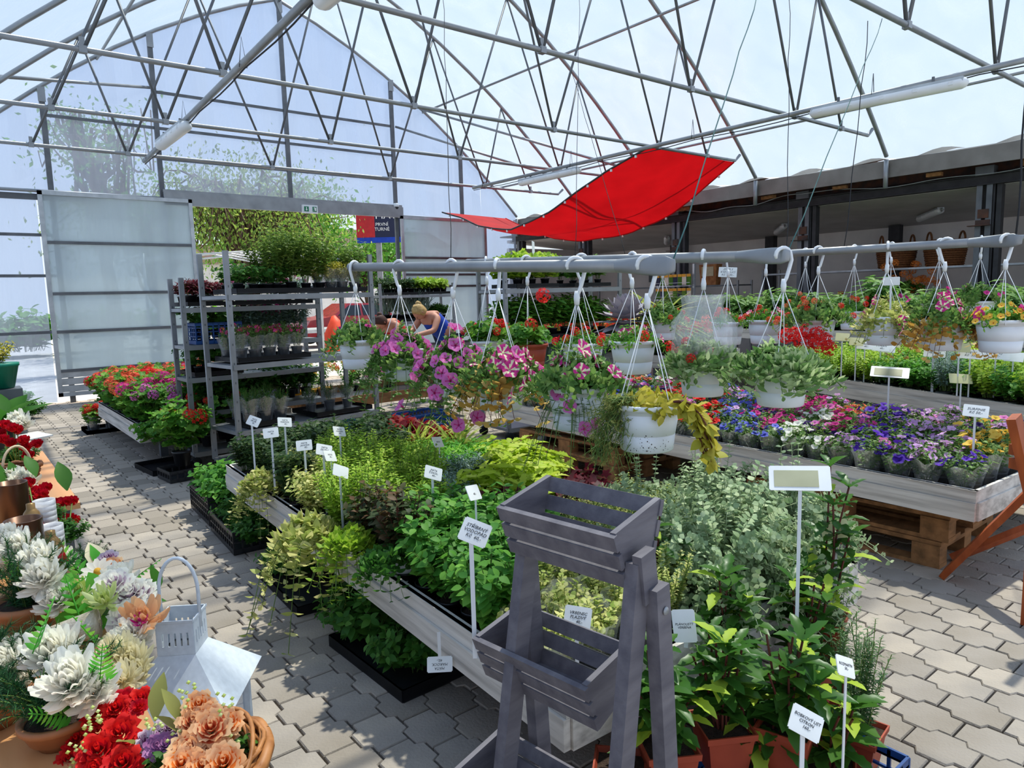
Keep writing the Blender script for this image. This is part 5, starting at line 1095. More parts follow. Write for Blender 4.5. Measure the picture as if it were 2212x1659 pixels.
for sx in (-1, 1): g.scat(leaf_t([.08, .16, .15, .02]), P, np.tile([sx*1., 0, .55], (9, 1)), np.tile([0, 1., 0], (9, 1)), np.linspace(.034, .012, 9), 1.)
g.tube([(0, 0, 0), (0, 0, .12)], .0012, 4); FERN = g.mesh('fern_leaf', 'lf_fern')
def leafobj(lf, L=.16, W=.07, seed=0, T=None): g = G(); g.scat(T or T_LAUREL, [(0, 0, 0)], [(0, .3, 1)], [(0, -1, .3)], L, W/L*2.4); return g.mesh('leaf', lf)
LF_BIG = leafobj('lf_mint', .17, .075); LF_MON = None
g = G(); V = [(0, 0, 0)]; F = []; m_ = 40
for i in range(m_+1):
    t = -1+2*i/m_; a = t*2.75; rr = .075*(1.1-.25*abs(t))*(1 if (i % 6) < 4 else .45); V.append((rr*math.sin(a), .015*math.cos(3*a), .045+rr*math.cos(a)*1.2))
for i in range(m_): F.append((0, 1+i, 2+i))
g.add(V, F); LF_MON = g.mesh('leaf', 'lf_fern')
g = G(); g.scat(T_OVAL, [(0, 0, 0)], [(0, .2, 1)], [(0, -1, .2)], .12, 1.25, 1); g.scat(leaf_t([.02, .2, .22, .12, .01]), [(0, -.001, .008)], [(0, .2, 1)], [(0, -1, .2)], .1, 1., 0); LF_STRIPE = g.mesh('leaf', ['lf_fern', 'pt_cream'])
def bloom(me, t, p, s=1., face=(-.3, -.6, 1), nm=None, spin=None):
    q = Vector(face).to_track_quat('Z', 'Y').to_matrix().to_4x4(); M = Matrix.Translation(Vector(p)-t.location) @ q @ Matrix.Rotation(U(0, 6) if spin is None else spin, 4, 'Z') @ Matrix.Scale(s, 4); return link(nm or me.name.split('.')[0], me, t, mw=M)
def arrangement(label, base_px, z, firi, blooms, bowl=True, d_off=0., bs=1., fs=1., cat='flower arrangement'):
    b = at(*base_px, z=z); t = thing('flower_arrangement', label, cat, b)
    if bowl: link('bowl', BOWL, t, scale=bs)
    if firi is not None: link('fir_twigs', FIR[firi], t, loc=(0, 0, .05), scale=fs)
    d0 = proj(b)[2]
    for me, px, py, dd, s in blooms: bloom(me, t, at(px, py, d=d0+dd), s, nm=None)
    return t
t = arrangement('white chrysanthemums and fir in a clay bowl in front of the red grave lamp', (66, 1352), ZT, 0, [(MUM[0], 38, 1183, .02, 1), (MUM[1], 82, 1206, -.02, 1), (MUM[2], 92, 1245, -.06, 1.05), (MUM[0], 118, 1296, -.06, .95), (MUM[1], 15, 1160, .05, .8)], fs=1.25)
for px, py in ((55, 1262), (130, 1285), (75, 1298)): link('fern_leaf', FERN, t, loc=at(px, py, d=proj(t.location)[2]-.05)-t.location, rot=(U(-1, 1), U(-1, 1), U(0, 6)), scale=.7)
t = arrangement('white chrysanthemums and dark fir in a clay bowl behind the red roses', (132, 1602), ZT, 1, [(MUM[1], 112, 1408, .03, 1.05), (MUM[0], 152, 1468, -.05, 1.12), (MUM[2], 198, 1492, -.03, .95)], bs=.78, fs=1.15)
for px, py in ((70, 1412), (215, 1480), (160, 1545)): link('fern_leaf', FERN, t, loc=at(px, py, d=proj(t.location)[2]-.02)-t.location, rot=(U(-1, 1), U(-1, 1), U(0, 6)), scale=.9)
t = arrangement('white chrysanthemums cut off by the left edge of the photo', (-15, 1560), ZT, 1, [(MUM[0], 8, 1438, 0, 1.1), (MUM[1], 35, 1462, .02, .9)], bs=1, fs=1.2)
t = arrangement('cream chrysanthemum posy behind the red grave lamp', (115, 1250), ZT, None, [(MUMC[0], 112, 1190, 0, .8), (MUM[1], 138, 1210, 0, .8)], bowl=False)
# big mixed arrangement along the table edge
t = thing('flower_arrangement', 'long mixed arrangement of white, lilac and pink flowers along the table edge', 'flower arrangement', at(225, 1440, z=.66)); dd = 1.62
link('fir_twigs', FIR[0], t, loc=at(195, 1250, d=2.15)-t.location, scale=.8); link('fir_twigs', FIR[1], t, loc=at(205, 1350, d=1.88)-t.location, scale=.9); link('fir_twigs', FIR[1], t, loc=at(215, 1480, d=1.68)-t.location, scale=.95); link('fir_twigs', FIR[0], t, loc=at(255, 1340, d=1.95)-t.location, scale=.8)
for me, px, py, d, s in ((DAISY, 212, 1237, 1.95, .95), (MUM[0], 255, 1250, 1.92, .9), (RS['lav'], 245, 1258, 1.85, 1), (RS['lav'], 278, 1280, 1.85, .95), (RS['lav'], 302, 1278, 1.87, .85), (MUMG, 172, 1287, 1.85, 1.3), (MUMG, 228, 1300, 1.8, 1.4), (RS['lav'], 275, 1325, 1.8, .95), (RS['lav'], 300, 1305, 1.85, .8),
    (MUM[2], 232, 1268, 1.95, .7), (RS['peach'], 222, 1290, 1.9, .6), (RS['lav'], 262, 1300, 1.9, .8), (MUM[0], 300, 1380, 1.75, .7), (PROTEA, 312, 1340, 1.76, .95), (MAGC, 306, 1346, 1.73, .9), (MUM[1], 278, 1372, 1.72, .8), (MUM[2], 262, 1392, 1.7, .75), (MUMC[0], 252, 1412, 1.62, 1), (MUMC[0], 285, 1430, 1.62, 1.1), (MUMC[0], 262, 1468, 1.55, .9), (MUMC[0], 296, 1455, 1.6, .7), (RS['peach'], 240, 1222, 2, .7), (RS['mauve'], 232, 1205, 2.02, .6)): bloom(me, t, at(px, py, d=d-.13), s*1.05)
for me, px, py, d, s, rx, rz in ((LF_MON, 195, 1345, 1.72, .95, -.5, .4), (LF_STRIPE, 213, 1222, 1.95, .6, -.2, .3), (FERN, 185, 1255, 1.9, 1.3, -.6, .8), (FERN, 195, 1400, 1.65, 1.5, -.5, .3), (FERN, 228, 1410, 1.6, 1.1, -.5, 2), (FERN, 275, 1260, 1.95, .9, 1, 1.2), (LF_BIG, 210, 1440, 1.6, .9, -.3, 2), (LF_BIG, 340, 1278, 1.8, .45, .3, 2.2), (LF_BIG, 262, 1330, 1.78, .6, -.9, 1.2), (LF_BIG, 290, 1312, 1.78, .5, -.9, 4)): link(me.name.split('.')[0], me, t, loc=at(px, py, d=d)-t.location, rot=(rx, 0, rz), scale=s)
for px, py in ((210, 1338), (240, 1318)):   # lily buds
    g = G(); g.lathe([(.004, 0), (.017, .02), (.019, .04), (.006, .07), (.001, .073)], 10, 0); link('lily_bud', g.mesh('lily_bud', 'pt_green'), t, loc=at(px, py, d=1.72)-t.location, rot=(-.3, .2, 0))
# roses on the table farther back
def rose_bunch(label, pts, dleaf, depth, base, me=ROSEBUD, s=1.0, leaf=(), cat='bouquet'):
    b = at(*base, z=ZT); t = thing('rose_bouquet', label, cat, b)
    for px, py in pts:
        p = at(px, py, d=depth+U(-.04, .04)); bloom(me, t, p, s, face=(-.2, -.7, .9)); g = G(); q = p-b; g.tube([(q.x*.2, q.y*.2, 0), (q.x*.7, q.y*.7, q.z*.6), tuple(q)], .0025, 5); g.obj('stem', 'stem_green', t)
    for px, py, sc_, rx, rz in leaf: link('leaf', LF_BIG, t, loc=at(px, py, d=depth)-b, rot=(rx, 0, rz), scale=sc_)
    m1, _s = (mtr3, 0); link('foliage', mlow, t, loc=(0, 0, .0), scale=dleaf); return t
rose_bunch('red rose bouquet beside the taller brown vase', [(62, 1045), (82, 1062), (92, 1082), (98, 1056), (90, 1070), (66, 1086)], .45, 2.75, (85, 1150), s=.95, leaf=((78, 1030, .6, -.2, .4), (8, 1060, .8, .2, 1)))
rose_bunch('dark red rose bouquet with big pointed leaves over the table edge', [(128, 1088), (140, 1086), (156, 1084), (136, 1122), (150, 1122), (160, 1126)], .4, 2.6, (140, 1180), s=.85, leaf=((148, 1150, .8, .9, -1.3), (160, 1142, .8, .9, -1.7), (150, 1178, .75, 1.2, -1.2), (145, 1060, .7, -.1, .2)))
rose_bunch('bright red rose bouquet behind the wicker basket', [(10, 918), (28, 925), (38, 930), (2, 938), (25, 958), (52, 952), (56, 968), (80, 960), (8, 950), (62, 985)], .5, 3.35, (40, 1010), s=1.0)
rose_bunch('white flowers left of the taller brown vase', [(20, 1030), (45, 1035), (58, 1040)], .4, 2.8, (30, 1100), me=MUM[0], s=.95, leaf=((5, 1035, .9, .1, 1.4), (34, 1040, .5, .1, .4)))
for k, (px, py, z) in enumerate(((18, 990, 0), (45, 1000, 0))): pass
# wicker basket beyond
def basket_mesh(r0, r1, h, m, rows=9, nn=28, handle=True, name='basket_body'):
    g = G()
    for k in range(rows):
        t = k/(rows-1); r = r0+(r1-r0)*t; g.tube([(r*math.cos(a)+(.004*math.cos(a) if (i+k) % 2 else 0), r*math.sin(a)+(.004*math.sin(a) if (i+k) % 2 else 0), h*t) for i, a in enumerate(np.linspace(0, 2*math.pi, nn+1))], h/rows*.6, 5, 0, False)
    g.tube([((r1+.004)*math.cos(a), (r1+.004)*math.sin(a), h+.004*math.sin(a*9)) for a in np.linspace(0, 2*math.pi, nn*2+1)], h/rows*.9, 6, 0, False)
    g.lathe([(.001, .004), (r0, .004)], 16, 0, cap0=False); return g.mesh(name, m)
t = thing('wicker_basket', 'small brown wicker basket with a pale loop handle beyond the roses', 'basket', at(42, 1050, z=ZT)); link('basket_body', basket_mesh(.06, .085, .09, 'wicker'), t)
g = G(); g.tube([(.06*math.cos(a), 0, .09+.09*math.sin(a)) for a in np.linspace(0, math.pi, 13)], .006, 6); g.obj('handle', 'beige', t, rot=(0, 0, .5))
# vases, cups, lamps
def can(label, px, py, r, h, m, z=ZT, n=28): 
    g = G(); g.lathe([(r, 0), (r, h), (r*1.02, h+.002), (r*.93, h+.002), (r*.92, .02), (.001, .02)], n, 0); return tag(g.obj('vase', m, None, loc=at(px, py, z=z)), label, 'vase')
can('tall brown metal vase, farther of two', 40, 1185, .045, .22, 'brown_metal'); can('brown metal vase behind the red grave lamp', 66, 1262, .046, .19, 'brown_metal'); can('white ceramic cup left of the brown vases', 12, 1180, .045, .08, 'white_plastic')
def cups(label, px, py, n, r=.034, z=ZT, h0=.08):
    b = at(px, py, z=z); 
    for k in range(n):
        g = G(); g.lathe([(r*.8, 0), (r*.97, h0-.018), (r*1.03, h0-.016), (r*1.03, h0), (r*.96, h0), (r*.9, .06), (r*.78, .005)], 20, 0)
        o = g.obj('plastic_cup', 'cup_clear', None, loc=b+Vector((0, 0, k*.017))); tag(o, label+', %s from the bottom' % ORD[k], 'cup', label)
film('cup_clear', .35, (.97, .97, .98), (.93, .93, .94), streak=20, gloss=.1)
cups('clear plastic cup in the taller nested stack beside the roses', 108, 1200, 7, .03); cups('clear plastic cup in the nested stack behind the red grave lamp', 122, 1238, 5, .03); cups('clear plastic cup in the nested stack at the left edge', 14, 1235, 3, .038)
def grave_lamp(label, px, py, s=1.):
    t = thing('grave_lamp', label, 'grave lamp', at(px, py, z=ZT), 0, None, s)
    g = G(); g.lathe([(.036, 0), (.038, .01), (.034, .03), (.03, .06), (.036, .1), (.043, .125), (.036, .15), (.03, .165)], 20, 0, cap1=True); g.obj('glass', 'red_glass', t)
    g = G(); g.lathe([(.033, .16), (.034, .175), (.03, .185), (.026, .2), (.017, .213), (.015, .215), (.015, .235), (.001, .238)], 20, 0, cap0=False); g.obj('lid', 'gold', t)
grave_lamp('red glass grave lamp with a gold lid in front of the brown vase', 124, 1296, .82); grave_lamp('grave lamp with gold lid half hidden behind the shorter brown vase', 80, 1215, .8)
t = thing('figurine', 'pale stone angel figurine lying on the table', 'figurine', at(110, 1400, z=ZT), R(-20)); g = G(); g.tube([(-.075, 0, .025), (-.04, 0, .027), (.0, 0, .03), (.06, 0, .036), (.1, 0, .04)], [.018, .016, .02, .03, .036], 14); g.obj('robe', 'stone_fig', t); g = G(); g.lathe([(.001, -.02), (.015, -.014), (.02, 0), (.015, .015), (.001, .021)], 14, 0); g.obj('head', 'stone_fig', t, loc=(-.095, 0, .026)); g = G()
for s_ in (-1, 1): g.add([(-.07, s_*.01, .03), (-.01, s_*.05, .02), (-.03, s_*.055, .008), (-.09, s_*.03, .008)], [(0, 1, 2, 3), (3, 2, 1, 0)])
g.obj('wings', 'stone_fig', t)
g = G(); g.tube([(-.04, 0, .012), (0, .0, .016), (.04, .01, .012)], [.012, .016, .01], 10); tag(g.obj('figurine', 'stone_fig', None, loc=at(60, 1432, z=ZT)), 'small pale figurine behind the white chrysanthemums', 'figurine')
g = G(); g.box((0, 0, .006), (.09, .03, .012)); tag(g.obj('trinket_box', 'stone_fig', None, loc=at(28, 1530, z=ZT), rot=(0, 0, .4)), 'small pale plaque at the left edge of the table', 'plaque')
# lantern
LP = Vector((.39, 1.83, 0)); t = thing('lantern', 'large white metal lantern with a loop handle, in front of the stall', 'lantern', LP, R(-34)); LN = t
rb, rt, zr0, zr1, zc = .146, .044, .535, .65, .735
def frust(g, a, b, z0, z1, m=0):
    V = [(-a, -a, z0), (a, -a, z0), (a, a, z0), (-a, a, z0), (-b, -b, z1), (b, -b, z1), (b, b, z1), (-b, b, z1)]; g.add(V, [(0, 1, 5, 4), (1, 2, 6, 5), (2, 3, 7, 6), (3, 0, 4, 7)], m)
g = G(); frust(g, rb, rt, zr0, zr1); frust(g, rb-.004, rt-.003, zr0-.003, zr1-.004); frust(g, rb, rb-.004, zr0, zr0-.003); g.obj('roof', 'lantern_white', t)
for k in range(4):   # chimney walls with slots
    g = G(); h0, h1 = zr1, zc; W = 2*rt; ns = 5; s0, s1 = h0+.022, h0+.056; sw = .005
    def pn(x0, x1, z0, z1): g.box(((x0+x1)/2, -rt, (z0+z1)/2), (x1-x0, .0025, z1-z0))
    pn(-rt, rt, h0, s0); pn(-rt, rt, s1, h1); xs = [-rt]
    for i in range(ns):
        c = -rt+W*(i+1)/(ns+1); xs += [c-sw/2, c+sw/2]
    xs.append(rt)
    for i in range(0, len(xs), 2): pn(xs[i], xs[i+1], s0, s1)
    o = g.obj('chimney_wall', 'lantern_white', t, rot=(0, 0, k*math.pi/2))
g = G()
for k in range(4):
    a = k*math.pi/2; ca, sa = math.cos(a), math.sin(a); g.box((-sa*-rt*1.02, ca*-rt*1.02, zc), (.003+abs(ca)*2.1*rt, .003+abs(sa)*2.1*rt, .006))
g.obj('chimney_rim', 'lantern_white', t)
g = G(); hp = [(-rt*1.02, 0, zc-.035), (-rt*1.06, 0, zc+.05)]+[(-rt*1.06*math.cos(a), 0, zc+.06+.085*math.sin(a)) for a in np.linspace(.15, math.pi-.15, 14)]+[(rt*1.06, 0, zc+.05), (rt*1.02, 0, zc-.035)]
g.tube(hp, .0045, 8); g.obj('handle', 'lantern_white', t)
bw = .11
for a in (-1, 1):
    for b in (-1, 1): g = G(); g.box((a*bw, b*bw, .285), (.018, .018, .5)); g.obj('corner_post', 'lantern_white', t)
g = G(); g.box((0, 0, .02), (2*bw+.05, 2*bw+.05, .04)); g.obj('base', 'lantern_white', t)
for k in range(4): g = G(); g.box((0, -bw, .52), (2*bw, .01, .03)); g.box((0, -bw, .055), (2*bw, .01, .03)); g.box((0, -bw, .285), (.008, .006, .48)); g.box((0, -bw, .31), (2*bw, .006, .008)); g.obj('window_frame', 'lantern_white', t, rot=(0, 0, k*math.pi/2)); g = G(); g.box((0, -bw+.005, .285), (2*bw, .002, .46)); g.obj('glass_pane', 'sleeve', t, rot=(0, 0, k*math.pi/2))
# rose basket in the foreground
BK = at(418, 1648, d=1.17)-Vector((0, 0, .125)); t = thing('flower_basket', 'wicker basket of red, peach and mauve roses in the foreground', 'flower basket', BK)
link('basket_body', basket_mesh(.085, .115, .13, 'wicker_light', 11, 36), t)
g = G(); 
for k in range(7): g.tube([((.1+.008*math.sin(k))*math.cos(a)+.006*math.sin(a*3+k), (.105+.006*k/2)*math.sin(a), .125+.012*math.sin(a*2+k*1.3)+.004*k) for a in np.linspace(-1.4, 1.6, 16)], .0042, 5)
g.obj('rim_canes', 'wicker_light', t)
for key, px, py, d, s in (('brightred', 268, 1512, 1.27, .85), ('red', 305, 1508, 1.26, .8), ('brightred', 300, 1526, 1.24, .55), ('red', 210, 1540, 1.25, .95), ('red', 250, 1530, 1.24, .9), ('red', 258, 1582, 1.2, 1.15), ('brightred', 210, 1575, 1.24, .7), ('red', 212, 1620, 1.17, 1.2), ('red', 165, 1598, 1.24, .8), ('red', 150, 1640, 1.22, .8), ('red', 265, 1648, 1.15, 1.1), ('red', 205, 1662, 1.15, .9),
    ('peach', 430, 1522, 1.2, .95), ('orange', 450, 1545, 1.18, .85), ('salmon', 417, 1556, 1.18, .95), ('salmon', 455, 1570, 1.15, 1.1), ('orange', 492, 1558, 1.2, .9), ('orange', 487, 1582, 1.2, .8), ('salmon', 410, 1614, 1.13, 1.1), ('salmon', 470, 1618, 1.14, .9), ('peach', 482, 1645, 1.1, 1.1), ('peach', 392, 1648, 1.1, 1.05), ('orange', 437, 1652, 1.1, .9),
    ('mauve', 352, 1582, 1.2, .85), ('mauve', 320, 1598, 1.2, .75), ('violet', 340, 1612, 1.17, .8), ('violet', 358, 1606, 1.17, .7), ('mauve', 365, 1572, 1.2, .6)): bloom(RS[key], t, at(px, py, d=d), s*.66, face=(-.2, -.7, 1))
LF_GREY = leafobj('lf_olive', .07, .026)
for px, py, rx, rz, s in ((335, 1558, -.2, -.6, 1.1), (388, 1560, -.1, .5, .9), (395, 1590, -.3, 1, .8), (290, 1610, -.4, 2.4, .8), (300, 1640, -.6, 1.5, .7), (430, 1590, -.8, .8, .6)): link('leaf', LF_GREY, t, loc=at(px, py, d=1.19)-BK, rot=(rx, 0, rz), scale=s)
g = G(); ico = [(0, 0, 1), (0, 0, -1), (1, 0, 0), (-1, 0, 0), (0, 1, 0), (0, -1, 0)]; IF = [(0, 2, 4), (0, 4, 3), (0, 3, 5), (0, 5, 2), (1, 4, 2), (1, 3, 4), (1, 5, 3), (1, 2, 5)]
for cx, cy_ in ((195, 1555), (165, 1625), (408, 1502), (488, 1520), (370, 1592), (332, 1568), (440, 1628), (500, 1612), (200, 1570), (160, 1640)):
    c = at(cx, cy_, d=1.16)-BK
    for k in range(9): q = c+Vector((U(-.014, .014), U(-.014, .014), U(-.014, .02))); g.add(np.array(ico)*.004+np.array(tuple(q)), IF, 0, True)
g.obj('berries', 'pt_green', t)
link('filler_leaves', mlow, t, loc=(0, 0, .06), scale=.5)
g = G(); zb_ = BK.z-.002; g.lathe([(.06, 0), (.075, zb_*.6), (.1, zb_-.01), (.1, zb_)], 20, 0, cap1=True); g.obj('stand_post', 'galv_dark', None, loc=(BK.x, BK.y, 0)); tag(bpy.data.objects['stand_post'], 'dark pedestal under the rose basket', 'stand')
bpy.data.objects['stand_post'].name = 'pedestal'
# far left clutter
t = thing('potted_lily', 'lily leaves and yellow flowers in a dark pot at the left edge', 'plant', at(5, 975, z=ZT-.02)); g = G(); g.lathe([(.06, 0), (.08, .14)], 16, 0); g.obj('pot', 'black_plastic', t)
for i in range(9): link('leaf', LF_BIG, t, loc=(0, 0, .14), rot=(U(-1, -.2), 0, i*.7), scale=1.7)
t = thing('stacked_pots', 'green plastic pot of yellow flowers at the left edge', 'plant', at(2, 838, Y=5.2)); g = G(); g.lathe([(.07, 0), (.1, .13), (.105, .13), (.105, .15)], 16, 0, cap1=True); g.obj('pot', 'green_plastic', t); m_, S_ = fol('lf_yelgr', 44, n=24, h=.14, rad=.1, size=.03); link('foliage', m_, t, loc=(0, 0, .06))
o_ = thing('plant_stand', 'dark stand under the green pot at the left edge', 'stand', (t.location.x, t.location.y, 0)); g = G(); g.box((0, 0, t.location.z/2-.002), (.2, .2, t.location.z-.004)); g.obj('block', 'galv_dark', o_)
for lb, px, py, me, s in (('silvery shrub on the floor beyond the left tables', 62, 905, mlow, 1.2), ('small grey-leaved plant on the floor beyond the lily', 50, 870, mlow2, .8)): tag(link('shrub', me, None, loc=at(px, py, z=0), scale=s, label=lb), lb, 'plant')
t = thing('potted_plant', 'white hydrangea bloom and paper tag on the left table', 'plant', at(40, 935, z=ZT)); bloom(MUM[0], t, at(38, 908, d=3.9), 1.3); bloom(MUM[1], t, at(48, 915, d=3.85), 1.2); g = G(); g.lathe([(.05, 0), (.06, .1)], 14, 0, cap1=True); g.obj('pot', 'white_plastic', t)
g = G(); g.box((0, 0, .004), (.2, .14, .008)); tag(g.obj('white_card', 'tag_white', None, loc=at(62, 945, z=ZT+.02), rot=(.1, 0, .5)), 'white cardboard sheet on the edge of the second table', 'card')
# ================================================================ LAURELS, ROSEMARY
def laurel(label, px, py, z, seed, h=.32, n=10, size=.1, lf='lf_laurel', pot=True, s=1.):
    b = at(px, py, z=z+.13); b.z = z; t = thing('potted_laurel', label, 'plant', b, U(0, 1.5), 'square-potted bay laurels' if False else None, s)
    if pot: link('pot', SQ_POT, t)
    r = np.random.RandomState(seed); S = stems(r, n, h, .09, .02, hv=.35); S[:, :, 2] += .1; g = G(); stem_tubes(g, S, .0035, 0, 1, 5); g.obj('stems', 'stem_red', t); k = 0
    for s_ in S:
        for j, tt in enumerate(np.linspace(.3, 1, 7)):
            x = tt*6; i = min(int(x), 5); f = x-i; P = s_[i]*(1-f)+s_[i+1]*f
            for q in range(2 if tt < .98 else 4):
                a = j*1.9+q*(math.pi if tt < .98 else math.pi/2)+r.rand()*.5; D = Vector((math.cos(a), math.sin(a), .35+.5*(tt > .9)+.2*r.randn())); k += 1
                if k > 90: break
                link('leaf', LAU[r.randint(0, 3) if r.rand() < .88 else 3], t, mw=orient(P, D, size*(.75+.5*r.rand())*(.8 if tt > .9 else 1), 0))
    return t
LAU = []
leafm('lf_laurel_young', '#9fc02f', '#cbdc55', '#b2cc40')
for i, lf in enumerate(('lf_laurel', 'lf_laurel', 'lf_laurel', 'lf_laurel_young')):
    V, F = leaf_t([.02, .15, .12, .21, .17, .23, .18, .19, .1, .01], fold=.35, droop=.15+.1*i); V = V+np.random.RandomState(i).randn(*V.shape)*.006
    V = np.stack([V[:, 0], V[:, 1], V[:, 2]], 1); g = G(); g.add(V*np.array([.88, 1, 1]), F, 0, True); LAU.append(g.mesh('leaf', lf))
crate('bright blue plastic crate holding the square terracotta pots', (1.75, .98, 0), .0, .62, .42, .14, 'blue_plastic')
for args in (('bay laurel in a square terracotta pot right of the plant stand leg', 1440, 1600, .15, 1), ('bay laurel with big glossy leaves, in the middle of the front group', 1560, 1560, .15, 2), ('bay laurel with a bright yellow-green top', 1570, 1440, .15, 3, .38), ('bay laurel behind the 160 price tag', 1700, 1560, .15, 4), ('bay laurel at the bottom edge left of the price tag stake', 1640, 1640, .02, 5, .28), ('bay laurel at the bottom edge right of the price tag stake', 1790, 1640, .02, 6, .28), ('bay laurel close to the plant stand, dark and tall', 1405, 1400, .1, 7, .6, 7), ('bay laurel left of the rosemary', 1740, 1440, .1, 8, .42), ('small square terracotta pot of seedlings beside the plant stand leg', 1340, 1650, .1, 9, .06, 3, .03), ('tall bay laurel rising through the silver plants', 1780, 1330, .2, 10, .62, 4)): laurel(*args)
mros, Sros = foliage_mesh('foliage', LM('lf_rosem'), 51, 26, .42, .1, T_NARROW, .024, 46, .08, z0=.09, pairs=2, wid=.8); 
for lb, px, py, s in (('rosemary plant in a small terracotta pot at the right of the laurels', 1850, 1625, 1.), ('rosemary plant left of the tall rosemary', 1790, 1500, .95), ('rosemary plant with upright sprigs behind the laurels', 1745, 1480, 1)): put([('pot', SQ_POT), ('foliage', mros)], 'potted_rosemary', lb, 'plant', at(px, py, z=.05)-Vector((0, 0, .045)), U(0, 1), s)
# ================================================================ PRICE TAGS
def ptag(px, py, depth, label, lines, w=.085, h=.06, stake=.2, to=None, X=None, **kw):
    p = at(px, py, X=X) if X else at(px, py, d=depth); stake = p.z-to if to else stake; kw.setdefault('face', math.degrees(math.atan2(-p.y, -p.x))+kw.pop('turn', 0)); return price_tag(p, label, lines, w, h, stake=stake, **kw)
for px, py, z, lb, tx, turn, roll in ((548, 910, .8, 'white price tag, leftmost of the herb table tags', 'M\u00c1TA\nHRU\u0160K.\n   40,-', -25, -20), (585, 935, .78, 'white price tag reading M\u00c1TA 40 in front of the leftmost one', 'M\u00c1TA\n    40,-', 0, 3), (615, 912, .8, 'white price tag right of the MATA 40 tag, tilted', 'M\u00c1TA\nMAROCK.\n   40,-', 20, -10), (657, 962, .74, 'wide white price tag reading JAHODA', 'M\u00c1TA\n  JAHODA\n     40,-', 0, 2), (733, 932, .77, 'narrow white price tag above the yellow-green herbs', 'M\u00c1TA\nANANAS\n 40,-', 45, -15),
    (700, 972, .76, 'tilted white price tag of the pair among the yellow-green herbs', 'M\u00c1TA\n ZELEN\u00c1\n   40,-', 25, -20), (713, 985, .73, 'right-hand white price tag of the pair, turned away', 'M\u00c1TA\n 40,-', 55, -15), (736, 1018, .72, 'white price tag seen from behind below the pair', None, 40, -30), (946, 955, .76, 'tiny turned price tag above the blue-grey herb', 'M\u00c1TA', 60, -10), (936, 1022, .75, 'white price tag reading COKOL in the middle of the herb table', 'M\u00c1TA\n\u010cOKOL.\n  40,-', 30, -25), (1023, 1064, .78, 'narrow turned price tag above the silver vodopad tag', '\n 40,-', 62, -10), (1508, 700, 0, '', '', 0, 0)):
    if not lb: continue
    p = at(px, py, z=z); price_tag(p, lb, tx, .082, .058, face=math.degrees(math.atan2(-p.y, -p.x))+turn, roll=roll, stake=.3, size=.0145)
ptag(1026, 1150, 1.72, 'white price tag reading 60 left of the plant stand', 'ST\u0158\u00cdBRN\u00dd\nVODOP\u00c1D\nK\u010d  60,-', .072, .058, stake=.3, roll=-24, size=.0145)
ptag(1248, 1334, 1.95, 'white price tag seen through the plant stand', 'VRBENEC\nPLAZIV\u00dd\n   40,-', .075, .06, stake=.12, roll=-8, size=.014)
ptag(950, 1435, 0, 'white price tag hanging upside down below the table board', 'M\u00c1TA\nMAROCK.\n40,-', .085, .05, stake=-.09, roll=178, size=.015, X=1.185)
ptag(1803, 1143, 2.5, 'yellowish price tag seen from behind, lettering showing through', 'HELICHRYSUM\n50,-', .09, .065, col='tag_yellow', back=True, roll=12, stake=.25, size=.018)
ptag(1727, 1033, 2.2, 'large tag with a blank grey window among the silver plants', None, .18, .085, screen=True, roll=4, to=.45, tilt=50)
ptag(1922, 804, 4.9, 'large tag with a blank grey window above the petunia table', None, .24, .1, screen=True, roll=-4, to=.52, tilt=40)
ptag(2108, 888, 3.7, 'white price tag reading SURFINIE 50', 'SURFINIE\nK\u010d 50,-', .115, .07, roll=-4, to=.5, tilt=55, size=.024)
ptag(1741, 1562, 1.5, 'white price tag reading 160 among the bay laurels', 'BOBKOV\u00dd LIST\nCITRON\n  160,-', .075, .055, roll=-35, stake=.3, turn=38, size=.0115)
ptag(1826, 1440, 1.8, 'price tag seen nearly edge-on beside the rosemary', 'ROZMAR\u00ddN\n 50,-', .07, .05, roll=-30, stake=.3, turn=66, size=.012)
ptag(1572, 588, 8.0, 'white price tag reading 200 in front of the striped-leaf plant', 'ZPVIS S\nKVETOUC\u00cd\nK\u010d   200,-', .2, .12, roll=-4, to=.85, tilt=70, size=.04)
p = rail_at(RC0, RC1, 1918)+Vector((0, -.03, -.22)); price_tag(p, 'blank rounded white sign hanging at the cream-leaved pot', '100,-', .1, .055, face=math.degrees(math.atan2(-p.y, -p.x)), tilt=85, stake=.35, size=.02, name='price_tag', back=True)
ptag(1152, 535, 7.4, 'thin white tag leaning above the cucumber seedlings', None, .05, .14, roll=-15, to=1.6, turn=60, tilt=80)
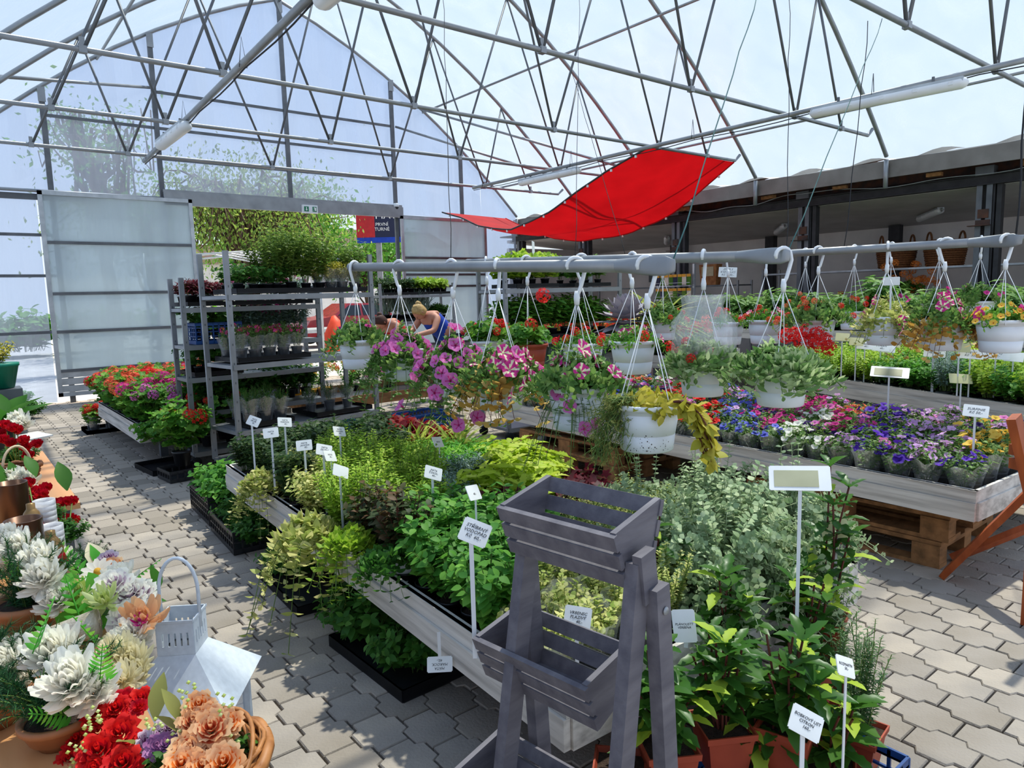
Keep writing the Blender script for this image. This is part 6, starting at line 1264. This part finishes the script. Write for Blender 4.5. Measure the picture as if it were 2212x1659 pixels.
for i, (px, py, lb, tx, cl, w_) in enumerate(((1820, 728, 'cream tag, leftmost on the far herb table', None, 'tag_yellow', .12), (1850, 738, 'cream tag beside the leftmost one on the far herb table', None, 'tag_yellow', .12), (1869, 746, 'white tag reading 40 left of the pair of tags', 'OREG.\n   40,-', 'tag_white', .14), (1903, 750, 'left tag of the overlapping pair on the far herb table', 'TYMI\u00c1N\n   40,-', 'tag_white', .15), (1916, 753, 'right tag of the overlapping pair on the far herb table', '\n   40,-', 'tag_white', .14), (1930, 742, 'cream tag behind the overlapping pair', None, 'tag_yellow', .12),
    (2017, 748, 'upper tag reading MEDUNKA', 'MEDU\u0147KA\n 40', 'tag_white', .16), (2019, 762, 'lower tag on the same stake as MEDUNKA', 'M\u00c1TA\nPEPRNA\n   50', 'tag_white', .16), (2073, 750, 'yellowish tag behind the STEVIE tag', None, 'tag_yellow', .15), (2097, 765, 'white tag reading STEVIE 50', 'STEVIE\nK\u010d  50,-', 'tag_white', .17), (2152, 766, 'white tag reading 40 near the right edge', '\u0160ALV\u011aJ\n  40,-', 'tag_white', .18), (2190, 771, 'white tag with a black bird shape at the right edge', None, 'tag_white', .13), (2075, 818, 'cream tag turned away near the front board', None, 'tag_yellow', .16), (2048, 747, 'cream tag behind the MEDUNKA tags', None, 'tag_yellow', .12))):
    q = at(px, py, d=6.6 if i < 6 else 5.9 if px < 2060 else 5.5); price_tag(q, lb, tx, w_, .085, face=math.degrees(math.atan2(-q.y, -q.x))+(20 if i == 12 else 0), tilt=55, roll=-4, stake=.35, col=cl, size=.03, group=None)
# care card
p = at(868, 1222, z=.44); price_tag(p, 'white care card with a green leaf picture behind the table board', None, .1, .16, face=math.degrees(math.atan2(-p.y, -p.x)), tilt=70, stake=.02, roll=-30, name='care_card')
p = at(1478, 1352, z=.55); price_tag(p, 'white printed card among the silver plants', 'PL\u00c1NOLIST\u00dd\nVERBENA', .065, .09, face=math.degrees(math.atan2(-p.y, -p.x))-10, tilt=72, stake=.02, roll=10, name='care_card', size=.011)
# ================================================================ PEOPLE
def skin_body(name, pts, edges, m, parent, root=0, sub=2):
    me = bpy.data.meshes.new(name); me.from_pydata([p[:3] for p in pts], edges, []); o = bpy.data.objects.new(name, me); COL.objects.link(o); o.parent = parent
    o.modifiers.new('skin', 'SKIN').use_smooth_shade = True
    for i, p in enumerate(pts): r = p[3]; me.skin_vertices[0].data[i].radius = (r if not isinstance(r, tuple) else r[0], r if not isinstance(r, tuple) else r[1])
    me.skin_vertices[0].data[root].use_root = True
    s = o.modifiers.new('sub', 'SUBSURF'); s.levels = sub; s.render_levels = sub
    me.materials.append(MATS[m]); return o
def person(label, base, rz, lean, skin, shirt, legs, hair, arm=.0, sc_=1.):
    """standing figure bent forward by lean, arms reaching out; +x is forward"""
    t = thing('person', label, 'person', base, rz, None, sc_); c, s = math.cos(lean), math.sin(lean)
    def T(u, side, f=0): return (u*s+f*c, side, .93+u*c-f*s)      # along the bent spine
    hp = .93; P = [(0, 0, hp, .15), T(.22, 0)+((.13, .15),), T(.42, 0)+((.14, .17),), T(.5, 0)+(.09,), T(.57, 0, .02)+(.055,)]; E = [(0, 1), (1, 2), (2, 3), (3, 4)]
    for sg in (-1, 1):
        k = len(P); P += [(0, sg*.09, hp-.06, .12), (.05, sg*.1, .5, .075), (-.02, sg*.1, .1, .05), (.1, sg*.11, .04, .04), (.17, sg*.11, .03, .03)]; E += [(0, k), (k, k+1), (k+1, k+2), (k+2, k+3), (k+3, k+4)]
        k = len(P); sh = T(.46, sg*.19); P += [sh+(.06,), (sh[0]+.13, sg*.24, sh[2]-.2+arm, .045), (sh[0]+.38, sg*.17, sh[2]-.25+arm, .034), (sh[0]+.44, sg*.16, sh[2]-.26+arm, .03)]; E += [(3, k), (k, k+1), (k+1, k+2), (k+2, k+3)]
        hx, hy, hz = sh[0]+.44, sg*.16, sh[2]-.26+arm; 
        for f_ in range(4): q = len(P); L_ = (.075, .085, .08, .062)[f_]; P += [(hx+.05, hy-.024+f_*.016, hz, .009), (hx+.05+L_*.6, hy-.024+f_*.016, hz-.02, .008), (hx+.05+L_*.85, hy-.024+f_*.016, hz-.045, .007)]; E += [(k+3, q), (q, q+1), (q+1, q+2)]
        q = len(P); P += [(hx+.02, hy-sg*.035, hz-.005, .01), (hx+.055, hy-sg*.05, hz-.02, .008)]; E += [(k+3, q), (q, q+1)]
    body = skin_body('body', P, E, skin, t)
    hd = T(.66, 0, .05); g = G(); n = 14
    for i in range(1): 
        V = []; F = []
        for a in range(11):
            ph = math.pi*a/10
            for b in range(16):
                th = 2*math.pi*b/16; x = .098*math.sin(ph)*math.cos(th); y_ = .075*math.sin(ph)*math.sin(th); z = .12*math.cos(ph)
                if z < -.03: x *= 1-.25*(-z-.03)/.09; y_ *= 1-.35*(-z-.03)/.09
                V.append((x, y_, z))
        for a in range(10):
            for b in range(16): F.append((a*16+b, (a+1)*16+b, (a+1)*16+(b+1) % 16, a*16+(b+1) % 16))
        g.add(V, F, 0, True)
    g.tube([(.09, 0, .02), (.112, 0, -.012), (.098, 0, -.02)], [.008, .014, .01], 6); g.tube([(.0, .078, .02), (-.005, .083, -.015)], [.016, .01], 6); g.tube([(.0, -.078, .02), (-.005, -.083, -.015)], [.016, .01], 6)
    h = link('head', g.mesh('head', skin), t, loc=hd, rot=(0, lean*.8+.25, 0))
    g = G()
    for sg in (-1, 1): g.lathe([(.001, .0), (.009, .002), (.001, .004)], 8, 0, (.085, sg*.03, .012), cap0=False)
    g.tube([(.088, -.022, -.055), (.093, 0, -.053), (.088, .022, -.055)], .004, 5); link('face', g.mesh('face', 'hair_dark'), h)
    g = G(); V = []; F = []
    for a in range(9):
        ph = math.pi*.62*a/8
        for b in range(16):
            th = 2*math.pi*b/16; k = 1.12+.04*math.sin(b*5+a); x = .1*k*math.sin(ph)*math.cos(th); x = min(x, .055+.05*math.cos(ph)); V.append((x-.012, .08*k*math.sin(ph)*math.sin(th), .125*k*math.cos(ph)))
    for a in range(8):
        for b in range(16): F.append((a*16+b, (a+1)*16+b, (a+1)*16+(b+1) % 16, a*16+(b+1) % 16))
    g.add(V, F, 0, True); g.lathe([(.001, .045), (.03, .035), (.04, 0), (.03, -.035), (.001, -.045)], 10, 0, (-.1, 0, .08)); link('hair', g.mesh('hair', hair), h)
    SP = [(0, 0, hp-.05, .165), T(.1, 0)+(.16,), T(.25, 0)+((.15, .165),), T(.42, 0)+((.155, .185),), T(.49, 0)+(.11,)]; skin_body('shirt', SP, [(0, 1), (1, 2), (2, 3), (3, 4)], shirt, t)
    TP = [(0, 0, hp-.02, .155)]; TE = []
    for sg in (-1, 1): k = len(TP); TP += [(0, sg*.09, hp-.07, .13), (.05, sg*.1, .5, .088), (-.02, sg*.1, .13, .066)]; TE += [(0, k), (k, k+1), (k+1, k+2)]
    skin_body('trousers', TP, TE, legs, t)
    for sg in (-1, 1): g = G(); g.box((.07, sg*.105, .035), (.27, .09, .07), taper=1.05); g.obj('shoe', 'steel_black', t)
    return t
b = at(907, 648, d=10.3); 
pw = person('blonde person in a sleeveless blue top bending forward with arms reaching out', (b.x+.48, b.y+.0, 0), R(188), R(52), 'skin', 'blue_shirt', 'denim', 'hair_blond', arm=.02, sc_=1.0)
b2 = at(858, 700, d=10.9); person('person in a red top bending behind the trolley post, mostly hidden', (b2.x+.2, b2.y+.1, 0), R(200), R(60), 'skin', 'red_shirt', 'denim', 'hair_dark', sc_=.95)
# ================================================================ SHED INTERIOR
def shelf_unit(label, x, y0, y1, zs, dep=.45, m='galv_dark'):
    t = thing('storage_shelf', label, 'shelf', (x, (y0+y1)/2, 0)); L = y1-y0
    for a in (-1, 1):
        for b in (-1, 1): g = G(); g.box((a*dep/2, b*L/2, max(zs)/2+.05), (.035, .035, max(zs)+.1)); g.obj('post', 'galv', t)
    for z in zs: g = G(); g.box((0, 0, z), (dep, L, .03)); g.obj('shelf_board', m, t)
shelf_unit('long storage shelf in the shed carrying baskets', 13.0, 2.6, 7.8, [.5, 1.1, 1.78], .6, 'alu')
shelf_unit('second storage shelf in the shed, farther along', 13.0, 8.4, 12.8, [.5, 1.1, 1.6], .5)
def big_basket(label, px, py, depth, r=.32, h=.4):
    p = at(px, py, d=depth); t = thing('wicker_basket', label, 'basket', p); link('basket_body', basket_mesh(r*.8, r, h, 'wicker', 12, 32), t)
    for sg in (-1, 1): g = G(); g.tube([(r*.5*math.cos(a), sg*r*.75, h+.16*math.sin(a)) for a in np.linspace(0, math.pi, 11)], .016, 6); g.obj('handle', 'wicker', t, rot=(0, 0, .6))
for px, lb in ((1935, 'big brown wicker basket on the shed shelf, left of two'), (2040, 'big brown wicker basket on the shed shelf, right of two'), (1955, '')):
    if lb: p = at(px, 560, X=13.0); q = proj(p); big_basket(lb, px, proj((p.x, p.y, 1.797))[1], q[2])
p = at(1985, 590, X=12.9); t = thing('potted_flowers', 'pot of orange begonias in front of the big baskets', 'plant', (12.75, p.y+.1, 1.125)); link('pot', ME_TP, t, scale=.8); link('foliage', mger, t, loc=(0, 0, 0), scale=1.3)
g = G(); g.scat(T_CLUST, rg.randn(26, 3)*np.array([.2, .2, .12])+np.array([0, 0, .48]), rg.randn(26, 3), rg.randn(26, 3), .07); g.obj('flowers', 'pt_orange', t)
p = at(1815, 575, X=12.8); yy = p.y
t = thing('spray_bottle', 'white and yellow spray bottle on the shed shelf', 'bottle', (12.85, yy, 1.117)); g = G(); g.lathe([(.05, 0), (.05, .12), (.05, .17), (.02, .22), (.02, .25)], 14, [0]*14*1+[1]*14*3+[1] if False else 0); g.obj('bottle_body', 'yellow', t); g = G(); g.box((0, 0, .28), (.03, .09, .05)); g.box((0, .05, .25), (.015, .015, .05)); g.obj('trigger', 'red_shirt', t)
for k in range(9):
    g = G(); g.lathe([(.045, 0), (.045, .1), (.03, .13), (.03, .14)], 12, 0, cap1=True); o = g.obj('jar', ('red_shirt', 'pt_white', 'terracotta')[k % 3] if k > 2 else 'lf_mint', None, loc=(12.95, yy-.25-.13*k, 1.117)); tag(o, 'small jar in the row right of the spray bottle on the shed shelf', 'jar', 'jars on the shed shelf'); o['label'] = 'small jar on the shed shelf, %s right of the spray bottle' % ORD[k]
p = at(1535, 560, X=13); t = thing('paper_bag', 'orange and beige printed paper sack standing in the shed', 'bag', (13.0, p.y, 1.61)); g = G(); g.box((0, 0, .23), (.2, .45, .44), taper=.85); g.obj('sack', 'paper_orange', t); g = G(); g.box((-.106, 0, .3), (.005, .3, .2)); g.obj('picture', 'beige', t)
t = thing('monitor', 'black flat monitor standing on the far shed shelf', 'monitor', (12.9, 10.6, 1.6)); g = G(); g.box((0, 0, .3), (.04, .5, .34)); g.obj('screen', 'black_plastic', t); g = G(); g.box((0, 0, .06), (.05, .06, .12)); g.box((0, 0, .006), (.16, .22, .012)); g.obj('foot', 'black_plastic', t)
# seed packet stand
p = at(1445, 615, X=10.7); t = thing('seed_rack', 'wire rack of yellow-topped seed packets behind the small hanging pots', 'seed rack', (10.9, p.y, 0)); 
for sy in (-.42, .42): g = G(); g.box((0, sy, 1.0), (.04, .04, 2.0)); g.obj('post', 'alu', t)
for k in range(4):
    z = 1.72-.26*k; g = G(); g.box((-.06, 0, z-.12), (.12, .84, .012)); g.box((-.12, 0, z-.06), (.006, .84, .008)); g.obj('wire_shelf', 'alu', t)
    for i in range(8):
        g = G(); g.box((-.07-.01*(i % 2), -.36+i*.103, z-.0), (.012, .09, .2)); o = g.obj('seed_packet', ('lf_mint2', 'pt_white', 'lf_geran', 'navy')[(i+k) % 4], t); g = G(); g.box((-.08-.01*(i % 2), -.36+i*.103, z+.075), (.004, .09, .05)); g.obj('packet_header', 'yellow', o)
# clutter beyond the far herb table
for i in range(3):
    t = thing('folding_chair', 'dark grey folding shelf leaning beyond the far herb table, %s from the left' % ORD[i], 'shelf', at(1855+i*22, 720, d=8.9+.3*i), R(30), 'dark folding shelves')
    for a in (-.2, .2): g = G(); g.beam((a, 0, -.5), (a, .15, .35), .04, .025, up=(1, 0, 0)); g.obj('side_rail', 'grey_wood', t)
    for k in range(4): g = G(); g.box((0, -.0+.04*k, -.4+.22*k), (.38, .12, .02)); g.obj('tread', 'grey_wood', t)
    t.location.z = .51
for (px, d_, lb, me_) in ((1940, 9.2, 'round grey lidded pot beyond the far herb table', 'galv_dark'), (2010, 9.0, 'dark pot beyond the far herb table', 'black_plastic'), (2110, 8.6, 'dark urn at the right beyond the far herb table', 'steel_black'), (2060, 8.9, 'terracotta pot beyond the far herb table', 'terracotta')):
    p = at(px, 740, d=d_); g = G(); g.lathe([(.16, 0), (.24, .3), (.25, .65), (.22, .8), (.001, .84)], 20, 0); tag(g.obj('garden_pot', me_, None, loc=(p.x, p.y, 0)), lb, 'pot')
# ================================================================ OUTSIDE THE OPENING
def tree(label, base, h, rad, seed, leaves=5200, lf='lf_tree', cz=.62, nb=26, size=.16, T=T_OVAL, weep=0.):
    t = thing('tree', label, 'tree', base); r = np.random.RandomState(seed); g = G(); L = []
    g.tube([(0, 0, 0), (.1, 0, h*.25), (-.05, .1, h*.5), (.1, 0, h*.8)], [h*.03, h*.024, h*.017, h*.008], 8)
    for k in range(nb):
        a = r.rand()*6.28; z0 = h*(.22+.5*r.rand()); p = Vector((0, 0, z0)); q = [p]; e = rad*(.5+.5*r.rand())
        for i in range(1, 8): q.append(Vector((math.cos(a)*e*i/7+.08*h*.2*r.randn(), math.sin(a)*e*i/7+.08*h*.2*r.randn(), z0+(h*.95-z0)*(1-(1-i/7)**2)*r.uniform(.5, 1)-weep*(i/7)**3)))
        g.tube(q, [h*.01*(1-i/9) for i in range(8)], 5); L += [tuple(x) for x in q[2:]]
    g.obj('trunk', 'stem_brown', t); L = np.array(L); c = L[r.randint(0, len(L), leaves)]+r.randn(leaves, 3)*rad*.16; g = G()
    D = r.randn(leaves, 3)+np.array([0, 0, -.6-weep]); g.scat(T, c, D, r.randn(leaves, 3), size*(.6+.8*r.rand(leaves)), .8); g.obj('foliage', lf, t); return t
T4 = diam(.3)
tree('big twisted willow seen through the opening', (8.2, 24, 0), 6.6, 3.4, 1, 6500, size=.13, nb=60, T=T4, weep=1.2); tree('second willow left of the big one, outside the opening', (5.6, 25.5, 0), 6.0, 2.8, 2, 4500, size=.13, nb=50, T=T4, weep=1.)
tree('dense green tree far beyond the opening', (12.5, 33, 0), 6.5, 3.8, 3, 7000, 'lf_geran', size=.24, T=T4); tree('bushy tree at the right of the opening', (15.5, 30, 0), 4.6, 2.6, 4, 4000, 'lf_geran', size=.22, T=T4)
tree('young tree seen hazily through the left gable sheeting', (3.2, 19.5, 0), 6.6, 1.3, 5, 1400, 'lf_geran', size=.13, T=T4)
for i, (x, y) in enumerate(((6.5, 29), (8.6, 30), (10.6, 30.5), (4.4, 28.5), (2.0, 28))):
    m_, S_ = (mlow2, 0); tag(link('hedge_shrub', mlow2, None, loc=(x, y, 0), scale=6), 'round shrub in the hedge behind the red car, %s' % ('in the middle', 'right of the middle', 'rightmost', 'left of the middle', 'leftmost')[i], 'shrub', 'hedge behind the car')
# red car
t = thing('car', 'small red car parked outside the opening', 'car', (11.3, 23.0, 0), R(178)); prof = [(-2.0, .32), (-2.05, .6), (-1.95, .85), (-1.2, .95), (-.7, 1.38), (.45, 1.4), (1.05, .98), (1.85, .86), (2.02, .6), (2.0, .32)]
def ext(g, prof, w0, w1, y0z=.9, m=0):
    n = len(prof); V = [(x, -w0 if z < y0z+.1 else -w1, z) for x, z in prof]+[(x, w0 if z < y0z+.1 else w1, z) for x, z in prof]; g.add(V, [tuple(range(n)), tuple(range(2*n-1, n-1, -1))]+[(i, n+i, n+(i+1) % n, (i+1) % n) for i in range(n)], m)
g = G(); ext(g, prof, .82, .66); g.obj('car_body', 'car_red', t)
g = G(); 
for sg in (-1, 1): g.add([(-1.08, sg*.832, .97), (-.05, sg*.832, .98), (-.05, sg*.7, 1.33), (-.68, sg*.7, 1.33)], [(0, 1, 2, 3)]); g.add([(.03, sg*.832, .98), (.9, sg*.832, .99), (.42, sg*.7, 1.33), (.03, sg*.7, 1.33)], [(0, 1, 2, 3)])
g.add([(-1.2, -.7, .99), (-1.2, .7, .99), (-.74, .6, 1.36), (-.74, -.6, 1.36)], [(0, 1, 2, 3)]); g.obj('window_glass', 'glass_dark', t)
for x in (-1.3, 1.3):
    for sg in (-1, 1): g = G(); g.lathe([(.14, -.1), (.31, -.1), (.32, 0), (.31, .1), (.14, .1)], 20, 0, cap0=False); w_ = g.obj('wheel', 'rubber', t, loc=(x, sg*.76, .32), rot=(math.pi/2, 0, 0)); g = G(); g.lathe([(.001, .09*-sg), (.19, .08*-sg)], 14, 0, cap0=False); g.lathe([(.001, .09*sg), (.19, .08*sg)], 14, 0, cap0=False); g.obj('hubcap', 'alu', w_)
t = thing('flat_trailer', 'low grey flat trailer in front of the red car', 'trailer', (9.9, 20.6, 0), R(2)); g = G(); g.box((0, 0, .62), (3.4, 1.6, .1)); g.obj('bed', 'alu', t); 
for x in (-.5, .5):
    for sg in (-1, 1): g = G(); g.lathe([(.08, -.07), (.25, -.07), (.25, .07), (.08, .07)], 18, 0, cap0=False); g.obj('wheel', 'rubber', t, loc=(x, sg*.6, .25), rot=(math.pi/2, 0, 0))
g = G(); g.tube([(-.03, 0, 0)]*1+[(0, 0, .45), (.1, .1, .9), (.05, .1, 1.1)], [.3, .33, .18, .05], 10); tag(g.obj('orange_sack', 'orange_bag', None, loc=(8.1, 17.6, 0)), 'bright orange sack standing outside left of the car', 'sack')
# greenhouse skeleton outside
t = thing('pipe_frame', 'bare galvanised pipe frame standing outside the opening', 'frame', (6.0, 17.4, 0))
for i in range(6): g = G(); g.tube([(-2.4, .7*i, 2.55), (0, .7*i, 2.75+.03*i), (1.7, .7*i, 2.6)], .022, 6); g.obj('cross_pipe', 'alu', t)
for x in (-2.4, -.6, 1.7): g = G(); g.tube([(x, 0, 2.62), (x, 3.5, 2.7)], .022, 6); g.obj('long_pipe', 'alu', t)
for x in (-2.4, .55, 1.7):
    for y in (0, 3.5): g = G(); g.tube([(x, y, 0), (x, y, 2.65)], .03, 6); g.obj('post', 'alu', t)
# billboard
c = at(810, 492, d=27); t = thing('billboard', 'red and navy billboard on a post outside the opening', 'billboard', c, R(-38)); g = G(); g.box((-.35, 0, .02), (.7, .12, 1.15)); g.obj('red_panel', 'billboard', t); g = G(); g.box((.5, 0, .1), (1.0, .12, 1.0)); g.obj('navy_panel', 'billboard' if False else 'navy', t); g = G(); g.box((.15, -.01, -.47), (1.7, .12, .2)); g.obj('footer_band', 'blue_shirt', t)
g = G(); g.box((.1, .1, -c.z/2-.2), (.2, .2, c.z-.4)); g.obj('post', 'galv', t)
lettering(t, 'MAT', .5, (.45, -.075, .45), (math.pi/2, 0, 0), 'tag_white', shear=0); lettering(t, 'PRVN\u00cd\nTURN\u00c9', .22, (.28, -.075, .02), (math.pi/2, 0, 0), 'tag_white', shear=0)
c2 = at(850, 620, d=22)
for i, (x, y, w_, h_) in enumerate(((-6, 60, 12, 3.2), (14.5, 42, 9, 3.6), (24, 44, 8, 5))):
    t = thing('house', ('low brick building far left beyond the yard', 'pale building far behind the trees', 'tall pale building at the far right')[i], 'building', (x, y, 0)); g = G(); g.box((0, 0, h_/2), (w_, 5, h_)); g.obj('walls', 'brickwall' if i == 0 else 'wall_paint', t); g = G(); g.add([(-w_/2-.2, -2.7, h_), (w_/2+.2, -2.7, h_), (w_/2+.2, 2.7, h_), (-w_/2-.2, 2.7, h_), (-w_/2, 0, h_+1.2), (w_/2, 0, h_+1.2)], [(0, 1, 5, 4), (2, 3, 4, 5), (0, 4, 3), (1, 2, 5), (0, 3, 2, 1)]); g.obj('roof_tiles', 'rust', t)
    for k in range(int(w_/2)): g = G(); g.box((-w_/2+1+k*2, -2.51, h_*.55), (.9, .06, 1.0)); q = g.obj('window', 'tag_white', t); g = G(); g.box((-w_/2+1+k*2, -2.55, h_*.55), (.74, .03, .84)); g.obj('pane', 'glass_dark', q)

for k, (y0, y1, z0) in enumerate(((2.2, 6.3, 3.06), (6.3, 9.0, 3.05))):
    wire('pale sagging cable along the shed beam, %s' % ('nearer stretch', 'farther stretch')[k], [(11.2, y0+(y1-y0)*t, z0-.09*math.sin(math.pi*t)+.02*math.sin(t*17)) for t in np.linspace(0, 1, 24)], .008, 'alu', 'cable')
